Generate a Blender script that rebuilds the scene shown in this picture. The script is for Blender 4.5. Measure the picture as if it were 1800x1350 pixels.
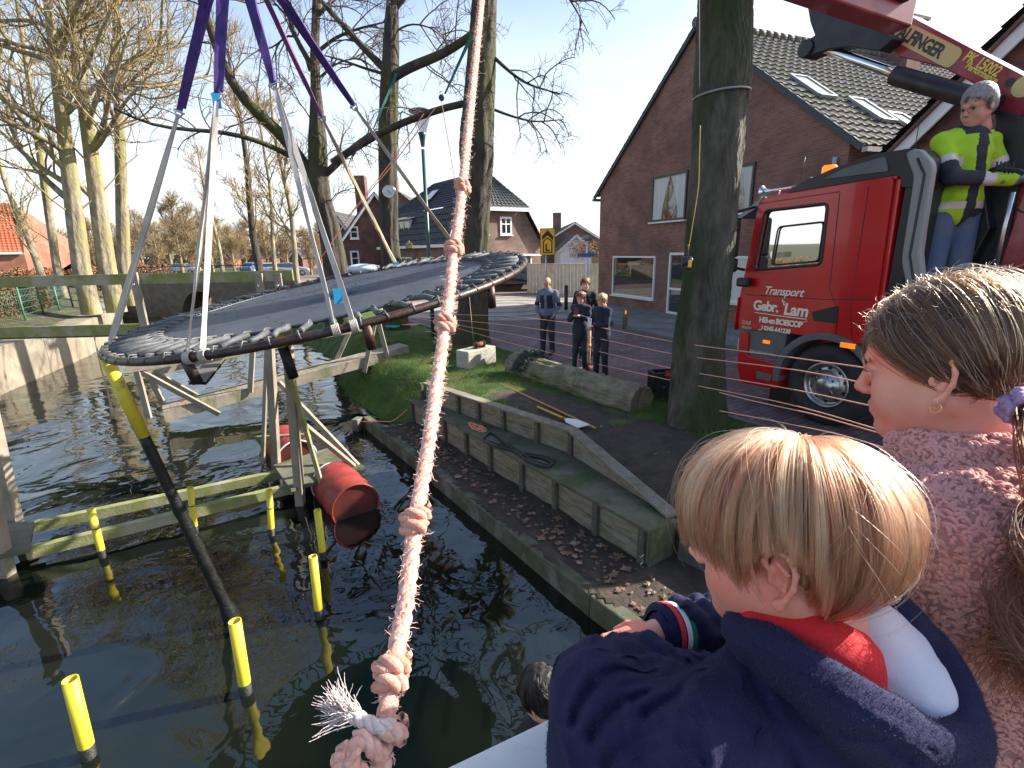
import bpy, bmesh, math, random
import numpy as np
from mathutils import Vector, Matrix, Quaternion
for _o in list(bpy.data.objects): bpy.data.objects.remove(_o)
S = bpy.context.scene; COL = S.collection
# ---------------------------------------------------------------- camera
FPX, PITCH, ROLL, CAMH = 870.0, math.radians(15.15), math.radians(1.3), 2.3
_R0 = Vector((1, 0, 0)); _F0 = Vector((0, math.cos(PITCH), -math.sin(PITCH))); _U0 = Vector((0, math.sin(PITCH), math.cos(PITCH)))
_CR = _R0 * math.cos(ROLL) - _U0 * math.sin(ROLL); _CU = _U0 * math.cos(ROLL) + _R0 * math.sin(ROLL)
cd = bpy.data.cameras.new("camera"); cam = bpy.data.objects.new("camera", cd); COL.objects.link(cam)
cd.sensor_width = 36; cd.lens = FPX / 1800 * 36; cd.clip_start = 0.02; cd.clip_end = 3000
_m = Matrix((_CR, _CU, -_F0)).transposed().to_4x4(); _m.translation = (0, 0, CAMH); cam.matrix_world = _m
S.camera = cam
# ---------------------------------------------------------------- light
SUN_AZ, SUN_EL = math.radians(74), math.radians(32)      # azimuth to the right of +Y
W = bpy.data.worlds.new("World"); S.world = W; W.use_nodes = True
_n = W.node_tree.nodes; _l = W.node_tree.links
_sky = _n.new("ShaderNodeTexSky"); _sky.sky_type = 'NISHITA'; _sky.sun_disc = False
_sky.sun_elevation = SUN_EL; _sky.sun_rotation = SUN_AZ; _sky.dust_density = 1.6; _sky.air_density = 1.0; _sky.ozone_density = 1.0
_bg = _n.get("Background"); _bg.inputs[1].default_value = 0.11; 
_tc = _n.new("ShaderNodeTexCoord"); _sx = _n.new("ShaderNodeSeparateXYZ"); _l.new(_tc.outputs["Generated"], _sx.inputs[0])   # thin bright veil of high cloud, thicker to the horizon
_vm = _n.new("ShaderNodeMapRange"); _vm.inputs[1].default_value = 0.0; _vm.inputs[2].default_value = 0.52; _vm.inputs[3].default_value = 0.80; _vm.inputs[4].default_value = -0.12; _l.new(_sx.outputs[2], _vm.inputs[0])
_vn = _n.new("ShaderNodeTexNoise"); _vn.inputs["Scale"].default_value = 2.2; _vn.inputs["Detail"].default_value = 5; _vn.inputs["Distortion"].default_value = .8; _vp = _n.new("ShaderNodeMapping"); _vp.inputs["Scale"].default_value = (1, 1, 2.5); _l.new(_tc.outputs["Generated"], _vp.inputs[0]); _l.new(_vp.outputs[0], _vn.inputs["Vector"])
_va = _n.new("ShaderNodeMath"); _va.operation = 'MULTIPLY_ADD'; _va.inputs[1].default_value = 0.7; _va.inputs[2].default_value = -0.33; _l.new(_vn.outputs[0], _va.inputs[0]); _vb = _n.new("ShaderNodeMath"); _vb.operation = 'ADD'; _vb.use_clamp = True; _l.new(_vm.outputs[0], _vb.inputs[0]); _l.new(_va.outputs[0], _vb.inputs[1])
_vx = _n.new("ShaderNodeMix"); _vx.data_type = 'RGBA'; _l.new(_vb.outputs[0], _vx.inputs[0]); _l.new(_sky.outputs[0], _vx.inputs[6]); _vx.inputs[7].default_value = (4.6, 4.65, 4.7, 1); _l.new(_vx.outputs[2], _bg.inputs[0])
sd = bpy.data.lights.new("sun", 'SUN'); sun = bpy.data.objects.new("sun", sd); COL.objects.link(sun)
sd.energy = 5.0; sd.angle = math.radians(0.53); sd.color = (1.0, 0.93, 0.82)
_sv = Vector((math.sin(SUN_AZ) * math.cos(SUN_EL), math.cos(SUN_AZ) * math.cos(SUN_EL), math.sin(SUN_EL)))
sun.rotation_euler = _sv.to_track_quat('Z', 'Y').to_euler()
S.view_settings.view_transform = 'Standard'; S.view_settings.look = 'None'; S.view_settings.gamma = 1.0
S.view_settings.exposure = 1.42
S.view_settings.use_curve_mapping = False
S.cycles.use_denoising = True; S.cycles.max_bounces = 8; S.cycles.diffuse_bounces = 3; S.cycles.glossy_bounces = 4
S.cycles.transparent_max_bounces = 12; S.cycles.sample_clamp_indirect = 8.0
# ---------------------------------------------------------------- helpers
PI = math.pi; R = math.radians
def V(*a): return Vector(a[0]) if len(a) == 1 else Vector(a)
def ray(x, y): return _F0 + _CR * ((x - 900) / FPX) + _CU * ((675 - y) / FPX)
def pz(x, y, z=0.0):
    d = ray(x, y); t = (z - CAMH) / d.z; return Vector((d.x * t, d.y * t, z))
def py(x, y, Y):
    d = ray(x, y); t = Y / d.y; return Vector((d.x * t, Y, CAMH + d.z * t))
def tag(o, label=None, cat=None, group=None, kind=None):
    if label: o["label"] = label
    if cat: o["category"] = cat
    if group: o["group"] = group
    if kind: o["kind"] = kind
    return o
def wloc(o):
    p = Vector((0, 0, 0))
    while o: p += o.location; o = o.parent
    return p
def thing(name, loc, label, cat, group=None, kind=None):
    o = bpy.data.objects.new(name, None); COL.objects.link(o); o.location = loc; o.empty_display_size = 0.1
    return tag(o, label, cat, group, kind)
def link(name, me, mats, parent=None):
    o = bpy.data.objects.new(name, me); COL.objects.link(o)
    for m in (mats if isinstance(mats, (list, tuple)) else [mats]): me.materials.append(m)
    if parent: o.parent = parent
    return o
def copy_tree(o, parent=None):
    c = o.copy(); COL.objects.link(c); c.parent = parent
    for ch in list(o.children): copy_tree(ch, c)
    return c
def basis(d, up=(0, 0, 1)):
    d = Vector(d).normalized(); up = Vector(up)
    if abs(d.dot(up.normalized())) > 0.98: up = Vector((1, 0, 0))
    s = d.cross(up).normalized(); u = s.cross(d).normalized(); return d, s, u
class MB:
    def __init__(s): s.v = []; s.f = []; s.m = []; s.sm = []; s.cur = 0
    def add(s, vs, fs, smooth=False):
        b = len(s.v); s.v.extend([tuple(p) for p in vs])
        for f in fs: s.f.append([i + b for i in f]); s.m.append(s.cur); s.sm.append(smooth)
        return s
    def box(s, c, size, rz=0.0, M=None):
        x, y, z = [k / 2 for k in size]; vs = [Vector((a * x, b * y, e * z)) for a in (-1, 1) for b in (-1, 1) for e in (-1, 1)]
        if M is None: M = Matrix.Rotation(rz, 3, 'Z')
        vs = [M @ p + Vector(c) for p in vs]
        return s.add(vs, [(0, 1, 3, 2), (4, 6, 7, 5), (0, 4, 5, 1), (2, 3, 7, 6), (0, 2, 6, 4), (1, 5, 7, 3)])
    def bbox(s, a, b): # axis-aligned by corners
        a = Vector(a); b = Vector(b); return s.box((a + b) / 2, [abs(k) for k in (b - a)])
    def beam(s, p, q, w, h, up=(0, 0, 1)): # w sideways, h along up
        p = Vector(p); q = Vector(q); d, sd_, u = basis(q - p, up)
        vs = [e + sd_ * (a * w / 2) + u * (b * h / 2) for e in (p, q) for a, b in ((-1, -1), (1, -1), (1, 1), (-1, 1))]
        return s.add(vs, [(3, 2, 1, 0), (4, 5, 6, 7), (0, 1, 5, 4), (1, 2, 6, 5), (2, 3, 7, 6), (3, 0, 4, 7)])
    def tube(s, pts, r, n=8, caps=True, closed=False, smooth=True):
        pts = [Vector(p) for p in pts]; k = len(pts); rr = r if isinstance(r, (list, tuple)) else [r] * k
        vs = []; u = None
        for i, p in enumerate(pts):
            if closed: d = pts[(i + 1) % k] - pts[i - 1]
            else: d = pts[min(i + 1, k - 1)] - pts[max(i - 1, 0)]
            d = d.normalized() if d.length > 1e-9 else Vector((0, 0, 1))
            if u is None: _, _, u = basis(d)
            u = (u - d * u.dot(d)); u = u.normalized() if u.length > 1e-6 else basis(d)[2]
            w = d.cross(u)
            for j in range(n):
                a = 2 * PI * j / n; vs.append(p + (u * math.cos(a) + w * math.sin(a)) * rr[i])
        fs = []
        for i in range(k if closed else k - 1):
            i2 = (i + 1) % k
            for j in range(n):
                j2 = (j + 1) % n; fs.append((i * n + j, i * n + j2, i2 * n + j2, i2 * n + j))
        b = len(s.v); s.add(vs, fs, smooth)
        if caps and not closed:
            s.f.append([b + j for j in range(n)][::-1]); s.m.append(s.cur); s.sm.append(False)
            s.f.append([b + (k - 1) * n + j for j in range(n)]); s.m.append(s.cur); s.sm.append(False)
        return s
    def cyl(s, p, q, r, n=16, r2=None): return s.tube([p, q], [r, r if r2 is None else r2], n)
    def lathe(s, prof, c, axis=(0, 0, 1), n=24, smooth=True):
        d, a, b = basis(axis); c = Vector(c); vs = []
        for (r, h) in prof:
            for j in range(n):
                t = 2 * PI * j / n; vs.append(c + d * h + (a * math.cos(t) + b * math.sin(t)) * max(r, 1e-4))
        fs = [(i * n + j, i * n + (j + 1) % n, (i + 1) * n + (j + 1) % n, (i + 1) * n + j) for i in range(len(prof) - 1) for j in range(n)]
        return s.add(vs, fs, smooth)
    def prism(s, poly, off): # poly: 3d points (planar), extruded by vector off
        off = Vector(off); a = [Vector(p) for p in poly]; n = len(a)
        return s.add(a + [p + off for p in a], [tuple(range(n))[::-1], tuple(range(n, 2 * n))] + [(i, (i + 1) % n, (i + 1) % n + n, i + n) for i in range(n)])
    def build(s, name, mat, parent=None, label=None, cat=None, group=None, kind=None, bevel=0.0, seg=2, norm=True):
        P = wloc(parent) if parent else None
        v = np.array(s.v, dtype=np.float64).reshape(-1, 3)
        if P is None: P = Vector(((v[:, 0].min() + v[:, 0].max()) / 2, (v[:, 1].min() + v[:, 1].max()) / 2, v[:, 2].min()))
        v = v - np.array(P)
        me = bpy.data.meshes.new(name); me.from_pydata(v.tolist(), [], s.f)
        me.polygons.foreach_set("material_index", s.m); me.polygons.foreach_set("use_smooth", s.sm); me.update()
        if norm:
            bm = bmesh.new(); bm.from_mesh(me); bmesh.ops.recalc_face_normals(bm, faces=bm.faces); bm.to_mesh(me); bm.free()
        uvbox(me)
        o = link(name, me, mat, parent)
        if parent is None: o.location = P
        if bevel:
            md = o.modifiers.new("bevel", 'BEVEL'); md.width = bevel; md.segments = seg; md.limit_method = 'ANGLE'; md.angle_limit = R(40)
        return tag(o, label, cat, group, kind)
def uvbox(me):
    uv = me.uv_layers.new(name="UVMap"); nl = len(me.loops)
    if nl == 0: return
    co = np.empty(len(me.vertices) * 3); me.vertices.foreach_get("co", co); co = co.reshape(-1, 3)
    vi = np.empty(nl, dtype=np.int32); me.loops.foreach_get("vertex_index", vi)
    nf = len(me.polygons); no = np.empty(nf * 3); me.polygons.foreach_get("normal", no); no = no.reshape(-1, 3)
    lt = np.empty(nf, dtype=np.int32); me.polygons.foreach_get("loop_total", lt)
    n = np.repeat(no, lt, axis=0); t = np.stack([-n[:, 1], n[:, 0], np.zeros(nl)], 1); ln = np.linalg.norm(t, axis=1)
    flat = ln < 0.3; t[flat] = (1, 0, 0); ln[flat] = 1; t /= ln[:, None]; b = np.cross(n, t); p = co[vi]
    u = (p * t).sum(1); w = (p * b).sum(1); uv.data.foreach_set("uv", np.stack([u, w], 1).ravel())
def npmesh(name, v, f, mat, parent=None, smooth=True, world=True, uv=False):
    v = np.asarray(v, dtype=np.float64)
    P = np.zeros(3)
    if parent and world: P = np.array(wloc(parent))
    if parent is None and world: P = np.array([(v[:, 0].min() + v[:, 0].max()) / 2, (v[:, 1].min() + v[:, 1].max()) / 2, v[:, 2].min()])
    me = bpy.data.meshes.new(name); f = np.asarray(f, dtype=np.int32); k = f.shape[1]
    me.vertices.add(len(v)); me.vertices.foreach_set("co", (v - P).ravel())
    me.loops.add(f.size); me.loops.foreach_set("vertex_index", f.ravel())
    me.polygons.add(len(f)); me.polygons.foreach_set("loop_start", np.arange(0, f.size, k, dtype=np.int32))
    me.polygons.foreach_set("loop_total", np.full(len(f), k, dtype=np.int32))
    me.polygons.foreach_set("use_smooth", np.full(len(f), smooth)); me.update(calc_edges=True); me.validate()
    if uv: uvbox(me)
    o = link(name, me, mat, parent)
    if parent is None and world: o.location = P
    return o
# ---- materials
def mat(name, c, rough=.6, c2=None, sc=4.0, bump=0.0, bsc=None, metal=0.0, spec=.5, dist=.01, sss=0.0, c3=None, sc3=1.0, t3=(.5, .62), coat=0, stretch=None, lo=.35, hi=.65, det=6, emit=0):
    m = bpy.data.materials.new(name); m.use_nodes = True; nt = m.node_tree; N = nt.nodes; L = nt.links
    b = N["Principled BSDF"]; b.inputs["Roughness"].default_value = rough; b.inputs["Metallic"].default_value = metal
    b.inputs["Specular IOR Level"].default_value = spec; b.inputs["Base Color"].default_value = (*c, 1)
    if coat: b.inputs["Coat Weight"].default_value = coat; b.inputs["Coat Roughness"].default_value = .05
    if sss: b.inputs["Subsurface Weight"].default_value = sss; b.inputs["Subsurface Radius"].default_value = (.012, .004, .002); b.inputs["Subsurface Scale"].default_value = 1.0
    if emit: b.inputs["Emission Color"].default_value = (*c, 1); b.inputs["Emission Strength"].default_value = emit
    tc = N.new("ShaderNodeTexCoord"); co = tc.outputs["Object"]
    if stretch:
        mp = N.new("ShaderNodeMapping"); mp.inputs["Scale"].default_value = stretch; L.new(co, mp.inputs[0]); co = mp.outputs[0]
    m["_"] = 1
    def noise(s, d=det):
        n = N.new("ShaderNodeTexNoise"); n.inputs["Scale"].default_value = s; n.inputs["Detail"].default_value = d; n.inputs["Roughness"].default_value = .6; L.new(co, n.inputs["Vector"]); return n
    def ramp(src, a, bb, ca, cb):
        r = N.new("ShaderNodeValToRGB"); r.color_ramp.elements[0].position = a; r.color_ramp.elements[1].position = bb
        r.color_ramp.elements[0].color = (*ca, 1); r.color_ramp.elements[1].color = (*cb, 1); L.new(src, r.inputs[0]); return r
    out = None
    if c2 is not None:
        n1 = noise(sc); r1 = ramp(n1.outputs[0], lo, hi, c, c2); out = r1.outputs[0]
    if c3 is not None:
        n3 = noise(sc3); r3 = ramp(n3.outputs[0], t3[0], t3[1], (0, 0, 0), (1, 1, 1)); mx = N.new("ShaderNodeMix"); mx.data_type = 'RGBA'
        L.new(r3.outputs[0], mx.inputs[0])
        if out: L.new(out, mx.inputs[6])
        else: mx.inputs[6].default_value = (*c, 1)
        mx.inputs[7].default_value = (*c3, 1); out = mx.outputs[2]
    if out: L.new(out, b.inputs["Base Color"])
    if bump:
        nb = noise(bsc or sc * 3); bp = N.new("ShaderNodeBump"); bp.inputs["Strength"].default_value = bump; bp.inputs["Distance"].default_value = dist
        L.new(nb.outputs[0], bp.inputs["Height"]); L.new(bp.outputs[0], b.inputs["Normal"])
    return m
def brick(name, c1, c2, mortar, w=.21, h=.062, ms=.012, off=.5, rough=.85, dirt=None, bumpd=.006, freq=2, rot=0, herring=False):
    m = bpy.data.materials.new(name); m.use_nodes = True; nt = m.node_tree; N = nt.nodes; L = nt.links; b = N["Principled BSDF"]
    b.inputs["Roughness"].default_value = rough; b.inputs["Specular IOR Level"].default_value = .3
    tc = N.new("ShaderNodeTexCoord"); mp = N.new("ShaderNodeMapping"); mp.inputs["Rotation"].default_value = (0, 0, rot); L.new(tc.outputs["UV"], mp.inputs[0])
    t = N.new("ShaderNodeTexBrick"); L.new(mp.outputs[0], t.inputs["Vector"]); t.inputs["Scale"].default_value = 1; t.inputs["Brick Width"].default_value = w
    t.inputs["Row Height"].default_value = h; t.inputs["Mortar Size"].default_value = ms / 2; t.offset = off; t.offset_frequency = freq
    t.inputs["Color1"].default_value = (*c1, 1); t.inputs["Color2"].default_value = (*c2, 1); t.inputs["Mortar"].default_value = (*mortar, 1); t.inputs["Bias"].default_value = -.1
    n = N.new("ShaderNodeTexNoise"); n.inputs["Scale"].default_value = 1.2; n.inputs["Detail"].default_value = 8; L.new(tc.outputs["Object"], n.inputs["Vector"])
    mr = N.new("ShaderNodeMapRange"); mr.inputs[1].default_value = .3; mr.inputs[2].default_value = .7; mr.inputs[3].default_value = .7; mr.inputs[4].default_value = 1.3; L.new(n.outputs[0], mr.inputs[0])
    mx = N.new("ShaderNodeMix"); mx.data_type = 'RGBA'; mx.blend_type = 'MULTIPLY'; mx.inputs[0].default_value = 1; L.new(t.outputs[0], mx.inputs[6]); L.new(mr.outputs[0], mx.inputs[7]); o = mx.outputs[2]
    if dirt:
        n2 = N.new("ShaderNodeTexNoise"); n2.inputs["Scale"].default_value = .5; n2.inputs["Detail"].default_value = 10; L.new(tc.outputs["Object"], n2.inputs["Vector"])
        r = N.new("ShaderNodeMapRange"); r.inputs[1].default_value = .45; r.inputs[2].default_value = .75; r.inputs[4].default_value = .7; L.new(n2.outputs[0], r.inputs[0])
        m2 = N.new("ShaderNodeMix"); m2.data_type = 'RGBA'; L.new(r.outputs[0], m2.inputs[0]); L.new(o, m2.inputs[6]); m2.inputs[7].default_value = (*dirt, 1); o = m2.outputs[2]
    L.new(o, b.inputs["Base Color"])
    bp = N.new("ShaderNodeBump"); bp.inputs["Distance"].default_value = bumpd; bp.inputs["Strength"].default_value = .7; bp.invert = True
    L.new(t.outputs["Fac"], bp.inputs["Height"]); L.new(bp.outputs[0], b.inputs["Normal"]); return m
def glassmat(name, c=(.02, .025, .03), rough=.03, trans=0.0):
    m = mat(name, c, rough, spec=.9); b = m.node_tree.nodes["Principled BSDF"]; b.inputs["IOR"].default_value = 1.7
    if trans: b.inputs["Transmission Weight"].default_value = trans
    return m
def hairmat(name, c, c2=None, rough=.3, melanin=None, red=.3):
    m = bpy.data.materials.new(name); m.use_nodes = True; nt = m.node_tree; N = nt.nodes; L = nt.links; N.remove(N["Principled BSDF"])
    h = N.new("ShaderNodeBsdfHairPrincipled"); h.parametrization = 'COLOR'; h.inputs["Color"].default_value = (*c, 1); h.inputs["Roughness"].default_value = rough; h.inputs["Radial Roughness"].default_value = .4
    if c2:
        hi = N.new("ShaderNodeHairInfo"); mx = N.new("ShaderNodeMix"); mx.data_type = 'RGBA'; L.new(hi.outputs["Random"], mx.inputs[0]); mx.inputs[6].default_value = (*c, 1); mx.inputs[7].default_value = (*c2, 1); L.new(mx.outputs[2], h.inputs["Color"])
    L.new(h.outputs[0], N["Material Output"].inputs[0]); return m
def hairobj(name, curves, radii, material, parent=None, label=None, cat=None, kind=None, group=None):
    # curves: list of (k,3) arrays or one (n,k,3) array (world coords); radii: root radius, tip radius
    P = np.array(wloc(parent)) if parent else np.zeros(3)
    sizes = [len(c) for c in curves]; hc = bpy.data.hair_curves.new(name); hc.add_curves(sizes)
    pts = np.concatenate([np.asarray(c, dtype=np.float32).reshape(-1, 3) for c in curves]) - P
    hc.attributes["position"].data.foreach_set("vector", pts.astype(np.float32).ravel()) if "position" in hc.attributes else None
    ra = hc.attributes.get("radius") or hc.attributes.new("radius", 'FLOAT', 'POINT')
    rr = np.concatenate([np.linspace(radii[0], radii[1], k) for k in sizes]) if not callable(radii) else radii(sizes)
    ra.data.foreach_set("value", rr.astype(np.float32))
    o = bpy.data.objects.new(name, hc); COL.objects.link(o); hc.materials.append(material)
    if parent: o.parent = parent
    return tag(o, label, cat, group, kind)
# ---- signed-distance modelling -> surface nets
def sdf_mesh(prims, res, pad=.03):
    """prims: dicts  {t:'e' ellipsoid c,r,[M]} {t:'c' round cone a,b,ra,rb}  op '+'/'-'  k smooth radius"""
    lo = np.full(3, 1e9); hi = -lo
    bbs = []
    for p in prims:
        if p['t'] == 'e': rm = max(p['r']); a = np.array(p['c']) - rm; b = np.array(p['c']) + rm
        else:
            A = np.array(p['a']); B = np.array(p['b']); a = np.minimum(A - p['ra'], B - p['rb']); b = np.maximum(A + p['ra'], B + p['rb'])
        bbs.append((a, b))
        if p.get('op', '+') == '+': lo = np.minimum(lo, a); hi = np.maximum(hi, b)
    lo = lo - pad; hi = hi + pad; n = np.ceil((hi - lo) / res).astype(int) + 1
    D = np.full(n, .2, dtype=np.float32)
    ax = [lo[i] + np.arange(n[i]) * res for i in range(3)]
    for p, (a, b) in zip(prims, bbs):
        k = p.get('k', .01); mg = k + 2.5 * res
        i0 = np.maximum(((a - mg - lo) / res).astype(int), 0); i1 = np.minimum(np.ceil((b + mg - lo) / res).astype(int) + 1, n)
        if (i1 <= i0).any(): continue
        sl = tuple(slice(i0[j], i1[j]) for j in range(3))
        X = np.stack(np.meshgrid(*[ax[j][sl[j]] for j in range(3)], indexing='ij'), -1)
        if p['t'] == 'e':
            q = X - np.array(p['c'])
            if 'M' in p: q = q @ np.array(p['M'])   # columns = local axes
            r = np.array(p['r']); k0 = np.linalg.norm(q / r, axis=-1); k1 = np.linalg.norm(q / (r * r), axis=-1) + 1e-9; d = k0 * (k0 - 1) / k1
        else:
            A = np.array(p['a']); B = np.array(p['b']); ab = B - A; h = np.clip(((X - A) @ ab) / (ab @ ab + 1e-12), 0, 1)
            d = np.linalg.norm(X - (A + h[..., None] * ab), axis=-1) - (p['ra'] + (p['rb'] - p['ra']) * h)
        e = D[sl]
        if p.get('op', '+') == '+':
            hh = np.maximum(k - np.abs(e - d), 0) / max(k, 1e-6); D[sl] = np.minimum(e, d) - hh * hh * k * .25
        else:
            d = -d; hh = np.maximum(k - np.abs(e - d), 0) / max(k, 1e-6); D[sl] = np.maximum(e, d) + hh * hh * k * .25
    return nets(D, lo, res)
def nets(D, lo, res):
    s = D < 0; n = np.array(D.shape)
    c = np.zeros(n - 1, dtype=np.int8)
    for dx in (0, 1):
        for dy in (0, 1):
            for dz in (0, 1): c += s[dx:n[0] - 1 + dx, dy:n[1] - 1 + dy, dz:n[2] - 1 + dz]
    act = (c > 0) & (c < 8); idx = np.argwhere(act); num = np.full(n - 1, -1, dtype=np.int64); num[act] = np.arange(len(idx))
    acc = np.zeros((len(idx), 3)); cnt = np.zeros(len(idx))
    cor = [(a, b, d) for a in (0, 1) for b in (0, 1) for d in (0, 1)]
    for i, a in enumerate(cor):
        for b in cor[i + 1:]:
            if sum(abs(x - y) for x, y in zip(a, b)) != 1: continue
            va = D[tuple((idx + a).T)]; vb = D[tuple((idx + b).T)]; cr = (va < 0) != (vb < 0)
            t = np.where(cr, va / (va - vb + 1e-12), 0)[:, None]; p = idx + np.array(a) + (np.array(b) - np.array(a)) * t
            acc[cr] += p[cr]; cnt[cr] += 1
    v = lo + (acc / cnt[:, None]) * res; fs = []
    for axis in range(3):
        o1, o2 = [i for i in range(3) if i != axis]
        sl0 = [slice(None)] * 3; sl1 = [slice(None)] * 3; sl0[axis] = slice(0, n[axis] - 1); sl1[axis] = slice(1, n[axis])
        ch = s[tuple(sl0)] != s[tuple(sl1)]
        e = np.argwhere(ch); ok = (e[:, o1] > 0) & (e[:, o2] > 0) & (e[:, o1] < n[o1] - 1) & (e[:, o2] < n[o2] - 1); e = e[ok]
        ins = s[tuple(e.T)]
        def cell(d1, d2):
            q = e.copy(); q[:, o1] += d1; q[:, o2] += d2; return num[tuple(q.T)]
        q = np.stack([cell(-1, -1), cell(0, -1), cell(0, 0), cell(-1, 0)], 1)
        flip = ins if axis != 1 else ~ins
        q[~flip] = q[~flip][:, ::-1]; fs.append(q)
    return v, np.concatenate(fs)
def E_(c, r, k=.01, op='+', M=None):
    d = dict(t='e', c=tuple(c), r=tuple(r), k=k, op=op)
    if M is not None: d['M'] = M
    return d
def C_(a, b, ra, rb=None, k=.01, op='+'): return dict(t='c', a=tuple(a), b=tuple(b), ra=ra, rb=ra if rb is None else rb, k=k, op=op)
def text(name, s, size, ext, mt, parent, origin, xdir, ydir, shear=0, bold=0, font=None, align='LEFT', spacing=1.0, xs=1.0):
    cu = bpy.data.curves.new(name, 'FONT'); cu.body = s; cu.size = size; cu.extrude = ext; cu.shear = shear; cu.offset = bold; cu.align_x = align; cu.space_character = spacing; cu.resolution_u = 3
    o = bpy.data.objects.new(name, cu); dg = None; COL.objects.link(o)
    me = bpy.data.meshes.new_from_object(o.evaluated_get(bpy.context.evaluated_depsgraph_get())); bpy.data.objects.remove(o)
    x = Vector(xdir).normalized(); y = Vector(ydir).normalized(); z = x.cross(y); Mx = Matrix((x, y, z)).transposed().to_4x4(); Mx.translation = Vector(origin) - (wloc(parent) if parent else Vector())
    me.transform(Matrix.Diagonal((xs, 1, 1, 1))); me.transform(Mx); me.materials.clear(); o = link(name, me, mt, parent); return o
rnd = random.Random(7)
# ================================================================ SETTING
def pv(x, y, p0, d):
    """point where the sight line (x,y) meets the vertical plane through p0 along d"""
    r = ray(x, y); n = Vector((d[1], -d[0], 0)); t = (Vector(p0) - Vector((0, 0, CAMH))).dot(n) / r.dot(n)
    return Vector((0, 0, CAMH)) + r * t
def lerp(a, b, t): return a + (b - a) * t
WZ = -0.8
redge = [(-70, 90), (-34, 52), (-17, 30), (-5.9, 14.8), (-4.2, 10.7)] + [tuple(pz(x, y, WZ).xy) for x, y in ((640, 752), (757, 848), (1036, 1084))] + [(3.2, .2), (6.5, -4.5)]
ledge_ = [(-78, 84), (-42, 50), (-24, 31), (-16.3, 20.6), (-14.1, 16.3), (-12.3, 11.5), (-10.5, 5), (-9, -6)]
def sdist(P, line): # signed distance to polyline, + on the right-hand side (x growing)
    P = np.asarray(P); best = np.full(len(P), 1e9); sg = np.zeros(len(P))
    for a, b in zip(line[:-1], line[1:]):
        a = np.array(a, float); b = np.array(b, float); ab = b - a; t = np.clip(((P - a) @ ab) / (ab @ ab), 0, 1); q = P - (a + t[:, None] * ab); d = np.linalg.norm(q, axis=1)
        cr = -(ab[0] * q[:, 1] - ab[1] * q[:, 0]); up = d < best - 1e-9; best = np.where(up, d, best); sg = np.where(up, np.sign(-cr), sg)
    return best * sg
B0 = pz(722, 703, -.19); B1 = pz(1140, 930, -.19); C0 = pz(745, 672, .15); C1 = pz(1008, 757, .15); CE = pz(1180, 912, -.2)
bd = (B1 - B0).normalized(); bn = Vector((-bd.y, bd.x, 0))        # bn points away from the water
KN = [pz(745, 572), pz(850, 603), pz(1160, 700), pz(1290, 735)]      # near kerb of the street
kd = (KN[3] - KN[0]).normalized(); kerb_line = [tuple((KN[0] - kd * 60).xy), tuple(KN[0].xy), tuple(KN[1].xy), tuple(KN[2].xy), tuple(KN[3].xy), tuple((KN[3] + kd * 14).xy)]
FK = [pz(940, 556), pz(1010, 560), pz(1080, 573), pz(1190, 601), pz(1290, 613)]
def smooth(t): t = np.clip(t, 0, 1); return t * t * (3 - 2 * t)
nrng = np.random.default_rng(3)
_ph = nrng.uniform(0, 6.28, (12, 2)); _fr = nrng.uniform(.5, 3.5, (12, 2)) * nrng.choice([-1, 1], (12, 2))
def fnoise(x, y, s=1.0):
    z = 0
    for i in range(12): z = z + np.sin(x * _fr[i, 0] * s + _ph[i, 0] + 1.7 * np.sin(y * _fr[i, 1] * s + _ph[i, 1])) / 12 * 2
    return z
def ground_h(P):
    r = sdist(P, redge); l = sdist(P, ledge_); x, y = P[:, 0], P[:, 1]
    s = (P - np.array(B0.xy)) @ np.array(bd.xy); w = (P - np.array(B0.xy)) @ np.array(bn.xy)
    c0 = (P - np.array(C0.xy)); cd_ = np.array((C1 - C0).normalized().xy); cw = c0 @ np.array((-cd_[1], cd_[0]))
    z = np.full(len(P), -1.7)
    L = (B1 - B0).length
    bank = -1.0 + 1.0 * smooth(r / 1.5) + .04 * fnoise(x, y, 2.)
    flat = .0 + .11 * smooth((w + .2) / .6) * (1 - smooth((w - 1.6) / 1.2))
    ledge = -.58 + .02 * fnoise(x, y, 3)
    rl = [tuple((C0 - bd * 1.).xy), tuple(C0.xy), tuple(C1.xy), (CE.x, CE.y), tuple((Vector((CE.x, CE.y, 0)) + bd * 3).xy)]; cw = -sdist(P, rl[::-1]); sC = (np.array(C1.xy) - np.array(B0.xy)) @ np.array(bd.xy); sE = (np.array((CE.x, CE.y)) - np.array(B0.xy)) @ np.array(bd.xy); zc = .09 - .31 * np.clip((s - sC) / (sE - sC), 0, 1); back_ = zc + (flat - zc) * smooth(cw / 1.0); rev = np.where(cw > .09, back_, ledge)
    inrev = (s > -.05) & (s < L + .15)
    past = s >= L + .15
    pass
    zz = np.where(inrev, rev, np.where(past, np.where(w > .47, -.24 + .2 * smooth((w - .8) / 1.5), ledge), bank))
    led2 = (r > .06) & (r < .62) & (s > -1.2); zz = np.where(led2 & (s <= -.05), np.minimum(bank, ledge + .25 * smooth((-.05 - s) / 1.)), zz)
    z = np.where(r > 0, zz, z)
    k = sdist(P, kerb_line); z = np.where((k > -.05), -.04, z)
    lb = .28 + .45 * smooth((-l - .4) / 2.5) + .05 * fnoise(x, y, .8)
    z = np.where(l < -.45, lb, z)
    far = y > 60; z = np.where(far & (z > -1), z + .0, z)
    return z
def grid_axis(parts):
    out = [parts[0][0]]
    for a, b, st in parts: n = max(1, int(round((b - a) / st))); out += list(np.linspace(a, b, n + 1)[1:])
    return np.array(out)
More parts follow.
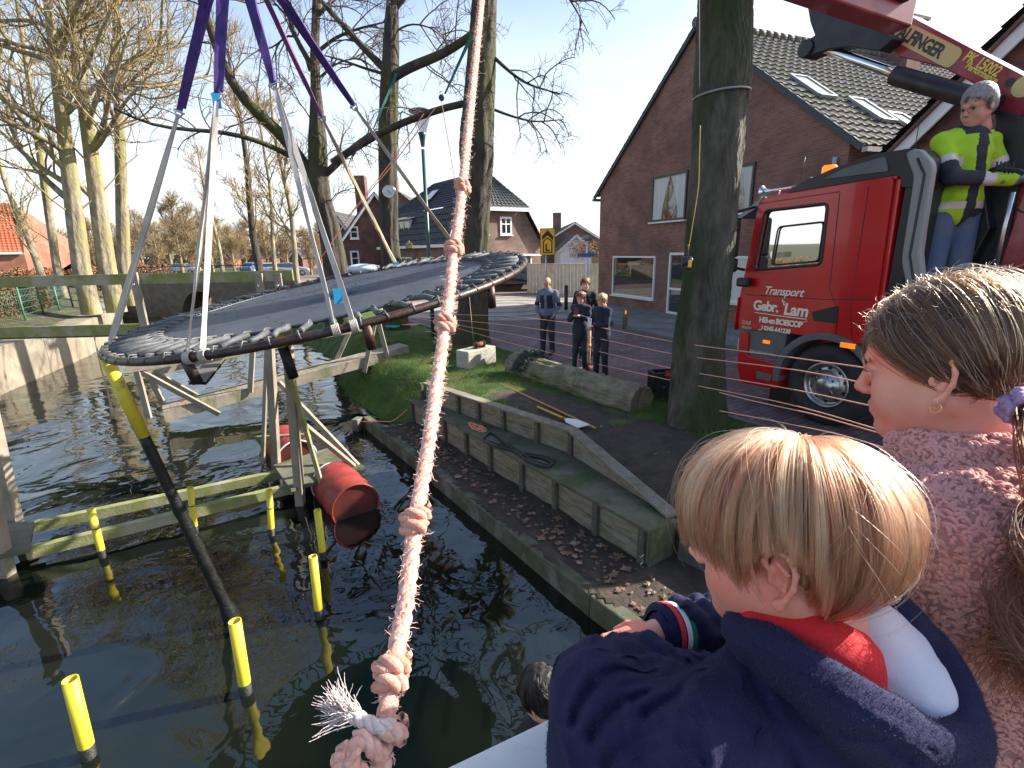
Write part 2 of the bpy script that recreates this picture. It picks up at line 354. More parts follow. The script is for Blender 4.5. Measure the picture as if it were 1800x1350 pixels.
gx = grid_axis([(-1500, -200, 260), (-200, -60, 20), (-60, -20, 2), (-20, -5, .35), (-5, 5, .06), (5, 16, .5), (16, 60, 4), (60, 200, 20), (200, 1500, 260)])
gy = grid_axis([(-300, -40, 52), (-40, -4, 6), (-4, 1, .3), (1, 13, .06), (13, 24, .25), (24, 60, 1.2), (60, 200, 10), (200, 2600, 300)])
GX, GY = np.meshgrid(gx, gy, indexing='ij'); P = np.stack([GX.ravel(), GY.ravel()], 1); GZ = ground_h(P)
nx, ny = len(gx), len(gy); ii, jj = np.meshgrid(np.arange(nx - 1), np.arange(ny - 1), indexing='ij'); a = (ii * ny + jj).ravel()
m_ground = mat("ground_soil", (.035, .026, .02), .95, (.07, .052, .038), 6, .8, 30, dist=.02)
def zone(m, layer, c, c2, sc):
    nt = m.node_tree; N = nt.nodes; L = nt.links; b = N["Principled BSDF"]; old = b.inputs["Base Color"].links[0].from_socket
    at = N.new("ShaderNodeAttribute"); at.attribute_name = layer; n = N.new("ShaderNodeTexNoise"); n.inputs["Scale"].default_value = sc; n.inputs["Detail"].default_value = 8
    tc = N.new("ShaderNodeTexCoord"); L.new(tc.outputs["Object"], n.inputs["Vector"])
    r = N.new("ShaderNodeValToRGB"); r.color_ramp.elements[0].position = .35; r.color_ramp.elements[1].position = .65; r.color_ramp.elements[0].color = (*c, 1); r.color_ramp.elements[1].color = (*c2, 1); L.new(n.outputs[0], r.inputs[0])
    ma = N.new("ShaderNodeMath"); ma.operation = 'MULTIPLY_ADD'; ma.inputs[1].default_value = 1.2; ma.inputs[2].default_value = -.6; L.new(n.outputs[0], ma.inputs[0])
    ad = N.new("ShaderNodeMath"); ad.operation = 'ADD'; ad.use_clamp = True; L.new(at.outputs["Fac"], ad.inputs[0]); L.new(ma.outputs[0], ad.inputs[1])
    st = N.new("ShaderNodeMapRange"); st.inputs[1].default_value = .4; st.inputs[2].default_value = .6; L.new(ad.outputs[0], st.inputs[0])
    mx = N.new("ShaderNodeMix"); mx.data_type = 'RGBA'; L.new(st.outputs[0], mx.inputs[0]); L.new(old, mx.inputs[6]); L.new(r.outputs[0], mx.inputs[7]); L.new(mx.outputs[2], b.inputs["Base Color"])
zone(m_ground, "grass", (.03, .065, .008), (.07, .115, .015), 3)
g = npmesh("ground", np.column_stack([P, GZ]), np.stack([a, a + ny, a + ny + 1, a + 1], 1), m_ground, smooth=False); tag(g, kind="structure")
def grass_amount(P):
    r = sdist(P, redge); k = sdist(P, kerb_line); l = sdist(P, ledge_); s = (P - np.array(B0.xy)) @ np.array(bd.xy); w = (P - np.array(B0.xy)) @ np.array(bn.xy); L = (B1 - B0).length
    gr = np.where((r > .25) & (k < 0), 1.0, 0.0)
    gr = np.where((s > 0) & (w < .02 + .1), 0, gr)
    dirt = np.exp(-((s - 2.6) ** 2 / 1.2 + (w - 1.0) ** 2 / .28)) * 1.1 + np.clip((s - 3.3), 0, 1) * (w < 1.7) + .35 * (fnoise(P[:, 0], P[:, 1], 1.3) > .5)
    gr = np.clip(gr - dirt, 0, 1); gr = np.where(l < -.1, .42, gr)
    return gr
at = g.data.attributes.new("grass", 'FLOAT', 'POINT'); at.data.foreach_set("value", grass_amount(P).astype(np.float32))
# water
mw = bpy.data.materials.new("canal_water"); mw.use_nodes = True; nt = mw.node_tree; N = nt.nodes; L = nt.links; b = N["Principled BSDF"]
b.inputs["Roughness"].default_value = .02; b.inputs["IOR"].default_value = 1.62; b.inputs["Specular IOR Level"].default_value = .6
tc = N.new("ShaderNodeTexCoord"); n1 = N.new("ShaderNodeTexNoise"); n1.inputs["Scale"].default_value = .35; n1.inputs["Detail"].default_value = 5; L.new(tc.outputs["Object"], n1.inputs["Vector"])
r1 = N.new("ShaderNodeValToRGB"); e = r1.color_ramp.elements; e[0].position = .35; e[0].color = (.0015, .004, .005, 1); e[1].position = .66; e[1].color = (.012, .014, .006, 1); L.new(n1.outputs[0], r1.inputs[0]); L.new(r1.outputs[0], b.inputs["Base Color"])
mp = N.new("ShaderNodeMapping"); mp.inputs["Scale"].default_value = (1.0, 1.0, 1); mp.inputs["Rotation"].default_value = (0, 0, .5); L.new(tc.outputs["Object"], mp.inputs[0])
prev = None
for sc, st, di, dt in ((1.1, .55, .05, 1.5), (4.2, .22, .012, 1.5)):
    nn = N.new("ShaderNodeTexNoise"); nn.inputs["Scale"].default_value = sc; nn.inputs["Detail"].default_value = dt; nn.inputs["Distortion"].default_value = 1.2; L.new(mp.outputs[0], nn.inputs["Vector"])
    bp = N.new("ShaderNodeBump"); bp.inputs["Strength"].default_value = st; bp.inputs["Distance"].default_value = di; L.new(nn.outputs[0], bp.inputs["Height"])
    if prev: L.new(prev.outputs[0], bp.inputs["Normal"])
    prev = bp
for cx, cy, fq in ((pz(800, 975, WZ), 0, 1), (pz(785, 1100, WZ), 0, 1), (pz(300, 1140, WZ), 0, .5)):  # drop rings
    sb = N.new("ShaderNodeVectorMath"); sb.operation = 'SUBTRACT'; sb.inputs[1].default_value = (cx.x, cx.y, 0); L.new(tc.outputs["Object"], sb.inputs[0])
    ln = N.new("ShaderNodeVectorMath"); ln.operation = 'LENGTH'; L.new(sb.outputs[0], ln.inputs[0])
    sn = N.new("ShaderNodeMath"); sn.operation = 'SINE'; ml = N.new("ShaderNodeMath"); ml.operation = 'MULTIPLY'; ml.inputs[1].default_value = 110 * fq; L.new(ln.outputs["Value"], ml.inputs[0]); L.new(ml.outputs[0], sn.inputs[0])
    fd = N.new("ShaderNodeMapRange"); fd.inputs[1].default_value = .1 / fq; fd.inputs[2].default_value = .38 / fq; fd.inputs[3].default_value = 1; fd.inputs[4].default_value = 0; L.new(ln.outputs["Value"], fd.inputs[0])
    mm = N.new("ShaderNodeMath"); mm.operation = 'MULTIPLY'; L.new(sn.outputs[0], mm.inputs[0]); L.new(fd.outputs[0], mm.inputs[1])
    bp = N.new("ShaderNodeBump"); bp.inputs["Strength"].default_value = .5; bp.inputs["Distance"].default_value = .004; L.new(mm.outputs[0], bp.inputs["Height"]); L.new(prev.outputs[0], bp.inputs["Normal"]); prev = bp
L.new(prev.outputs[0], b.inputs["Normal"])
q = MB(); q.add([(-120, -20, WZ), (12, -20, WZ), (12, 120, WZ), (-120, 120, WZ)], [(0, 1, 2, 3)]); w_ = q.build("water", mw, kind="structure"); w_.data.transform(Matrix.Translation(w_.location)); w_.location = (0, 0, 0)
# street: clinker pavers, kerbs, pavement, light plaza
ka = math.atan2(kd.y, kd.x)
m_street = brick("clinker_pavers", (.15, .095, .10), (.215, .15, .15), (.055, .045, .045), .21, .105, .012, dirt=(.13, .11, .10), rot=-ka + PI / 2, bumpd=.005)
q = MB(); far_l = KN[0] - kd * 45
near = [far_l, KN[0], KN[1], KN[2], KN[3], KN[3] + kd * 12]; fk = [KN[3] + kd * 12 + Vector((7, 4.5, 0)), FK[4] + kd * 8, FK[4], FK[3], FK[2], FK[1], FK[0] + Vector((.5, 1.2, 0)), FK[0] + Vector((3, 12, 0)), far_l + Vector((9, 12, 0))]
q.add([(p.x, p.y, 0) for p in near + fk], [tuple(range(len(near + fk)))]); st = q.build("street", m_street, kind="structure")
m_kerb = mat("kerb_concrete", (.2, .19, .17), .9, (.12, .12, .11), 8, .4, 40)
q = MB()
for a_, b_ in zip(near[:-1], near[1:]): q.beam(a_ + Vector((0, 0, -.03)), b_ + Vector((0, 0, -.03)), .1, .1)
q.build("near_kerb", m_kerb, kind="structure")
q = MB(); fkk = [FK[4] + kd * 8, FK[4], FK[3], FK[2]]
for a_, b_ in zip(fkk[:-1], fkk[1:]): q.beam(a_ + Vector((0, 0, .02)), b_ + Vector((0, 0, .02)), .12, .12)
q.build("far_kerb", m_kerb, kind="structure")
m_pave = brick("pavement_slabs", (.20, .19, .175), (.24, .23, .21), (.1, .1, .09), .3, .3, .01, dirt=(.14, .15, .12), rot=-ka, bumpd=.003)
q = MB(); pp = [FK[2], FK[3], FK[4], FK[4] + kd * 8, FK[4] + kd * 8 + Vector((9, 3, 0)), (12, 12, 0), (8, 24, 0), (4.2, 24, 0), (3.4, 20, 0)]
q.add([(Vector(p).x, Vector(p).y, .062) for p in pp], [tuple(range(len(pp)))]); q.build("pavement", m_pave, kind="structure")
m_plaza = brick("plaza_paving", (.26, .235, .21), (.32, .29, .26), (.16, .15, .13), .2, .1, .01, dirt=(.2, .18, .16), bumpd=.003)
q = MB(); c = pz(885, 538); ring = [(c.x + 5.2 * math.cos(t) * 1.25 + 1.2, c.y + 4.6 * math.sin(t), .008) for t in np.linspace(0, 2 * PI, 49)[:-1]]; q.add(ring, [tuple(range(48))]); q.build("plaza_paving", m_plaza, kind="structure")
m_ringd = mat("ring_paving", (.12, .11, .105), .9, (.16, .15, .14), 10)
q = MB()
for rr in (1.0, 2.2, 3.4):
    for k in range(48):
        t0, t1 = 2 * PI * k / 48, 2 * PI * (k + 1) / 48
        q.add([(c.x + a_ * math.cos(t), c.y + a_ * math.sin(t), .013) for a_, t in ((rr, t0), (rr + .3, t0), (rr + .3, t1), (rr, t1))], [(0, 1, 2, 3)])
q.build("ring_markings", m_ringd, kind="structure")
# canal ledge beam along the water
m_alg = mat("mossy_concrete", (.11, .11, .075), .9, (.05, .06, .03), 5, .6, 30, c3=(.17, .16, .13), sc3=3)
q = MB(); lp = [Vector((*p, 0)) for p in redge[5:9]]; lp = [pz(628, 742, -.62)] + lp[0:1] + lp[1:]
for a_, b_ in zip(lp[:-1], lp[1:]):
    o1 = Vector((-(b_ - a_).y, (b_ - a_).x, 0)).normalized() * .06; q.beam(Vector((a_.x, a_.y, -.83)) + o1, Vector((b_.x, b_.y, -.83)) + o1, .13, .5)
q.build("quay_edge", m_alg, kind="structure", bevel=.015)
# timber revetment with bench
m_wood = mat("weathered_timber", (.26, .225, .165), .85, (.14, .125, .08), 6, .5, 40, stretch=(1, 1, 4), c3=(.24, .225, .19), sc3=2.5)
m_woodg = mat("green_timber", (.09, .09, .055), .9, (.14, .13, .09), 5, .5, 40, c3=(.06, .075, .03), sc3=3)
m_post = mat("dark_timber", (.075, .07, .055), .9, (.11, .1, .08), 8, .4, 40)
m_steel = mat("galvanised_steel", (.55, .56, .58), .35, metal=1, c2=(.4, .41, .42), sc=20)
rv = thing("timber_revetment", (B0.x, B0.y, -.6), "stepped grey timber bank wall with a bench ledge along the canal", "retaining wall")
Lb = (B1 - B0).length
def along(a_, b_, z0, z1, th, off=0.0, q=None):
    d = (b_ - a_).normalized(); n = Vector((-d.y, d.x, 0)); q.beam(Vector((a_.x, a_.y, (z0 + z1) / 2)) + n * off, Vector((b_.x, b_.y, (z0 + z1) / 2)) + n * off, th, z1 - z0)
q = MB(); along(B0, B1, -.62, -.42, .03, .04, q); along(B0, B1, -.415, -.22, .03, .043, q); q.build("lower_boards", m_wood, rv)
q = MB(); cap0 = C0 + (B0 - B0); q.cur = 0
top = [B0 - bd * .05 - bn * .03, B1 + bd * .03 - bn * .03, B1 + bd * .06 + bn * .34, Vector((CE.x, CE.y, 0)) + bd * .02, C1 + bn * .06, C0 + bn * .05]
q.prism([(p.x, p.y, -.215) for p in top], (0, 0, .035)); q.build("bench_top", m_woodg, rv, bevel=.004)
q = MB(); along(C0, C1, -.18, -.03, .03, .04, q); along(C0, C1, -.025, .115, .03, .043, q)
e0 = C1; e1 = Vector((CE.x, CE.y, 0)); q.prism([(e0.x, e0.y, -.18), (e1.x, e1.y, -.18), (e1.x, e1.y, -.15), (e0.x, e0.y, .115)], Vector((-(e1 - e0).y, (e1 - e0).x, 0)).normalized() * .03); q.build("upper_boards", m_wood, rv)
q = MB(); _o = Vector((-(C1 - C0).y, (C1 - C0).x, 0)).normalized() * .04; q.beam((C0.x + _o.x, C0.y + _o.y, .135), (C1.x + _o.x, C1.y + _o.y, .135), .15, .03); q.build("cap_board", m_wood, rv, bevel=.004)
q = MB()
dd = (Vector((e1.x, e1.y, -.17)) - Vector((C1.x, C1.y, .135)))
for k in range(5):
    o1 = Vector((-dd.y, dd.x, 0)).normalized() * (-.045 + .03 * k); q.beam(Vector((C1.x, C1.y, .135)) + o1, Vector((e1.x, e1.y, -.165)) + o1, .022, .03)
q.build("sloping_cap", m_wood, rv)
q = MB(); cr = B1 + bd * .02; q.beam((cr.x, cr.y, -.42), (cr.x + bn.x * .36, cr.y + bn.y * .36, -.42), .03, .4); q.build("end_boards", m_woodg, rv)
for x, y in ((725, 722), (782, 759), (820, 781), (862, 807), (918, 840), (976, 876), (1047, 915), (1128, 958)):
    p = pv(x, y, B0, bd); q = MB(); c = p + bn * .0; q.beam((c.x, c.y, -.62), (c.x, c.y, -.22), .065, .05, up=bn); po = q.build("post", m_post, rv)
    q = MB()
    for z in (-.3, -.5): q.cyl((c.x - bn.x * .025, c.y - bn.y * .025, z), (c.x - bn.x * .033, c.y - bn.y * .033, z), .009, 6)
    q.build("bolt", m_steel, po)
cdv = (C1 - C0).normalized(); cn = Vector((-cdv.y, cdv.x, 0))
for x, y in ((741, 685), (805, 707), (841, 726), (885, 746), (944, 774), (1003, 804)):
    p = pv(x, y, C0, cdv); q = MB(); q.beam((p.x, p.y, -.18), (p.x, p.y, .12), .06, .05, up=cn); po = q.build("post", m_post, rv)
    q = MB()
    for z in (.05, -.08): q.cyl((p.x - cn.x * .025, p.y - cn.y * .025, z), (p.x - cn.x * .033, p.y - cn.y * .033, z), .008, 6)
    q.build("bolt", m_steel, po)
# far low wall right of the bench
q = MB(); a_ = B1 + bd * .1 + bn * .36; b_ = a_ + bd * 3.5 + Vector((.6, 0, 0)); q.beam((a_.x, a_.y, -.43), (b_.x, b_.y, -.43), .08, .36)
q.build("low_retaining_wall", mat("dark_concrete", (.06, .06, .05), .9, (.1, .1, .08), 4, .4, 30), label="dark mossy low wall continuing behind the boy past the bench", cat="wall")
# left canal wall : concrete panels
m_conc = mat("canal_wall_concrete", (.25, .205, .15), .9, (.17, .145, .105), 1.5, .5, 25, c3=(.24, .23, .17), sc3=1.2)
q = MB()
for a_, b_ in zip(ledge_[1:-1], ledge_[2:]):
    a_ = Vector((*a_, 0)); b_ = Vector((*b_, 0)); ln = (b_ - a_).length; n = max(1, int(ln / 2.4)); d = (b_ - a_) / n; o1 = Vector((-(b_ - a_).y, (b_ - a_).x, 0)).normalized() * -.4
    for k in range(n): q.beam(a_ + d * k + o1 + Vector((0, 0, -.45)), a_ + d * (k + .992) + o1 + Vector((0, 0, -.45)), .8, 1.5)
q.build("canal_wall", m_conc, label="pale concrete canal wall lit by the sun on the left bank", cat="wall", bevel=.01)
# ================================================================ BUILDINGS
def pp_(x, y, P0, n):
    r = ray(x, y); n = Vector(n); t = (Vector(P0) - Vector((0, 0, CAMH))).dot(n) / r.dot(n); return Vector((0, 0, CAMH)) + r * t
m_brickd = brick("brown_brick", (.27, .125, .09), (.17, .082, .065), (.23, .19, .165), .21, .062, .012, dirt=(.17, .11, .095))
m_brickp = brick("pink_brick", (.20, .125, .10), (.15, .095, .08), (.2, .17, .15), .21, .062, .012)
m_brickb = brick("dark_brick", (.19, .09, .075), (.12, .06, .055), (.11, .09, .085), .21, .062, .012)
m_brickr = brick("red_brick", (.32, .12, .07), (.25, .09, .055), (.2, .17, .15), .21, .062, .012)
m_white = mat("white_paint", (.75, .75, .73), .45, (.62, .62, .6), 4, .1, 20)
m_whitef = mat("white_frame", (.72, .72, .70), .4)
m_darkf = mat("dark_frame", (.03, .035, .035), .4)
m_glass = glassmat("window_glass", (.03, .035, .04))
m_tile = mat("grey_roof_tiles", (.10, .092, .085), .8, (.16, .145, .13), 3, .5, 30, c3=(.09, .10, .06), sc3=1.2)
m_tiled = mat("black_roof_tiles", (.022, .023, .026), .5, (.04, .04, .044), 3, .3, 30)
m_tiler = mat("red_roof_tiles", (.5, .12, .05), .8, (.38, .09, .045), 3, .3, 30)
m_lead = mat("zinc", (.3, .31, .32), .4, metal=.6)
m_curtain = mat("net_curtain", (.72, .71, .68), .9, (.55, .55, .53), 2, .5, 40, stretch=(12, 12, .3))
def wall_poly(name, pts, back, m, parent): # pts 3d planar polygon ; back vector = thickness
    q = MB(); q.prism(pts, back); return q.build(name, m, parent)
def roof_sheet(name, a, b, c, d, m, parent, tw=.3, rh=.32, wave=.028, th=.05, up=None):
    """a,b = eave ends, d,c = ridge ends (a->d up the slope); wavy stepped tiles"""
    a, b, c, d = map(Vector, (a, b, c, d)); wid = max((b - a).length, (c - d).length); hi = max((d - a).length, (c - b).length)
    nc = max(2, int(wid / tw)); nr = max(2, int(hi / rh)); n = (b - a).cross(d - a).normalized()
    if n.z < 0: n = -n
    U = np.linspace(0, nc, nc * 5 + 1); rows = []; A, B, C, D = [np.array(v) for v in (a, b, c, d)]; nn = np.array(n)
    hs = wave * np.clip(np.sin(U * 2 * np.pi), -.3, 1)
    for r in range(nr):
        for e, h0 in ((0.0, .0 + th), (.999, 0.008)):
            t = (r + e) / nr; L = A + (D - A) * t; Rr = B + (C - B) * t; u = (U / nc)[:, None]
            rows.append(L + (Rr - L) * u + nn * (hs[:, None] + h0))
    v = np.array(rows); k = v.shape[1]; i, j = np.meshgrid(np.arange(v.shape[0] - 1), np.arange(k - 1), indexing='ij'); q = (i * k + j).ravel()
    return npmesh(name, v.reshape(-1, 3), np.stack([q, q + 1, q + k + 1, q + k], 1), m, parent, smooth=False)
def window(parent, o, u, w, h, n, fm, gm=None, name="window", mull=(), bars=(), depth=.06, fw=.07, curtain=None, sill=True):
    """o lower-left 3d, u horizontal unit, n outward unit"""
    o = Vector(o); u = Vector(u); n = Vector(n); up = Vector((0, 0, 1)); q = MB(); c = n * .02
    q.beam(o + c + up * fw / 2, o + u * w + c + up * fw / 2, depth, fw); q.beam(o + c + up * (h - fw / 2), o + u * w + c + up * (h - fw / 2), depth, fw)
    q.beam(o + c + u * fw / 2 + up * fw, o + c + u * fw / 2 + up * (h - fw), depth, fw, up=u); q.beam(o + c + u * (w - fw / 2) + up * fw, o + c + u * (w - fw / 2) + up * (h - fw), depth, fw, up=u)
    for x in mull: q.beam(o + c + u * (w * x) + up * fw, o + c + u * (w * x) + up * (h - fw), depth * .8, fw * .7, up=u)
    for z in bars: q.beam(o + c + u * fw + up * (h * z), o + c + u * (w - fw) + up * (h * z), depth * .7, fw * .6)
    f = q.build(name, fm, parent)
    q = MB(); g = o + n * .006; q.add([g + u * .03 + up * .03, g + u * (w - .03) + up * .03, g + u * (w - .03) + up * (h - .03), g + u * .03 + up * (h - .03)], [(0, 1, 2, 3)]); q.build("pane", gm or m_glass, f)
    if sill: q = MB(); s0 = o + n * .05 - up * .03 - u * .04; q.beam(s0, s0 + u * (w + .08), .14, .05); q.build("sill", m_white if sill is True else sill, f)
    if curtain:
        for (x0, x1, x2) in curtain:  # fractions: outer edge, bottom inner, top inner
            vs = []; K = 40
            for i in range(K + 1):
                t = i / K
                for zt in (0.03, .35, .7, .97):
                    xin = x1 + (x2 - x1) * zt ** 1.5; vs.append(o + u * w * (x0 + (xin - x0) * t) + up * (h * zt) + n * (.012 + .006 * math.sin(i * 2.2)))
            q = MB(); q.add(vs, [(i * 4 + j, i * 4 + j + 1, i * 4 + j + 5, i * 4 + j + 4) for i in range(K) for j in range(3)], True); q.build("curtain", m_curtain, f)
    return f
# ---------- big brown gable house on the corner
hd = Vector((.372, -.928, 0)).normalized(); hn = Vector((.928, .372, 0)).normalized(); ho = -hn     # hn away from the camera, ho outward
H0 = pz(1051, 533); h1 = thing("gable_house", (H0.x, H0.y, 0), "large brown brick house with a steep gable and tiled roof behind the red truck", "house")
eL = pv(1053, 337, H0, hd); ez = eL.z; ap = pv(1234, 47, H0, hd); HW = 10.3
def hs(s, z, o=0.0): return Vector((H0.x, H0.y, 0)) + hd * s + Vector((0, 0, z)) + ho * o
apz = ap.z; sm = HW / 2
wall_poly("wall", [hs(0, -.3), hs(HW, -.3), hs(HW, ez), hs(sm, apz), hs(0, ez)], hn * 12, m_brickd, h1)
for k, sg in ((0, -1), (1, 1)):
    e_ = hs(0 if k == 0 else HW, ez) + hd * (.35 * sg) + Vector((0, 0, -.22)); rg = hs(sm, apz + .1)
    roof_sheet("roof_slope", e_ + ho * .12, e_ + hn * 12.2, rg + hn * 12.2, rg + ho * .12, m_tile, h1)
q = MB()
for k in range(40): q.cyl(hs(sm, apz + .16, .14) + hn * (k * .305), hs(sm, apz + .17, .14) + hn * (k * .305 + .32), .13, 10, .11)
q.build("ridge_tiles", m_tile, h1)
q = MB()
for k, sg in ((0, -1), (1, 1)):
    e_ = hs(0 if k == 0 else HW, ez) + hd * (.35 * sg) + Vector((0, 0, -.25)); q.beam(e_ + ho * .08, hs(sm, apz + .07, .08), .06, .14, up=hs(0, 1) - hs(0, 0))
q.build("verge", mat("slate_verge", (.06, .065, .07), .7), h1)
q = MB(); e_ = hs(HW, ez) + hd * .42 + Vector((0, 0, -.3)); q.beam(e_ + ho * .1, e_ + hn * 12, .13, .1); q.build("gutter", m_lead, h1); q = MB(); q.beam(hs(-.42, ez - .3, .1), hs(-.42, ez - .3) + hn * 12, .13, .1); q.build("gutter", m_lead, h1)
q = MB(); c = hs(HW - .25, 0, .07); q.cyl(c, c + Vector((0, 0, ez - .35)), .05); q.build("drainpipe", mat("pvc_pipe", (.42, .42, .4), .5), h1)
rn = (Vector((0, 0, 1)) * sm + hd * (apz - ez)).normalized(); rp = hs(HW, ez + .02)
for x, y, w in ((1384, 141, .6), (1486, 181, .55), (1554, 207, .55)):   # skylights
    t = pp_(x, y, rp, rn) + rn * .12; dn = (hs(HW, ez) - hs(sm, apz)).normalized(); q = MB(); ww = hn * w
    for a_, b_ in ((t, t + ww), (t + dn * 1.15, t + dn * 1.15 + ww), (t, t + dn * 1.15), (t + ww, t + ww + dn * 1.15)): q.beam(a_, b_, .09, .08, up=rn)
    f = q.build("skylight", m_lead, h1); q = MB(); q.add([t + rn * .01, t + ww + rn * .01, t + ww + dn * 1.15 + rn * .01, t + dn * 1.15 + rn * .01], [(0, 1, 2, 3)]); q.build("pane", mat("skylight_glass", (.5, .53, .56), .08, spec=1.0), f)
cb = hs(sm + .35, apz) + hn * 8.6; q = MB(); q.box(cb + Vector((0, 0, .25)), (.75, 1.0, 1.6), rz=math.atan2(hn.y, hn.x)); ch = q.build("chimney", m_brickd, h1)
q = MB(); q.box(cb + Vector((0, 0, 1.08)), (.86, 1.1, .09), rz=math.atan2(hn.y, hn.x)); q.build("chimney_cap", m_kerb, ch)
vb = hs(sm + .1, apz) + hn * 4.8; q = MB(); q.cyl(vb, vb + Vector((0, 0, .75)), .05); q.lathe([(.09, .62), (.11, .66), (.11, .70), (.06, .72), (.1, .76), (.1, .8)], vb, n=14); q.build("vent_pipe", m_steel, h1)
def pwin(x0, yt, x1, yb, parent=h1, **k):
    a_ = pv(x0, yb, H0, hd) + ho * .004; b_ = pv(x1, yb, H0, hd); t_ = pv(x0, yt, H0, hd); w = (b_ - a_).dot(hd); h = t_.z - a_.z
    return window(parent, a_, hd, w, h, ho, **k)
cur = ((0.04, .30, .52), (.96, .80, .52))
pwin(1145, 313, 1205, 391, fm=m_darkf, curtain=cur); pwin(1272, 296, 1321, 377, fm=m_darkf, curtain=cur)
sgl = glassmat("shop_glass", (.05, .045, .035), .02)
pwin(1077, 450, 1150, 517, fm=m_whitef, gm=sgl, fw=.06); pwin(1282, 450, 1360, 531, fm=m_whitef, curtain=((.04, .9, .9),))
q = MB(); a_ = pv(1174, 553, H0, hd)
dw = 1.05; q.beam(a_ + ho * .03, a_ + ho * .03 + Vector((0, 0, 2.05)), .07, .07, up=hd); q.beam(a_ + hd * dw + ho * .03, a_ + hd * dw + ho * .03 + Vector((0, 0, 2.05)), .07, .07, up=hd); q.beam(a_ + ho * .03 + Vector((0, 0, 2.05)), a_ + hd * dw + ho * .03 + Vector((0, 0, 2.05)), .07, .08)
q.beam(a_ + ho * .03 + Vector((0, 0, .9)), a_ + hd * dw + ho * .03 + Vector((0, 0, .9)), .06, .07); q.beam(a_ + ho * .03 + Vector((0, 0, .08)), a_ + hd * dw + ho * .03 + Vector((0, 0, .08)), .06, .1); q.beam(a_ + hd * .8 + ho * .04 + Vector((0, 0, .1)), a_ + hd * .8 + ho * .04 + Vector((0, 0, 2.0)), .06, .06, up=hd)
dr = q.build("door", m_whitef, h1); q = MB(); g_ = a_ + ho * .01; q.add([g_, g_ + hd * dw, g_ + hd * dw + Vector((0, 0, 2.02)), g_ + Vector((0, 0, 2.02))], [(0, 1, 2, 3)]); q.build("pane", m_glass, dr)
q = MB(); q.cyl(a_ + hd * .74 + ho * .07 + Vector((0, 0, 1.05)), a_ + hd * .74 + ho * .07 + Vector((0, 0, 1.3)), .018, 8); q.build("handle", m_steel, dr)
# ---------- right house, white barge board
g0 = pv(1558, 302, H0 + hn * .4, hd); h2 = thing("barge_board_house", (g0.x, g0.y, 0), "dark brick house with a broad white barge board at the right edge", "house")
g1 = pv(1800, 68, H0 + hn * .4, hd); sl = (g1 - g0).normalized(); L2 = (g1 - g0).length
top = g0 + sl * (L2 * 1.25); base = Vector((g0.x, g0.y, -.2)) + hd * .35; right = Vector((top.x, top.y, -.2)) + hd * 4
wall_poly("wall", [base, right, Vector((right.x, right.y, g0.z)), top + hd * .0, Vector((base.x, base.y, g0.z + .3))], hn * 8, m_brickb, h2)
q = MB(); upn = Vector((0, 0, 1)) - sl * sl.z; upn.normalize(); q.beam(g0 - sl * .2 + ho * .32, top + ho * .32, .05, .3, up=upn); q.build("barge_board", m_white, h2)
u_ = upn * .2
roof_sheet("roof_slope", g0 - sl * .3 + ho * .42 + u_, g0 - sl * .3 + hn * 7 + u_, top + hn * 7 + u_, top + ho * .42 + u_, m_tiled, h2)
q = MB(); q.beam(g0 - sl * .3 + ho * .2 + u_ * .4, top + ho * .2 + u_ * .4, .45, .05, up=upn); q.build("soffit", m_brickb, h2)
for x0, yt, x1, yb in ((1706, 236, 1740, 330), (1702, 350, 1738, 430)):
    a_ = pv(x0, yb, H0 + hn * .4, hd) + ho * .01; b_ = pv(x1, yb, H0 + hn * .4, hd); t_ = pv(x0, yt, H0 + hn * .4, hd); window(h2, a_, hd, (b_ - a_).dot(hd), t_.z - a_.z, ho, m_whitef, curtain=((.04, .9, .9),))
# ---------- half-hipped house in the middle
E1 = py(783, 430, 27.5); E2 = py(957, 432, 31.5); E2.z = E1.z; ga = (E2 - E1).normalized(); gr = Vector((-ga.y, ga.x, 0))  # away
P3 = E1; h3 = thing("half_hipped_house", (E1.x, E1.y, 0), "pink brick house with a black half-hipped roof and white barge boards", "house")
ha = pv(806, 364, P3, ga); hb = pv(925, 363, P3, ga); hb.z = ha.z = (ha.z + hb.z) / 2; A3 = pp_(853, 300, P3 + gr * 2.0, gr); B3 = A3 + gr * 5.5; W3 = (E2 - E1).length
dz = Vector((0, 0, 1)); base1 = Vector((E1.x, E1.y, -.1)) + ga * .3; base2 = Vector((E2.x, E2.y, -.1)) - ga * .3
wall_poly("wall", [base1, base2, E2 - ga * .3 , hb - ga * .25, ha + ga * .25, E1 + ga * .3], gr * 9.2, m_brickp, h3)
of = -gr * .35
def tri_roof(name, pts, m, parent, n=None): q = MB(); q.prism(pts, (0, 0, -.08)); return q.build(name, m, parent)
Efl = E1 + gr * 9.6; Efr = E2 + gr * 9.6; hf = ha + gr * 9.6; hfr = hb + gr * 9.6
roof_sheet("roof_slope", E1 + of, Efl, hf, ha + of, m_tiled, h3); roof_sheet("roof_slope", ha + of, hf, B3 + gr * 1., A3, m_tiled, h3)
roof_sheet("roof_slope", E2 + of, Efr, hfr, hb + of, m_tiled, h3); roof_sheet("roof_slope", hb + of, hfr, B3 + gr * 1., A3, m_tiled, h3)
roof_sheet("hip_roof", ha + of, hb + of, A3 + ga * .01, A3, mat("hip_roof_tiles", (.06, .06, .062), .5, (.1, .1, .1), 4), h3, tw=.27, wave=.04)
q = MB()
for a_, b_ in ((E1, ha), (ha, hb), (hb, E2)): q.beam(a_ + of * .9 - dz * .1, b_ + of * .9 - dz * .1, .06, .26, up=dz if a_ is ha else gr.cross(b_ - a_))
q.build("barge_board", m_white, h3)
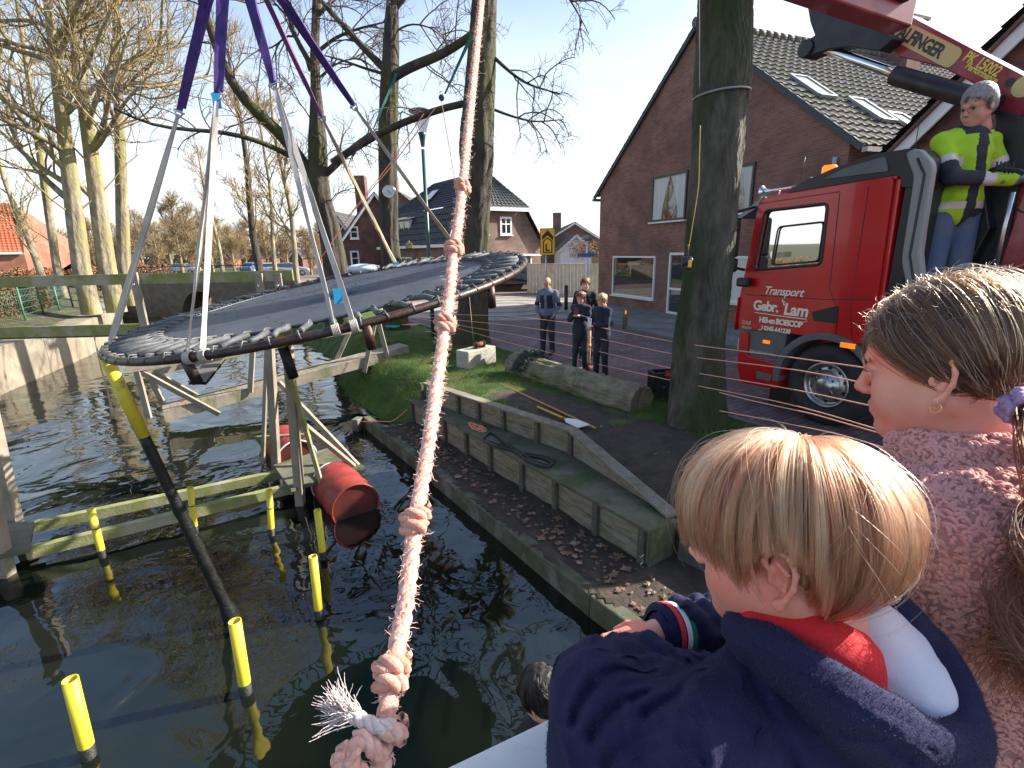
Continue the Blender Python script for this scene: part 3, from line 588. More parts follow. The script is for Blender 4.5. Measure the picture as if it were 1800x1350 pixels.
for x0, yt, x1, yb in ((879, 381, 899, 413), (845, 382, 858, 412)):
    a_ = pv(x0, yb, P3, ga) - gr * .01; b_ = pv(x1, yb, P3, ga); t_ = pv(x0, yt, P3, ga); window(h3, a_, ga, (b_ - a_).length, t_.z - a_.z, -gr, m_whitef, mull=(.5,), bars=(.6,), fw=.1)
a_ = pv(888, 475, P3, ga) - gr * .01; b_ = pv(934, 475, P3, ga); t_ = pv(888, 448, P3, ga); window(h3, a_, ga, (b_ - a_).length, t_.z - a_.z, -gr, m_whitef, mull=(.33, .66), fw=.1)
q = MB(); a_ = pv(886, 448, P3, ga); b_ = pv(938, 448, P3, ga); q.beam(a_ - gr * .4, b_ - gr * .4, .8, .1); q.build("canopy", m_white, h3)
# side eave fascia, dormer, skylight
q = MB(); q.beam(E1 + of - dz * .05, Efl - dz * .05, .2, .16); q.build("fascia", m_white, h3)
d0 = pp_(708, 440, E1 + ga * .1, ga); dsz = 1.9; q = MB()
o_ = E1 + gr * 5.2 + ga * .5 + dz * .1; q.prism([o_, o_ + gr * 1.9, o_ + gr * 1.9 + dz * 1.5, o_ + dz * 1.5], ga * 2.0); dm = q.build("dormer", mat("dormer_side", (.45, .5, .53), .6), h3)
q = MB(); q.beam(o_ + gr * -.15 + dz * 1.56 - ga * .2, o_ + gr * 2.05 + dz * 1.56 - ga * .2, .3, .1); q.prism([o_ - gr * .15 + dz * 1.55 - ga * .2, o_ + gr * 2.05 + dz * 1.55 - ga * .2, o_ + gr * 2.05 + dz * 1.75 + ga * 2., o_ - gr * .15 + dz * 1.75 + ga * 2.], (0, 0, .06)); q.build("dormer_roof", m_white, dm)
window(dm, o_ + gr * 1.75 + dz * .15 - ga * .02, -gr, 1.6, 1.25, -ga, m_whitef, mull=(.5,), fw=.09, sill=False)
window(h3, Vector((E1.x, E1.y, .8)) + gr * 3.5 + ga * .28, -gr, 1.6, 1.2, -ga, m_whitef, mull=(.5,)); window(h3, Vector((E1.x, E1.y, .8)) + gr * 6.5 + ga * .28, -gr, 1.6, 1.2, -ga, m_whitef, mull=(.5,))
hs_n = ((Efl - E1).cross(ha - E1)).normalized(); hs_n = hs_n if hs_n.z > 0 else -hs_n
up_n = ((hf - ha).cross(A3 - ha)).normalized(); up_n = up_n if up_n.z > 0 else -up_n; t = pp_(756, 350, ha + up_n * .2, up_n); uu = (A3 - ha).normalized(); q = MB(); q.add([t, t + gr * .9, t + gr * .9 + uu * 1.3, t + uu * 1.3], [(0, 1, 2, 3)]); f = q.build("skylight", m_white, h3)
# ---------- dark brown gabled house left of it, and the pale gable behind
def simple_gable(name, x0, x1, yeave, xa, ya, Y, depth, wm, rm, label, wins=(), yawdir=None, barge=True, chim=None):
    a_ = py(x0, yeave, Y); b_ = py(x1, yeave, Y + (0 if yawdir is None else yawdir)); b_.z = a_.z; u = (b_ - a_).normalized(); bk = Vector((-u.y, u.x, 0)); t = thing(name, (a_.x, a_.y, 0), label, "house")
    apx = pp_(xa, ya, a_, bk); z0 = Vector((a_.x, a_.y, -.1)); z1 = Vector((b_.x, b_.y, -.1)); wall_poly("wall", [z0, z1, b_, apx, a_], bk * depth, wm, t)
    for e_ in (a_, b_):
        s_ = (e_ - apx).normalized() * .35; roof_sheet("roof_slope", e_ + s_ - bk * .3, e_ + s_ + bk * (depth + .2), apx + dz * .08 + bk * (depth + .2), apx + dz * .08 - bk * .3, rm, t)
    if barge:
        q = MB()
        for e_ in (a_, b_): q.beam(e_ + (e_ - apx).normalized() * .35 - bk * .25 - dz * .03, apx - bk * .25 - dz * .03, .05, .16, up=bk.cross(e_ - apx))
        q.build("barge_board", m_white, t)
    for (wx0, wy0, wx1, wy1) in wins:
        p = pp_(wx0, wy1, a_, bk) - bk * .01; p2 = pp_(wx1, wy1, a_, bk); p3 = pp_(wx0, wy0, a_, bk); window(t, p, u, (p2 - p).length, p3.z - p.z, -bk, m_whitef, bars=(.55,), fw=.1)
    if chim: q = MB(); c = pp_(*chim, a_ + bk * (depth * .5), bk); q.box(c - dz * .9, (.8, .8, 2.8)); q.build("chimney", wm, t)
    return t
simple_gable("gable_house", 604, 716, 418, 657, 340, 36, 9, m_brickb, m_tiled, "dark brown brick house with white-framed windows left of the clock tree", ((616, 398, 631, 420), (618, 441, 633, 470)), yawdir=1.5, chim=(634, 322))
simple_gable("gable_house", 672, 760, 385, 694, 334, 44, 8, m_brickp, m_tile, "pale brick gable with a tall chimney behind the clock tree", (), barge=False, chim=(692, 322))
simple_gable("long_roof_house", 560, 610, 405, 585, 372, 47, 7, m_brickb, m_tiled, "low dark-roofed house wing at the far left of the brown houses", (), chim=(602, 385))
simple_gable("low_house", 958, 1060, 425, 1010, 392, 50, 9, m_brickp, m_tile, "low distant house with a grey tiled roof behind the street sign", (), chim=(979, 383))
simple_gable("white_gable_shed", 985, 1040, 438, 1012, 414, 44, 6, m_white, m_tile, "small white gabled outbuilding behind the wooden fence", ((1018, 446, 1028, 454),))
# red roof house at far left
a_ = py(-60, 455, 44); b_ = py(45, 455, 46); t = thing("red_roof_house", (b_.x, b_.y, 0), "house with a bright orange-red tiled roof at the far left", "house")
a_.z = b_.z = 3.0; rgA = py(-60, 358, 48); rgB = py(15, 359, 48.5); rgB.z = rgA.z
bk = Vector((0, 1, 0)); wall_poly("wall", [(a_.x, a_.y, -.1), (b_.x, b_.y, -.1), b_, a_], bk * 7, m_brickr, t); wall_poly("gable_wall", [(b_.x, b_.y, 0), (b_.x, b_.y + 7, 0), (b_.x, b_.y + 7, 3), (rgB.x + 1, rgB.y, rgB.z - .4), b_], (-.3, 0, 0), m_brickr, t)
roof_sheet("roof_slope", a_ - dz * .1, b_ - dz * .1 + Vector((-.1, 0, 0)), rgB, rgA, m_tiler, t); roof_sheet("roof_slope", b_ + bk * 7, a_ + bk * 7, rgA, rgB, m_tiler, t)
q = MB(); q.beam(a_ - bk * .2, b_ - bk * .2, .2, .2); q.build("gutter", m_white, t)
# distant row of low houses across the fields
for i, (x, Y, w) in enumerate(((440, 95, 34), (330, 120, 20), (520, 85, 22), (395, 110, 22))):
    c = py(x, 447, Y); hw = w * Y / FPX / 2; t = simple_gable("terraced_house", x - w / 2, x + w / 2, 452, x, 436, Y, 8, m_brickr if i % 2 else m_brickb, m_tiled, "small far brick house at the end of the street, %s" % ("left of the slim trees", "seen above the iron bridge fence", "between the slim bare trunks", "beside the row of parked cars")[i], ())
# ================================================================ VEGETATION
def tubes_np(paths, r0, r1, n=4):
    """paths (m,k,3); r0,r1 (m,) -> verts, quads"""
    m, k, _ = paths.shape; T = np.gradient(paths, axis=1); T /= np.linalg.norm(T, axis=2, keepdims=True) + 1e-9
    ref = np.tile(np.array([.31, .17, .93]), (m, k, 1)); u = np.cross(T, ref); u /= np.linalg.norm(u, axis=2, keepdims=True) + 1e-9; w = np.cross(T, u)
    t = np.linspace(0, 1, k)[None, :]; rad = (r0[:, None] * (1 - t) + r1[:, None] * t); an = np.arange(n) * 2 * np.pi / n
    v = paths[:, :, None, :] + rad[:, :, None, None] * (u[:, :, None, :] * np.cos(an)[None, None, :, None] + w[:, :, None, :] * np.sin(an)[None, None, :, None])
    base = (np.arange(m) * k * n)[:, None, None]; i = np.arange(k - 1)[None, :, None] * n; j = np.arange(n)[None, None, :]; j2 = (j + 1) % n
    f = np.stack([base + i + j, base + i + j2, base + i + n + j2, base + i + n + j], -1).reshape(-1, 4); return v.reshape(-1, 3), f
def spawn(par, r_par, m, L, k, rg, ang=(35, 65), up=.15, wander=.25, tmin=.25, droop=0.0, lr=(.6, 1.1), flat=0):
    """children of parents: par (n,K,3), r_par (n,2)"""
    n, K, _ = par.shape; idx = np.repeat(np.arange(n), m); N_ = len(idx); t = rg.uniform(tmin, .98, N_); q = t * (K - 1); i0 = np.minimum(q.astype(int), K - 2); fr = (q - i0)[:, None]
    p0 = par[idx, i0] * (1 - fr) + par[idx, i0 + 1] * fr; T = par[idx, i0 + 1] - par[idx, i0]; T /= np.linalg.norm(T, axis=1, keepdims=True) + 1e-9
    rn_ = rg.normal(size=(N_, 3)); rn_ -= (rn_ * T).sum(1, keepdims=True) * T; rn_ /= np.linalg.norm(rn_, axis=1, keepdims=True) + 1e-9
    a = np.radians(rg.uniform(*ang, N_))[:, None]; d = T * np.cos(a) + rn_ * np.sin(a); d[:, 2] += up; d /= np.linalg.norm(d, axis=1, keepdims=True)
    ln = L * rg.uniform(*lr, N_) * (1.15 - .6 * t); out = np.zeros((N_, k, 3)); out[:, 0] = p0; c = p0.copy()
    for s in range(1, k):
        d = d + rg.normal(size=(N_, 3)) * wander * .5; d[:, 2] += up * .35 - droop * s / k; d /= np.linalg.norm(d, axis=1, keepdims=True); c = c + d * (ln / (k - 1))[:, None]; out[:, s] = c
    rp = r_par[idx, 0] * (1 - t) + r_par[idx, 1] * t; return out, np.stack([rp * .62, rp * .22], 1)
def resample(pts, k):
    pts = np.array(pts, float); d = np.r_[0, np.cumsum(np.linalg.norm(np.diff(pts, axis=0), axis=1))]
    # catmull-rom-ish via cubic smoothing: linear then smooth
    s = np.linspace(0, d[-1], k); o = np.stack([np.interp(s, d, pts[:, i]) for i in range(3)], 1)
    for _ in range(2): o[1:-1] = .25 * o[:-2] + .5 * o[1:-1] + .25 * o[2:]
    return o
def bark(name, c, c2, moss=None, sc=6, msc=1.2, t3=(.48, .6), bump=1.0):
    return mat(name, c, .9, c2, sc, bump, 14, dist=.03, stretch=(1, 1, .35), c3=moss, sc3=msc, t3=t3)
m_bark = bark("mossy_bark", (.035, .030, .024), (.11, .10, .075), (.03, .042, .012), t3=(.44, .54)); m_bark2 = bark("dark_bark", (.028, .022, .018), (.075, .06, .045), (.05, .055, .012), t3=(.5, .6)); m_barkL = bark("plane_bark", (.13, .11, .075), (.38, .32, .22), (.25, .22, .09), 5)
m_twigL = mat("yellow_twigs", (.20, .155, .075), .9, (.32, .25, .13), .8); m_twigD = mat("brown_twigs", (.06, .045, .035), .9, (.11, .085, .06), 1.5); m_twigB = mat("tan_twigs", (.22, .16, .085), .9, (.30, .22, .12), .6)
def trunk_mesh(name, pts, rad, parent, m, rough=.07, k=60, n=28, fn=3.0, flare=0, furrow=0):
    c = resample(pts, k); rr = np.interp(np.linspace(0, 1, k), np.linspace(0, 1, len(rad)), rad)
    if flare: rr = rr * (1 + flare * np.exp(-np.linspace(0, 1, k) * 14))
    T = np.gradient(c, axis=0); T /= np.linalg.norm(T, axis=1, keepdims=True); u = np.cross(T, [.0, 1., .1]); u /= np.linalg.norm(u, axis=1, keepdims=True); w = np.cross(T, u)
    an = np.arange(n) * 2 * np.pi / n; A, Z = np.meshgrid(an, np.linspace(0, 1, k))
    h = rough * (np.sin(3 * A + 4 * np.sin(5 * Z)) * .35 + fnoise(np.cos(A) * fn + 7, np.sin(A) * fn + Z * 9, 1.) * .8 + .35 * np.sin(9 * A + 5 * Z + 2 * np.sin(11 * Z)))
    h = h - furrow * (np.abs(np.sin(11 * A + 2.2 * np.sin(27 * Z + 3 * A) + 1.3 * np.sin(61 * Z))) ** 3 + .7 * np.abs(np.sin(23 * A + 3 * np.sin(33 * Z + A) + 2 * np.sin(97 * Z))) ** 2 + .35 * np.abs(np.sin(Z * 160 + 4 * np.sin(5 * A))) ** 4); R_ = rr[:, None] * (1 + h); v = c[:, None, :] + R_[..., None] * (u[:, None, :] * np.cos(A)[..., None] + w[:, None, :] * np.sin(A)[..., None])
    i, j = np.meshgrid(np.arange(k - 1), np.arange(n), indexing='ij'); j2 = (j + 1) % n; f = np.stack([i * n + j, i * n + j2, (i + 1) * n + j2, (i + 1) * n + j], -1).reshape(-1, 4)
    return npmesh(name, v.reshape(-1, 3), f, m, parent)
def bare_tree(label, trunk, rad, limbs, seed, mt, mtw, levels, group=None, cat="tree", rough=.07, flare=.25, twig=.004, tk_=(60, 28, 0)):
    """trunk: 3d pts ; limbs: list (pts, r0, r1); levels: list of dict(m,L,k,...)"""
    rg = np.random.default_rng(seed); base = Vector(trunk[0]); t = thing("bare_tree", base, label, cat, group)
    trunk_mesh("trunk", trunk, rad, t, mt, rough, flare=flare, k=tk_[0], n=tk_[1], furrow=tk_[2])
    V_, F_, off = [], [], 0; K = 12; P_ = [resample(p, K) for p, a, b in limbs]; Rr = [(a, b) for p, a, b in limbs]
    if P_:
        P_ = np.array(P_); Rr = np.array(Rr); v, f = tubes_np(P_, Rr[:, 0], Rr[:, 1], 9); V_.append(v); F_.append(f); off += len(v)
        q = npmesh("limb", V_[0], F_[0], mt, t); V_, F_, off = [], [], 0
    tk = resample(trunk, K)[None]; par = np.concatenate([P_, tk]) if len(P_) else tk; rp = np.concatenate([Rr, [[rad[0] * .5, rad[-1] * .6]]]) if len(P_) else np.array([[rad[0] * .5, rad[-1] * .6]])
    sides = [6, 4, 3, 3]
    for li, lv in enumerate(levels):
        lv = dict(lv); m = lv.pop('m'); L = lv.pop('L'); k = lv.pop('k', 7); rs = lv.pop('r', None); c, rc = spawn(par, rp, m, L, k, rg, **lv)
        if rs: rc = np.tile(np.array(rs), (len(c), 1))
        rc = np.maximum(rc, twig * .6); v, f = tubes_np(c, rc[:, 0], rc[:, 1], sides[min(li, 3)]); V_.append(v); F_.append(f + off); off += len(v); par, rp = c, rc
    npmesh("crown", np.concatenate(V_), np.concatenate(F_), mtw, t); return t
# --- big mossy trunk beside the truck
b_ = pz(1226, 755, .02); T1 = bare_tree("thick mossy tree trunk standing between the log and the red truck", [b_ + Vector((0, 0, -.1)), py(1228, 600, b_.y), py(1243, 480, b_.y), py(1262, 250, b_.y), py(1272, 100, b_.y + .05), py(1278, -60, b_.y + .1), py(1285, -260, b_.y + .2)],
    [.325, .30, .275, .27, .30, .265, .25], [], 1, m_bark, m_twigD, [dict(m=5, L=1.7, k=9, tmin=.92, up=.15, r=(.05, .02)), dict(m=4, L=.8, k=7, droop=.5)], rough=.05, flare=.30, tk_=(420, 150, .035))
# --- trees of the row along the street
def px(*l): return [py(*p) for p in l]
b_ = pz(830, 604, 0); Y = b_.y
bare_tree("knobbly dark tree trunk with a concrete block at its foot", [b_ + Vector((0, 0, -.1)), py(833, 520, Y), py(836, 400, Y), py(838, 250, Y), py(845, 120, Y), py(852, 0, Y), py(856, -150, Y)], [.40, .33, .31, .40, .33, .27, .2],
    [(px((840, 178, Y), (815, 182, Y), (775, 190, Y + .2), (738, 205, Y + .4), (690, 222, Y + .6), (640, 250, Y + .9), (585, 285, Y + 1.2)), .075, .09), (px((862, 95, Y), (900, 130, Y - .1), (930, 150, Y - .2), (985, 165, Y - .3)), .045, .012), (px((862, 190, Y), (900, 205, Y + .2), (940, 215, Y + .3), (990, 210, Y + .3)), .035, .01), (px((850, 10, Y), (900, -60, Y), (960, -110, Y)), .1, .04), (px((860, -40, Y), (960, -60, Y), (1010, 10, Y - .3), (1035, 60, Y - .3)), .05, .008), (px((855, -20, Y), (800, -100, Y), (760, -160, Y)), .1, .05)],
    2, m_bark2, m_twigD, [dict(m=7, L=1.5, k=8, droop=.35, up=.1, r=(.018, .008)), dict(m=5, L=.75, k=7, droop=.5, up=.25, r=(.007, .004)), dict(m=3, L=.35, k=5, up=.4, droop=-.3, r=(.004, .003))], rough=.10, tk_=(160, 64, .03))
Y = 15.5; b_ = Vector((py(692, 500, Y).x, Y, -.1))
bare_tree("dark forked tree trunk carrying the round white clock", [b_, py(688, 470, Y), py(682, 400, Y), py(681, 300, Y), py(682, 230, Y), py(684, 160, Y), py(686, 120, Y), py(690, 0, Y), py(692, -140, Y)], [.35, .31, .28, .28, .26, .25, .21, .135, .10],
    [(px((692, 135, Y), (715, 120, Y - .3), (750, 107, Y - .8), (785, 92, Y - 1.4), (815, 72, Y - 2), (845, 50, Y - 2.8)), .14, .08), (px((680, 125, Y), (655, 100, Y + .2), (630, 75, Y + .3), (600, 40, Y + .5), (565, 5, Y + .5), (530, -50, Y + .5)), .11, .05), (px((676, 130, Y), (640, 120, Y - .2), (600, 105, Y - .2), (560, 95, Y - .2)), .045, .015), (px((688, 60, Y), (720, 40, Y), (760, 48, Y), (790, 80, Y)), .03, .01), (px((692, 20, Y), (740, -40, Y), (800, -80, Y)), .07, .03)],
    3, m_bark2, m_twigD, [dict(m=7, L=1.7, k=8, droop=.3, up=.15, r=(.02, .009)), dict(m=5, L=.8, k=7, droop=.4, up=.25, r=(.008, .0045)), dict(m=3, L=.4, k=5, up=.4, droop=-.3, r=(.0045, .0035))], rough=.10, tk_=(160, 64, .03))
Y = 17; b_ = Vector((py(592, 500, Y).x, Y, -.1))
bare_tree("mossy many-armed tree with spreading limbs left of the brown houses", [b_, py(590, 470, Y), py(578, 400, Y), py(562, 350, Y), py(558, 312, Y), py(557, 200, Y), py(553, 100, Y), py(556, 0, Y), py(556, -150, Y)], [.42, .37, .34, .33, .27, .145, .12, .10, .07],
    [(px((552, 318, Y), (533, 290, Y), (512, 250, Y - .2), (480, 215, Y - .4), (445, 200, Y - .6), (415, 165, Y - .8), (390, 115, Y - 1), (372, 60, Y - 1.2), (355, 0, Y - 1.4), (330, -70, Y - 1.5)), .22, .07),
     (px((530, 285, Y), (490, 262, Y - .4), (450, 245, Y - .8), (400, 232, Y - 1.2), (330, 228, Y - 1.6), (260, 222, Y - 2), (200, 190, Y - 2.4)), .09, .03),
     (px((565, 312, Y), (590, 290, Y), (620, 260, Y), (650, 238, Y - .3)), .12, .08), (px((556, 135, Y), (540, 100, Y), (520, 70, Y), (505, 20, Y), (490, -40, Y)), .09, .04), (px((545, 125, Y + .1), (530, 75, Y), (512, 55, Y), (480, 85, Y - .3), (455, 90, Y - .3)), .05, .015), (px((560, 90, Y), (590, 65, Y), (630, 50, Y), (680, 38, Y)), .06, .02), (px((556, 30, Y), (580, 5, Y), (630, -40, Y)), .07, .03), (px((558, 140, Y), (590, 110, Y), (640, 98, Y), (655, 150, Y)), .035, .01)],
    4, m_bark2, m_twigD, [dict(m=8, L=2.0, k=8, droop=.3, up=.15, r=(.022, .01)), dict(m=5, L=.95, k=7, droop=.35, up=.2, r=(.009, .005)), dict(m=4, L=.45, k=5, up=.4, droop=-.3, r=(.005, .0035))], rough=.10, tk_=(160, 64, .03))
# --- plane trees on the left bank
def plane(x, yb, ytop, Y, r, lean, seed, label, nl=9, fork=None):
    rg = np.random.default_rng(seed); b_ = Vector((py(x, yb, Y).x, Y, .4)); pts = [b_, py(x, yb, Y)] + [py(x + lean * (yb - yy) / 300, yy, Y) for yy in (420, 330, 230, 130, 30, -80, -180)]
    tk = resample(pts, 24); limbs = []
    for i in range(nl):
        t = rg.uniform(.30, .97); p = tk[int(t * 23)]; a = rg.uniform(0, 6.28); el = rg.uniform(.25, .9); ln = rg.uniform(3.0, 6.5) * (1.15 - .35 * t); d = np.array([math.cos(a) * math.cos(el), math.sin(a) * math.cos(el), math.sin(el)]); c = p; path = [p]
        for s in range(6): d = d + rg.normal(size=3) * .16 + np.array([0, 0, .05]); d /= np.linalg.norm(d); c = c + d * ln / 6; path.append(c)
        limbs.append((path, r * .36 * (1.1 - .6 * t), .035))
    return bare_tree(label, pts, [r * .90, r * .85, r * .80, r * .7, r * .6, r * .48, r * .36, r * .27, r * .18], limbs, seed, m_barkL, m_twigL, [dict(m=8, L=2.9, k=8, up=.2, tmin=.15, r=(.034, .013)), dict(m=5, L=1.5, k=7, up=.2, r=(.013, .007)), dict(m=4, L=.8, k=6, up=.15, r=(.007, .005))], rough=.05, group=None, flare=.1, tk_=(160, 48, .02))
plane(143, 470, 0, 18, .33, -38, 11, "tall sunlit plane tree second from the left on the far bank", 12)
plane(188, 470, 0, 18.5, .33, -42, 12, "tall sunlit plane tree third from the left, the straightest trunk", 12)
plane(218, 470, 0, 21, .28, -10, 13, "plane tree with a forked dark trunk right of the three on the left bank", 11)
plane(100, 470, 0, 24, .20, -45, 14, "slimmer plane tree leftmost on the far bank near the red roof", 9)
# --- slim trees along the far street
def slim(x, Y, r, h, seed, label, lean=0, mt=m_bark2, mtw=m_twigB, n=9, L=2.2):
    b_ = py(x, 470, Y); b_.z = -.1; pts = [b_ + Vector((lean * t + .12 * math.sin(t * 9 + seed), 0, h * t)) for t in np.linspace(0, 1, 8)]
    return bare_tree(label, pts, list(np.linspace(r, r * .25, 8)), [], seed, mt, mtw, [dict(m=n * 2, L=L * 1.25, k=8, up=.25, tmin=.22, r=(.045, .018)), dict(m=7, L=L * .6, k=6, up=.2, r=(.018, .010)), dict(m=5, L=L * .32, k=5, up=.15, r=(.012, .008))], rough=.04)
slim(455, 30, .24, 13, 21, "slim tree leftmost of three behind the wooden handrail end", .2); slim(484, 34, .16, 12, 22, "thin pale-stemmed tree in the middle of three behind the handrail end", .5, m_barkL); slim(523, 27, .16, 11, 23, "slim tree rightmost of three near the white posts", -.2, m_barkL)
slim(392, 48, .2, 12, 24, "thin leaning tree above the iron bridge fence", -.6, m_barkL); slim(70, 30, .2, 12, 25, "thin tree behind the leftmost plane tree", -1, m_barkL, m_twigL)
# --- far bushy tan trees: one proto, copies
def bush(seed, h=8.5, spread=1.0):
    rg = np.random.default_rng(seed); t = thing("winter_tree", (0, 0, 0), "x", "tree", "far leafless tan trees along the horizon"); tk = np.array([[0, 0, h * s * .8] for s in np.linspace(0, 1, 8)])
    trunk_mesh("trunk", tk, [.22, .18, .12, .06], t, m_twigB, .05, k=10, n=8); V_, F_, off = [], [], 0; par = tk[None]; rp = np.array([[.1, .04]])
    for m, L, k, rs in ((26, 3.4 * spread, 7, (.05, .02)), (9, 1.7, 5, (.026, .014)), (7, .9, 4, (.017, .012))):
        c, rc = spawn(par, rp, m, L, k, rg, up=.25, tmin=.12); rc = np.tile(np.array(rs), (len(c), 1)); v, f = tubes_np(c, rc[:, 0], rc[:, 1], 3); V_.append(v); F_.append(f + off); off += len(v); par, rp = c, rc
    npmesh("crown", np.concatenate(V_), np.concatenate(F_), m_twigB, t); return t
protos = [bush(31), bush(32, 10), bush(33, 7, 1.3)]; rg = np.random.default_rng(5)
far = [(278, 62, 1.0), (318, 58, 1.15), (345, 70, 1.25), (300, 85, 1.3), (372, 66, 1.0), (410, 80, 1.2), (432, 92, 1.3), (250, 75, 1.2), (60, 70, 1.1), (20, 62, .9), (165, 72, 1.0), (110, 80, 1.2), (545, 60, .8), (565, 75, .9), (505, 100, 1.3), (470, 85, 1.2), (340, 105, 1.6), (215, 95, 1.5), (385, 120, 1.7), (-30, 90, 1.4)]
where = ["just right of the plane trees", "above the middle of the iron fence", "tallest over the iron fence", "behind the iron fence, set back", "right of the white strap", "behind the thin leaning tree", "beside the leftmost slim tree", "behind the forked plane tree", "above the brown hedge on the left", "right beside the red-roofed house", "between the two straight plane trunks", "behind the leftmost plane trunk", "low one left of the brown houses", "next to the dark roof wing", "behind the middle slim tree", "between the slim trees", "on the far horizon centre", "far back behind the plane trees", "farthest back over the parked cars", "at the far left edge"]
for i, (x, Y, s) in enumerate(far):
    o = protos[i] if i < 3 else copy_tree(protos[i % 3]); b_ = py(x, 460, Y); o.location = (b_.x, Y, -.2); o.rotation_euler = (0, 0, i * 1.7); o.scale = (s * .9, s * .9, s * .82); o["label"] = "leafless tan tree " + where[i]
# --- hedges (leaf clouds)
def leafcloud(name, boxes, n, size, m, label, cat="hedge", parent=None, seed=1, kind=None, group=None):
    rg = np.random.default_rng(seed); vs = []
    for (a_, b_, w, h, z0) in boxes:
        a_ = np.array(a_); b_ = np.array(b_); t = rg.uniform(0, 1, n); p = a_ + (b_ - a_) * t[:, None]; p = np.column_stack([p[:, 0], p[:, 1], np.full(n, z0)]); d = (b_ - a_) / np.linalg.norm(b_ - a_); nn = np.array([-d[1], d[0], 0]); uu = rg.uniform(-1, 1, (n, 2))
        hh = h * (.85 + .15 * fnoise(p[:, 0], p[:, 1], 1.5)); p = p + nn * (uu[:, :1] * w / 2) ; p[:, 2] += (uu[:, 1] + 1) / 2 * hh; vs.append(p)
    p = np.concatenate(vs); N_ = len(p); a1 = rg.normal(size=(N_, 3)); a1 /= np.linalg.norm(a1, axis=1, keepdims=True); a2 = np.cross(a1, rg.normal(size=(N_, 3))); a2 /= np.linalg.norm(a2, axis=1, keepdims=True); s = size * rg.uniform(.6, 1.3, (N_, 1))
    v = np.stack([p - a1 * s, p + a2 * s * .5, p + a1 * s, p - a2 * s * .5], 1).reshape(-1, 3); f = np.arange(N_ * 4).reshape(-1, 4); o = npmesh(name, v, f, m, parent, smooth=False); return tag(o, label, cat if not kind else None, group, kind)
m_beech = mat("brown_beech_leaves", (.16, .07, .03), .8, (.10, .085, .035), 2.5, c3=(.05, .06, .02), sc3=1.5); m_brush = mat("russet_brush", (.20, .12, .06), .9, (.26, .09, .04), 1.0, c3=(.14, .12, .05), sc3=.5)
la, lb_ = np.array(ledge_[3]), np.array(ledge_[5]); nl_ = np.array([-.93, -.37])
leafcloud("beech_hedge", [((-18.9, 20.5), (-16.5, 16.0), .9, 1.35, .5), ((-16.5, 16.0), (-14.7, 11.4), .9, 1.3, .5), ((-14.7, 11.4), (-12.9, 5), .9, 1.3, .5)], 14000, .045, m_beech, "brown leafy hedge behind the green mesh fence on the left bank", seed=2)
leafcloud("russet_hedge", [(tuple(py(-80, 480, 30).xy), tuple(py(300, 480, 36).xy), 2.5, 2.2, .0)], 16000, .09, m_brush, "long russet hedge behind the plane trees under the red-roofed house", seed=3)
leafcloud("far_wood", [((-110, 110), (-30, 125), 10, 8.5, 0), ((-30, 125), (10, 130), 8, 6, 0)], 30000, .30, mat("far_wood", (.19, .15, .09), .9, (.15, .13, .09), .15), None, seed=4, kind="stuff")
leafcloud("garden_shrub", [(tuple(py(1012, 440, 40).xy), tuple(py(1048, 440, 38).xy), 1.6, 1.3, 1.6)], 3000, .05, m_brush, "reddish bare shrub showing over the wooden fence", "shrub", seed=5)
m_green = mat("ivy_green", (.04, .07, .015), .8, (.07, .11, .03), 3)
# --- grass on the banks and turf
def blades(name, n, area, hmin, hmax, m, seed, thr=.35, wid=.0016):
    rg = np.random.default_rng(seed); P_ = np.column_stack([rg.uniform(area[0], area[1], n), rg.uniform(area[2], area[3], n)]); gr = grass_amount(P_); keep = gr > rg.uniform(thr * .6, 1.1, n); P_ = P_[keep]; l = sdist(P_, redge); P_ = P_[(l > .12)]
    z = ground_h(P_); N_ = len(P_); h = rg.uniform(hmin, hmax, N_) * (1 + .5 * fnoise(P_[:, 0], P_[:, 1], 2)); dx = rg.normal(size=(N_, 2)) * .5; p0 = np.column_stack([P_, z - .005]); k = 4; c = np.zeros((N_, k, 3))
    for i in range(k): t = i / (k - 1); c[:, i] = p0 + np.column_stack([dx * h[:, None] * t * t, h * t * (1 - .25 * t)])
    return hairobj(name, c, (wid, wid * .3), m, kind="stuff")
m_blade = mat("grass_blades", (.045, .11, .008), .7, (.10, .18, .02), 2.0, c3=(.16, .14, .05), sc3=1.6)
blades("grass", 190000, (-6, 3.6, 4.2, 14.5), .03, .085, m_blade, 8)
blades("grass_tufts", 26000, (-5.5, 2.9, 5, 13), .08, .2, m_blade, 9, thr=.7)
# --- fallen leaves and litter on the mud ledge
rg = np.random.default_rng(77); n = 420; t = rg.uniform(-.2, 1.14, n); o_ = rg.uniform(-.52, -.06, n); p = np.array(B0)[None] + np.array(bd)[None] * (t * Lb)[:, None] + np.array(bn)[None] * o_[:, None]
rz = ground_h(p[:, :2]) + .012; vs = []; fs = []
for i in range(n):
    s = rg.uniform(.012, .045) * (1.6 if i % 9 == 0 else 1); a0 = rg.uniform(0, 6.28); b = len(vs); vs.append((p[i, 0], p[i, 1], rz[i] + .01)); K = 9
    for k in range(K): rr = s * (1 if k % 2 else .55); an = a0 + 2 * PI * k / K; vs.append((p[i, 0] + rr * math.cos(an), p[i, 1] + rr * math.sin(an), rz[i] + rg.uniform(0, .012)))
    for k in range(K): fs.append((b, b + 1 + k, b + 1 + (k + 1) % K))
npmesh("fallen_leaves", np.array(vs), np.array(fs), mat("dead_leaves", (.22, .11, .06), .8, (.10, .06, .04), 6, c3=(.30, .20, .13), sc3=9), smooth=False)["kind"] = "stuff"

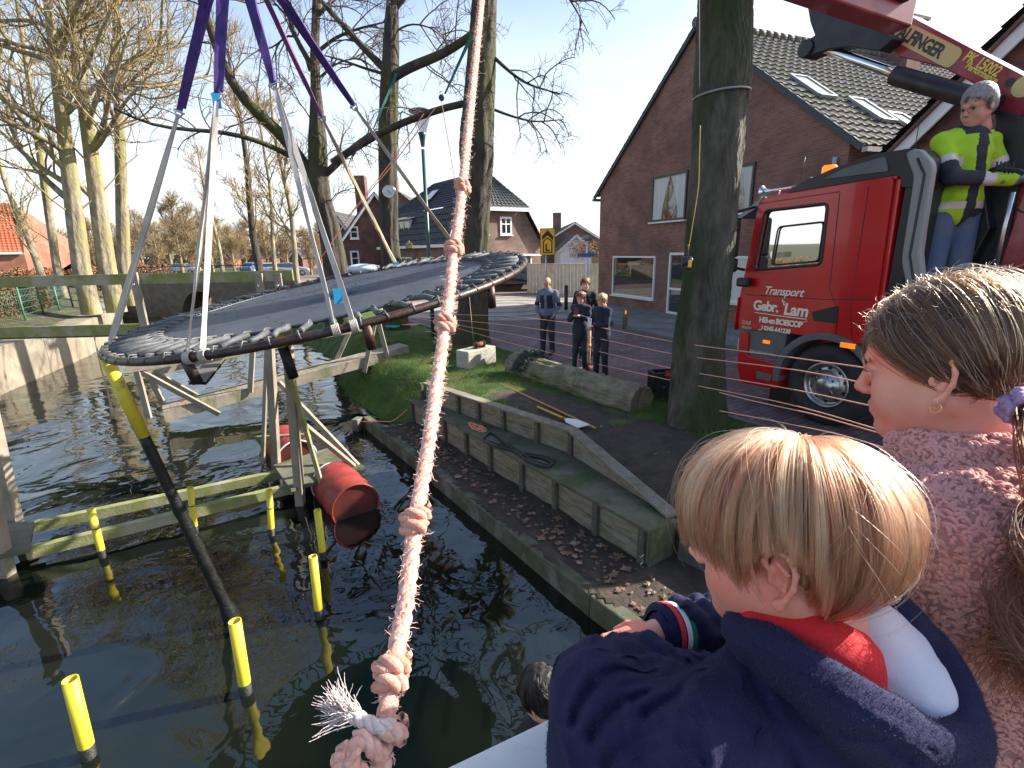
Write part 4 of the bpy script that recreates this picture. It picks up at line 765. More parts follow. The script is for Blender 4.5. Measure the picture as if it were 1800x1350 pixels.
n = 330; P_ = np.column_stack([rg.uniform(-3.6, 3.2, n), rg.uniform(4.3, 11.5, n)]); ok = (sdist(P_, redge) > .9) & (sdist(P_, kerb_line) < -.1) & (((P_ - np.array(C0.xy)) @ np.array((-(C1 - C0).y, (C1 - C0).x)) / (C1 - C0).length > .15) | (P_[:, 1] > 8.6)); P_ = P_[ok]; Z_ = ground_h(P_); vs = []; fs = []
for (x_, y_), z_ in zip(P_, Z_):
    s_ = rg.uniform(.008, .03); a0 = rg.uniform(0, 6.28); b = len(vs); vs.append((x_, y_, z_ + .015))
    for k in range(7): rr = s_ * (1 if k % 2 else .5); an = a0 + 2 * PI * k / 7; vs.append((x_ + rr * math.cos(an), y_ + rr * math.sin(an), z_ + .006 + rg.uniform(0, .014)))
    for k in range(7): fs.append((b, b + 1 + k, b + 1 + (k + 1) % 7))
npmesh("leaf_litter", np.array(vs), np.array(fs), mat("litter_leaves", (.20, .11, .06), .8, (.12, .08, .05), 6, c3=(.34, .26, .18), sc3=9), smooth=False)["kind"] = "stuff"
# ================================================================ TRAMPOLINE, SLINGS, WATER COURSE
m_pipe = mat("rusty_dark_pipe", (.03, .024, .023), .45, (.075, .038, .028), 5, .4, 30, metal=.5, c3=(.06, .055, .055), sc3=3)
m_mat = mat("black_trampoline_mat", (.024, .028, .040), .5, (.04, .046, .062), 2.5, .25, 60, spec=.6, c3=(.10, .11, .13), sc3=1.3, t3=(.66, .8))
m_spring = mat("grey_spring_sleeves", (.045, .05, .055), .6, (.11, .115, .12), 14, .3, 60)
m_yel = mat("yellow_painted_tube", (.60, .50, .03), .5, (.52, .42, .03), 5, .15, 20, c3=(.28, .24, .06), sc3=7, t3=(.62, .7)); m_blk = mat("wet_black_mud", (.006, .007, .008), .45, (.014, .014, .012), 12, .9, 40, dist=.01, spec=.35)
m_hook = mat('dull_hook_steel', (.11, .11, .115), .55, metal=.3); m_strapw = mat("white_webbing", (.46, .44, .42), .8, (.33, .29, .24), 3, .3, 200, stretch=(1, 1, 1)); m_strapt = mat("tan_webbing", (.36, .27, .16), .8, (.48, .44, .38), 2.5, .3, 200)
m_purple = mat("purple_sling", (.06, .022, .18), .85, (.03, .012, .10), 8, .5, 90); m_blue = mat("blue_label", (.0, .22, .45), .6); m_green = mat("green_webbing", (.01, .14, .11), .8, (.01, .08, .07), 6)
TR, TRR = Vector((0, 0, 0)), 1.8
tn_ = Vector((-.147, -.096, .984)).normalized(); tc_ = Vector((-1.638, 4.725, 1.93)); te1 = tn_.cross(Vector((0, 1, 0))).normalized(); te2 = tn_.cross(te1)
def rim(px_, py__, up=0):  # nearest rim point for a pixel
    best = None
    for k in range(720):
        a_ = 2 * PI * k / 720; p = tc_ + (te1 * math.cos(a_) + te2 * math.sin(a_)) * TRR; q = p - Vector((0, 0, CAMH)); w = q.dot(_F0); x = 900 + FPX * q.dot(_CR) / w; y = 675 - FPX * q.dot(_CU) / w; d = (x - px_) ** 2 + (y - py__) ** 2
        if best is None or d < best[0]: best = (d, p, a_)
    return best[1], best[2]
def tp(r, a, h=0.0): return tc_ + (te1 * math.cos(a) + te2 * math.sin(a)) * r + tn_ * h
tt = thing("trampoline", tc_, "large round black trampoline hanging tilted from purple slings over the canal", "trampoline")
q = MB(); q.tube([tp(TRR, 2 * PI * k / 72) for k in range(72)], .029, 12, closed=True); q.build("rim_pipe", m_pipe, tt)
q = MB(); c0 = tp(0, 0, .02); RM = 1.42; vs = [tp(0, 0, .015)]; nr_, na = 12, 72
for i in range(1, nr_ + 1):
    for k in range(na): rr = RM * i / nr_ * (1 + .006 * math.sin(k * PI)); vs.append(tp(rr, 2 * PI * k / na, .015 - .03 * (1 - (i / nr_) ** 2) + .004 * math.sin(k * 2.1 + i)))
q.add(vs, [(0, 1 + k, 1 + (k + 1) % na) for k in range(na)] + [(1 + (i - 1) * na + k, 1 + i * na + k, 1 + i * na + (k + 1) % na, 1 + (i - 1) * na + (k + 1) % na) for i in range(1, nr_) for k in range(na)], True)
q.tube([tp(RM, 2 * PI * k / 72, .015) for k in range(72)], .012, 6, closed=True); q.build("mat", m_mat, tt)
for k in range(64):
    a_ = 2 * PI * k / 64; w = .03 * math.sin(k * 1.7); q = MB(); q.tube([tp(RM + .03, a_, .02), tp(RM + .2, a_ + w * .5, .028 + .01 * math.sin(k * 2.3)), tp(TRR - .05, a_ + w * .3, .025)], .021, 7)
    sp = q.build("spring", m_spring, tt)
    if True:
        q = MB(); q.tube([tp(RM - .02, a_, .03), tp(RM + .05, a_, .045), tp(RM + .1, a_, .03)], .007, 5); q.build("hook", m_hook, sp); q = MB(); q.tube([tp(TRR - .06, a_ + w * .3, .028), tp(TRR - .0, a_ + w * .3, .048), tp(TRR + .03, a_, .0)], .007, 5); 
        q.build("hook", m_hook, sp)
for x, y in ((325, 628), (640, 566), (866, 512), (240, 580), (800, 452), (500, 510)):
    p, a_ = rim(x, y); q = MB(); q.cyl(p + tn_ * -.01, p - tn_ * .17 + (p - tc_) * -.01, .033, 12); q.build("socket", m_pipe, tt)
p, a_ = rim(184, 634); l_ = 2.75; up_ = MB(); up_.cyl(p, p - tn_ * .63, .043, 14); up_.build("yellow_leg", m_yel, tt)
q = MB(); pts = [p - tn_ * s_ for s_ in np.linspace(.62, 2.5, 26)]; q.tube(pts, [.040 + .010 * abs(math.sin(i * 1.9)) * (i > 8) + (.02 if i > 22 else 0) for i in range(26)], 12); q.build("muddy_leg", m_blk, tt)
p = tp(1.25, rim(410, 605)[1], -.02); q = MB(); q.cyl(p, p - tn_ * .12, .036, 12); q.build("yellow_stub", m_yel, tt); q = MB(); q.cyl(p - tn_ * .12, p - tn_ * .36, .037, 12); q.build("black_stub", m_blk, tt)
rgm = np.random.default_rng(12); vs = []; fs = []
for k in range(130):
    a_ = rgm.uniform(0, 6.28); r_ = 1.38 * rgm.uniform(0, 1) ** .6; c = np.array(tp(r_, a_, .012 - .03 * (1 - (r_ / 1.42) ** 2))); s_ = rgm.uniform(.006, .02); b = len(vs); vs.append(c + np.array(tn_) * .008); a0 = rgm.uniform(0, 6)
    for j in range(6): an = a0 + j * 1.047; vs.append(c + (np.array(te1) * math.cos(an) + np.array(te2) * math.sin(an)) * s_ * (1 if j % 2 else .5) + np.array(tn_) * rgm.uniform(.001, .008))
    for j in range(6): fs.append((b, b + 1 + j, b + 1 + (j + 1) % 6))
npmesh("mat_debris", np.array(vs), np.array(fs), mat("wet_leaf_bits", (.10, .05, .03), .5, (.03, .02, .015), 20), smooth=False)["kind"] = "stuff"
# hook block above (out of frame) and slings
HK = py(403, -121, 4.3)
def ribbon(name, pts, w, th, m, parent=None, view=None, twist=0, **k):
    pts = [Vector(p) for p in pts]; n = len(pts); q = MB(); vs = []
    for i, p in enumerate(pts):
        d = (pts[min(i + 1, n - 1)] - pts[max(i - 1, 0)]).normalized(); s = d.cross(Vector((0, 0, CAMH)) - p if view is None else Vector(view)).normalized(); s = Quaternion(d, twist * i / (n - 1) + .3 * math.sin(i * 1.3)) @ s; u = d.cross(s); ww = w[min(i, len(w) - 1)] if isinstance(w, (list, tuple)) else w
        vs += [p + s * ww / 2 - u * th / 2, p + s * ww / 2 + u * th / 2, p - s * ww / 2 + u * th / 2, p - s * ww / 2 - u * th / 2]
    fs = [(i * 4 + j, i * 4 + (j + 1) % 4, i * 4 + 4 + (j + 1) % 4, i * 4 + 4 + j) for i in range(n - 1) for j in range(4)] + [(0, 1, 2, 3), tuple(range(4 * n - 4, 4 * n))]; q.add(vs, fs); return q.build(name, m, parent, **k)
def segs(a_, b_, n=8, sag=0): return [lerp(Vector(a_), Vector(b_), i / n) + Vector((0, 0, -sag * math.sin(PI * i / n))) for i in range(n + 1)]
blk = thing("lifting_hook", HK, "steel crane hook gathering the purple slings above the trampoline", "hook"); q = MB(); q.tube([HK + Vector((.09 * math.sin(t), 0, .1 + .09 * math.cos(t))) for t in np.linspace(0, 4.6, 14)], .022, 10); q.build("hook", m_steel, blk); q = MB(); q.box(HK + Vector((0, 0, .32)), (.14, .1, .24)); q.build("hook_block", m_yel, blk)
def shackle(p, d, label):
    s = thing("shackle", p, label, "shackle", "shackles joining the slings to the webbing straps"); d, a_, u = basis(d, (0, 1, .01)); q = MB(); q.tube([p + a_ * (.026 * math.cos(t)) + d * (.045 * math.sin(t)) for t in np.linspace(-.3, PI + .3, 12)], .0065, 7); q.build("bow", m_steel, s); q = MB(); q.cyl(p - a_ * .04, p + a_ * .04, .008, 8); q.build("pin", m_steel, s)
SL = [((370, 0), (318, 190), (200, 604), 2, "leftmost"), ((386, 0), (374, 156), (345, 604), 2, "second from the left"), ((433, 0), (465, 142), (604, 560), 2, "middle"), ((462, 0), (553, 205), (695, 462), 1, "fourth from the left, the thin one"), ((490, 8), (610, 186), (812, 455), 1, "rightmost")]
whr = ("ending at the trampoline's left tip", "ending on the near rim left of centre", "ending on the near rim at the centre", "running to the far rim", "running to the far right rim")
for i, (a_, m_, b_, nst, lab) in enumerate(SL):
    e_, an = rim(*b_); L_ = (e_ - HK).length; n = Vector((-(e_ - HK).y, (e_ - HK).x, 0)); r = ray(*m_)
    # point on the line HK-e_ closest to the sight line through m_
    d1 = (e_ - HK).normalized(); w0 = HK - Vector((0, 0, CAMH)); bb = d1.dot(r); cc = r.dot(r); t = (bb * r.dot(w0) - cc * d1.dot(w0)) / (cc - bb * bb); M_ = HK + d1 * t
    ribbon("round_sling", segs(HK + Vector((0, 0, .08)), M_ + d1 * .02, 10), [.06, .075, .085, .085, .08, .075, .07, .065, .06, .05, .035] if i not in (3,) else [.04] * 9 + [.03, .025], .02, m_purple if i != 3 else mat("faded_purple_sling", (.22, .07, .20), .85, (.10, .03, .16), 5, .4, 90), label="purple lifting sling, " + lab + " of five", cat="sling", group="purple lifting slings", twist=.5)
    if i < 2 or i == 4: ribbon("round_sling", segs(HK + Vector((.03, 0, .08)), M_ + d1 * .0 + Vector((.012, .02, 0)), 8), .03, .015, m_purple, label="narrow second ply of the purple sling " + lab + " of five", cat="sling", group="purple lifting slings")
    shackle(M_ + d1 * .03, d1, "steel shackle on the sling " + whr[i])
    # webbing strap, wrapped round the rim
    mt_ = m_strapw if i in (0, 1, 2) else m_strapt
    st = thing("webbing_strap", e_, ("white webbing strap " if i < 3 else "tan webbing strap ") + whr[i], "strap", "webbing straps holding up the trampoline")
    tg = (tp(TRR, an + .03) - tp(TRR, an - .03)).normalized()
    for k in range(2):
        s = (-1) ** k * .055; ribbon("ply", segs(M_ + d1 * .05, e_ + tg * s * (1 if nst == 2 else .3) + tn_ * .04, 10, .01 * k), [.022, .03, .035, .036, .036, .036, .036, .036, .036, .036, .036], .004, mt_, st, twist=.6 * (k + 1) * (-1) ** i)
    for s in ((-.055, .055) if nst == 2 else (0,)):
        q = MB(); q.tube([e_ + tg * s + (tn_ * math.cos(t) + (e_ - tc_).normalized() * math.sin(t)) * .038 for t in np.linspace(0, 2 * PI, 13)[:-1]], .006, 6, closed=True)
        for off in (-.018, -.009, .009, .018): q.tube([e_ + tg * (s + off) + (tn_ * math.cos(t) + (e_ - tc_).normalized() * math.sin(t)) * .038 for t in np.linspace(0, 2 * PI, 13)[:-1]], .006, 6, closed=True)
        q.build("wrap", mt_, st)
    if i in (1, 2, 3): p = M_ + d1 * .08 if i == 1 else e_ - d1 * (.22 if i == 2 else .02) + Vector((.02, -.02, 0)); q = MB(); q.box(p, (.05, .01, .09), rz=.5); q.build("label_tag", m_blue, st)
# ---- yellow tubes standing in the water
for (x, y, yb, lx, lab) in ((152, 1312, 1199, 124, "short yellow tube standing in the water, lowest left in the picture"), (430, 1202, 1095, 413, "yellow tube beside the muddy leaning leg"), (560, 1072, 980, 550, "yellow tube nearest the knotted rope"), (567, 970, 898, 558, "yellow tube just below the near red barrel"), (477, 930, 862, 473, "slim yellow tube touching the platform beam at its right end"), (342, 926, 858, 334, "slim yellow tube between two float beams, mid way along"), (178, 968, 896, 160, "yellow split tube against the left part of the float beam")):
    b_ = pz(x, y, -.72); t_ = pz(x, y, -.72); r = ray(lx, yb); d_ = b_.y; h = (py(lx, yb, d_).z - b_.z); tpv = py(lx, yb, d_ + .02); s = thing("marker_tube", Vector((b_.x, b_.y, -.9)), lab, "tube", "yellow tubes standing in the canal")
    rr = .043 if x < 500 and y > 1100 else .036 if y > 960 else .034
    q = MB(); q.lathe([(rr, 0), (rr, h), (rr * .82, h), (rr * .8, h - .12)], b_, axis=(tpv - b_), n=16); q.build("tube", m_yel, s); q = MB(); ax = (tpv - b_).normalized(); q.cyl(b_ - ax * .35, b_ + ax * .01, rr * 1.04, 14); q.build("tube_foot", m_blk, s)
    if x in (477, 342, 178): q = MB(); q.tube([b_ + ax * (h * .55) + Vector((math.cos(t), math.sin(t), 0)) * (rr + .004) for t in np.linspace(0, 2 * PI, 13)[:-1]], .005, 5, closed=True); q.build("tie", m_blk, s)
# ---- timber course: floating platform
m_tim = mat("pale_weathered_wood", (.30, .26, .20), .85, (.19, .165, .13), 5, .5, 60, stretch=(1, 1, .5), c3=(.13, .14, .06), sc3=2, t3=(.55, .68)); m_moss = mat("mossy_beam", (.16, .18, .055), .9, (.24, .24, .10), 5, .6, 40, c3=(.30, .28, .20), sc3=2)
def bolted(q_, p, d, r=.012): q_.cyl(p, p + Vector(d).normalized() * .012, r, 8)
pf = thing("float_platform", pz(560, 830, -.6), "wooden water platform of two long mossy beams with plank ends and tall posts", "platform")
q = MB(); q.beam(pz(500, 832, -.64), pz(60, 926, -.66), .09, .12); q.build("long_beam", m_moss, pf); q = MB(); q.beam(pz(512, 858, -.64), pz(48, 972, -.66), .09, .12); q.build("long_beam", m_moss, pf)
q = MB(); c = [pz(481, 822, -.57), pz(583, 790, -.57), pz(640, 824, -.57), pz(512, 866, -.57)]; q.prism(c, (0, 0, .045)); q.build("plank_deck", m_woodg, pf, bevel=.004)
q = MB(); c = [pz(-20, 925, -.56), pz(62, 922, -.56), pz(52, 972, -.56), pz(-30, 990, -.56)]; q.prism(c, (0, 0, .045)); q.build("end_plank", m_woodg, pf)
def post(b_, t_, w=.10, name="post", m=m_tim, par=pf, up=(0, 1, 0), th=None): q = MB(); q.beam(b_, t_, w, th or w, up=up); return q.build(name, m, par, bevel=.004)
Pa = pz(483, 812, -.6); Pb = pz(524, 862, -.6); h_ = 2.15
post(Pa + Vector((0, 0, -.2)), py(472, 575, Pa.y - .05)); post(Pb + Vector((0, 0, -.3)), py(502, 560, Pb.y - .05)); post(pz(462, 815, -.7) , py(470, 580, Pa.y + .4), .05)
post(pz(575, 885, -.85), py(510, 660, Pb.y - .1), .05, "brace", m_moss); post(pz(636, 826, -.6), py(490, 672, Pa.y + .1), .06, "brace"); post(pz(625, 822, -.56), py(520, 735, Pb.y + .1), .06, "brace")
post(py(452, 770, Pa.y + .5), py(545, 765, Pa.y + .5), .06, "brace")
p0 = pz(28, 925, -.62); post(p0 + Vector((0, 0, -.1)), py(-22, 700, p0.y), .10, par=pf); p0 = pz(5, 1000, -.72); post(p0 + Vector((0, 0, -.2)), py(-30, 800, p0.y), .11, par=pf)
# drums
m_drum = mat("red_drum_paint", (.30, .035, .025), .5, (.20, .03, .02), 3, .35, 10, dist=.02, c3=(.12, .03, .02), sc3=5, t3=(.58, .7)); m_drum2 = mat("dark_drum_end", (.04, .012, .01), .5, (.11, .018, .014), 4, .3, 12); m_drumw = mat("white_drum_rim", (.7, .7, .68), .5)
def drum(c, ax, label, rimm):
    t = thing("steel_drum", c, label, "barrel"); ax = Vector(ax).normalized(); r = .29; L = .86
    prof = [(r * .93, -L / 2), (r, -L / 2), (r, -L / 2 + .03)]
    for zc in (-.16, .14): prof += [(r, zc - .03), (r + .012, zc - .01), (r + .012, zc + .01), (r, zc + .03)]
    prof += [(r, L / 2 - .03), (r, L / 2), (r * .93, L / 2)]; q = MB(); q.lathe(prof, c, ax, 36); q.build("drum_body", m_drum, t)
    for s, m_ in ((-1, m_drum2), (1, m_drum2)): q = MB(); q.lathe([(.0, s * (L / 2 - .02)), (r * .95, s * (L / 2 - .02))], c, ax, 36); q.build("drum_end", m_, t)
    for s in (-1, 1):
        q = MB(); d_, a1, b1 = basis(ax); q.tube([c + ax * (s * L / 2) + (a1 * math.cos(t_) + b1 * math.sin(t_)) * r for t_ in np.linspace(0, 2 * PI, 41)[:-1]], .012, 6, closed=True); q.build("drum_rim", m_drum if (s > 0) != rimm else m_drumw, t)
    return t
f0 = (pz(585, 913, WZ) + pz(669, 900, WZ)) / 2; axd = (f0 - (pz(540, 850, WZ) + pz(590, 820, WZ)) / 2); axd = Vector((axd.x * 1.0, axd.y, 0)).normalized(); c1 = f0 - axd * .43 + Vector((0, 0, .12)); drum(c1, axd, "dented red steel drum floating in front of the plank deck", False)
c2 = pz(510, 815, WZ) ; c2 = Vector((Pa.x - .05, Pa.y + .62, -.68)); drum(c2, axd, "red steel drum with a white sticker floating behind the posts", True)
q = MB(); q.box(c2 + Vector((-.02, -.25, .285)) + axd * -.1, (.12, .05, .10), rz=.3); 
# ---- footbridge with hand rails
fb = thing("plank_footbridge", pz(705, 618, 0), "narrow sloping plank footbridge with raking wooden frames up to the right bank", "footbridge")
A_ = pz(285, 712, -.42); Bv = pz(703, 604, .15); wd = Vector((-(Bv - A_).y, (Bv - A_).x, 0)).normalized(); wd = -wd if wd.y > 0 else wd; n = 40
q = MB()
for k in range(n): a_ = lerp(A_, Bv, k / n); b_ = lerp(A_, Bv, (k + .96) / n); q.beam(a_ + wd * .26, b_ + wd * .26, .54, .035)
q.build("plank_deck", m_tim, fb)
for s in (0.03, .50): q = MB(); q.beam(A_ + wd * s - dz * .11, Bv + wd * s - dz * .11, .06, .18); q.build("side_beam", m_tim, fb)
def onb(x, y, s): # point in the vertical plane at offset s beside the deck
    return pv(x, y, A_ + wd * s, (Bv - A_).normalized())
for s, pts in ((.56, ((262, 735), (240, 650))), (.56, ((385, 728), (250, 655))), (-.04, ((290, 715), (262, 660))), (-.04, ((362, 705), (272, 655))), (.56, ((640, 655), (660, 560))), (.56, ((683, 636), (664, 562))), (-.04, ((592, 632), (618, 575))), (.56, ((440, 690), (445, 600)))):
    post(onb(*pts[0], s), onb(*pts[1], s), .10, "frame_post", par=fb, th=.05)
q = MB(); q.beam(onb(222, 650, .58), onb(650, 575, .58), .05, .12); q.build("hand_rail", m_tim, fb); q = MB(); q.beam(onb(218, 668, -.06), onb(650, 566, -.06), .05, .11); q.build("hand_rail", m_tim, fb)
m_redr = mat("red_cord", (.75, .06, .04), .7, (.6, .1, .07), 8); m_orr = mat("orange_cord", (.85, .27, .16), .7, (.75, .33, .24), 8)
p = onb(325, 708, .2); q = MB(); r_ = random.Random(4); q.tube([p + Vector((r_.uniform(-.1, .1) + .06 * math.sin(k), r_.uniform(-.06, .06), .02 + .01 * k % .03)) for k in range(26)], .007, 5); q.build("red_cord_bundle", m_redr, None, label="tangle of red cord lying on the low end of the footbridge", cat="cord")
# ---- wooden rails of the far obstacle
fr = thing("wooden_rail_bridge", pz(240, 560, 1.1), "mossy wooden railing with two long rails crossing the canal at the left", "railing"); z1, z2 = 1.93, 1.2
rA, rB = pz(-40, 497, z1), pz(515, 484, z1); rd = (rB - rA).normalized()
q = MB(); q.beam(rA, rB, .06, .19); q.build("top_rail", m_moss, fr)
lA = pv(-60, 586, rA, rd); lB = pv(420, 553, rA, rd); q = MB(); q.beam(Vector((lA.x, lA.y, lA.z)), Vector((lB.x, lB.y, lA.z)), .07, .2); q.build("lower_rail", m_moss, fr)
q = MB(); q.beam(Vector((lA.x, lA.y, lA.z - .12)) + Vector((.2, .4, 0)), Vector((lB.x, lB.y, lA.z - .12)) + Vector((.2, .4, 0)), .6, .06); q.build("walk_board", m_post, fr)
for x, yt, yb in ((240, 478, 582), (458, 480, 520), (491, 480, 530)):
    t_ = pv(x, yt, rA, rd) - Vector((0, .09, 0)); b_ = Vector((t_.x, t_.y, pv(x + 4, yb, rA, rd).z)); q = MB(); q.beam(b_, t_, .14, .05, up=(0, 1, 0)); po = q.build("post", m_tim, fr); q = MB(); q.cyl(t_ + Vector((0, -.03, -.22)), t_ + Vector((0, -.06, -.22)), .022, 8); q.build("bolt", m_steel, po)
# ================================================================ BANK THINGS
q_ = pz(806, 652, .03); cB = Vector((-.72, 9.9, .02)); cB = (pz(800, 650, .05) + pz(868, 637, .05)) / 2 + Vector((0.02, .22, 0)); ub = (pz(868, 637, .05) - pz(810, 652, .05)).normalized()
blkt = thing("concrete_block", cB, "rough pale concrete block at the foot of the knobbly tree", "block"); q = MB(); q.box(cB + Vector((0, 0, .15)), (.80, .36, .36), rz=math.atan2(ub.y, ub.x)); q.build("block", mat("rough_concrete", (.42, .40, .35), .95, (.28, .27, .23), 4, .9, 25, dist=.02), blkt, bevel=.02)
m_rust = mat("rust", (.16, .07, .035), .8, (.10, .045, .025), 10, .5, 50)
wn = thing("rusty_winch", cB + Vector((.05, 0, .33)), "small rusty winch standing on the concrete block", "winch"); q = MB(); c = cB + Vector((.07, 0, .40)); q.cyl(c - ub * .1, c + ub * .1, .05, 14); q.cyl(c - ub * .11, c - ub * .1, .075, 14); q.cyl(c + ub * .1, c + ub * .11, .075, 14); q.build("drum", m_rust, wn); q = MB(); q.box(c - ub * .12 - dz * .03, (.015, .12, .1), rz=0); q.box(c + ub * .12 - dz * .03, (.015, .12, .1)); q.box(c - dz * .07, (.28, .14, .012), rz=math.atan2(ub.y, ub.x)); q.build("frame", m_rust, wn)
# log
lg0, lg1 = pz(915, 645, .22), pz(1115, 705, .2); lgd = (lg1 - lg0).normalized(); lg = thing("fallen_log", lg0 - dz * .3, "thick weathered log lying on the grass beside the street", "log")
m_log = mat("weathered_log", (.15, .125, .085), .95, (.27, .235, .165), 5, 1.0, 12, dist=.03, stretch=(1, 1, 1), c3=(.10, .11, .04), sc3=1.6, t3=(.5, .64))
pr = [C_(lg0 + lgd * (-.12), lg1 + lgd * .05, .25, .26, k=.05)]; rl = random.Random(3)
for k in range(26): t_ = rl.random(); c = lerp(lg0, lg1, t_); _, s1, s2 = basis(lgd); a_ = rl.uniform(0, 6.28); rr = .225; p = c + (s1 * math.cos(a_) + s2 * math.sin(a_)) * rr; pr.append(C_(p - lgd * .15, p + lgd * rl.uniform(.05, .35), rl.uniform(.03, .07), .02, k=.06))
for k in range(14): t_ = rl.random(); c = lerp(lg0, lg1, t_); a_ = rl.uniform(0, 6.28); p = c + (s1 * math.cos(a_) + s2 * math.sin(a_)) * .27; pr.append(C_(p - lgd * .25, p + lgd * rl.uniform(.2, .5), .02, .012, k=.03, op='-'))
fl = lg1 + lgd * .33; pr.append(E_(fl, (.24, .4, .4), .01, '-', M=Matrix((lgd, s1, s2)).transposed())); pr.append(E_(lg0 - lgd * .36, (.2, .4, .4), .01, '-', M=Matrix((lgd, s1, s2)).transposed()))
v, f = sdf_mesh(pr, .013); _rel = v - np.array(lg0); _s = _rel @ np.array(lgd); _a = np.arctan2(_rel @ np.array(s2), _rel @ np.array(s1)); _rad = _rel - _s[:, None] * np.array(lgd); _rad /= np.linalg.norm(_rad, axis=1, keepdims=True); _g = -.016 * np.abs(np.sin(6 * _a + 1.6 * np.sin(2.1 * _s + _a) + .5 * np.sin(9 * _s))) ** 4 - .009 * np.abs(np.sin(15 * _a + 2.5 * np.sin(3.3 * _s) + .6 * np.sin(21 * _s))) ** 2 + .012 * fnoise(_s * 3, _a * 2, 1.); v = v + _rad * _g[:, None]; npmesh("log_body", v, f, m_log, lg); q = MB(); q.lathe([(0, 0), (.12, .004), (.22, 0)], lg1 + lgd * .088, lgd, 24); q.build("cut_face", mat("dark_log_end", (.05, .04, .025), .95, (.09, .075, .045), 8, .9, 30), lg)
# netting on the log : heap of crinkled cord
rn_ = np.random.default_rng(9); nets_ = []; c = np.array(lerp(lg0, lg1, .10)); ld = np.array(lgd)
for k in range(360):
    a_ = rn_.uniform(0.1, PI * .95); s0 = rn_.uniform(-.14, .22); sd_ = np.array(s1) * math.cos(a_) + np.array(s2) * math.sin(a_); p = c + ld * s0 + sd_ * rn_.uniform(.25, .31); w = rn_.normal(size=(9, 3)) * .022; nets_.append(p + np.cumsum(w, axis=0) * .8)
vv, ff = tubes_np(np.array(nets_), np.full(360, .005), np.full(360, .004), 4); tag(npmesh("cord_netting", vv, ff, mat("dark_green_net", (.02, .045, .038), .8, (.05, .085, .075), 20)), "heap of dark green netting draped over the left end of the log", "netting")
# rake, paddle
m_ash = mat("varnished_handle", (.55, .30, .09), .5, (.45, .24, .07), 8); m_yelh = mat("yellow_handle", (.75, .42, .03), .5)
rk = thing("rake", pz(1045, 752, .12), "long wooden-handled rake lying on the turf by the revetment", "rake"); a_, b_ = pz(838, 655, .09), pz(1046, 752, .13); q = MB(); q.cyl(a_, b_, .014, 8); q.build("handle", m_ash, rk); d_ = Vector((-(b_ - a_).y, (b_ - a_).x, 0)).normalized(); q = MB(); q.cyl(a_ - d_ * .14, a_ + d_ * .14, .008, 6)
for k in range(9): e_ = a_ + d_ * (-.14 + .035 * k); q.cyl(e_, e_ - dz * .04, .004, 5)
q.build("rake_head", m_steel, rk)
pd = thing("paddle", pz(1000, 745, .14), "paddle with a yellow shaft and white blade lying beside the rake", "paddle"); a_, b_ = pz(945, 715, .13), pz(1030, 752, .14); d_ = (b_ - a_).normalized(); s_ = Vector((-d_.y, d_.x, 0)); q = MB(); q.cyl(a_, lerp(a_, b_, .62), .014, 8); q.build("shaft", m_yelh, pd); q = MB(); q.cyl(lerp(a_, b_, .56), lerp(a_, b_, .63), .017, 8); q.build("collar", m_redr, pd); m_ = lerp(a_, b_, .62); q = MB(); e_ = m_ + d_ * .36; q.prism([m_ - s_ * .02, m_ + d_ * .1 - s_ * .085, e_ - s_ * .1, e_ + s_ * .1, m_ + d_ * .1 + s_ * .085, m_ + s_ * .02], (0, 0, .012)); q.build("blade", m_white, pd)
# cords on the bench
def tangle(name, c, r, n, rad, m, label, cat, seed, sq=(1, 1, .2), dirv=None):
    rg = np.random.default_rng(seed); t = np.linspace(0, 2 * PI * n, 40 * n); p = np.array(c)[None] + np.column_stack([r * np.cos(t) * (.7 + .3 * np.sin(t * .37 + seed)) * sq[0], r * np.sin(t) * (.6 + .4 * np.cos(t * .51)) * sq[1], rad + rad * 2 * np.abs(np.sin(t * 1.3))])
    if dirv is not None: ex = np.array(dirv); ey = np.array((-ex[1], ex[0], 0)); q0 = p - np.array(c); p = np.array(c) + q0[:, :1] * ex + q0[:, 1:2] * ey + np.array([0, 0, 1]) * q0[:, 2:]
    v, f = tubes_np(p[None], np.array([rad]), np.array([rad]), 6); return tag(npmesh(name, v, f, m), label, cat)
pb = pz(838, 752, -.18); tangle("cord_bundle", pb, .24, 7, .007, m_orr, "tangle of salmon-orange cord lying on the timber bench", "cord", 3, (1, .33, .2), bd)
c = pz(935, 800, -.17); pts = [pz(x, y, -.16) for x, y in ((862, 760), (846, 775), (870, 784), (905, 792), (930, 812), (962, 823), (975, 815), (955, 805), (915, 800), (895, 786), (875, 768), (862, 760))]; pts = [Vector(p) for p in resample(pts, 60)]; q = MB(); q.tube(pts, .013, 8); q.tube([p + Vector((.03, .03, .014)) for p in pts[8:50]], .012, 8); q.build("rubber_hose", mat("black_rubber", (.012, .012, .013), .4), label="black hose looped along the timber bench", cat="hose")
c_ = pz(760, 752, -.5); pts = [pz(*a) for a in ((626, 742, -.7), (660, 740, -.5), (690, 742, -.45), (716, 720, -.4))]; q = MB(); q.tube([Vector(p) for p in resample(pts, 20)], .007, 5); q.build("mooring_cord", m_orr, label="thin red cord running from the water to the revetment's left end", cat="cord")
tangle("green_cord", pz(690, 575, .12), .22, 4, .012, mat("teal_cord", (.0, .35, .25), .7), "teal green cord lying on the grass behind the footbridge", "cord", 5)
tangle("orange_cord_heap", pz(720, 572, .12), .3, 5, .012, m_orr, "loose orange cord heap on the grass near the street kerb", "cord", 6, (1, .4, .2))
for x, y in ((1108, 967),): p = pz(x + 20, y + 5, -.4); q = MB(); q.tube([p + Vector((.012 * math.cos(t), -.02, -.012 * t)) for t in np.linspace(0, 12, 30)], .005, 5); q.build("chain", m_steel, label="short steel chain hanging on the last bench post", cat="chain")
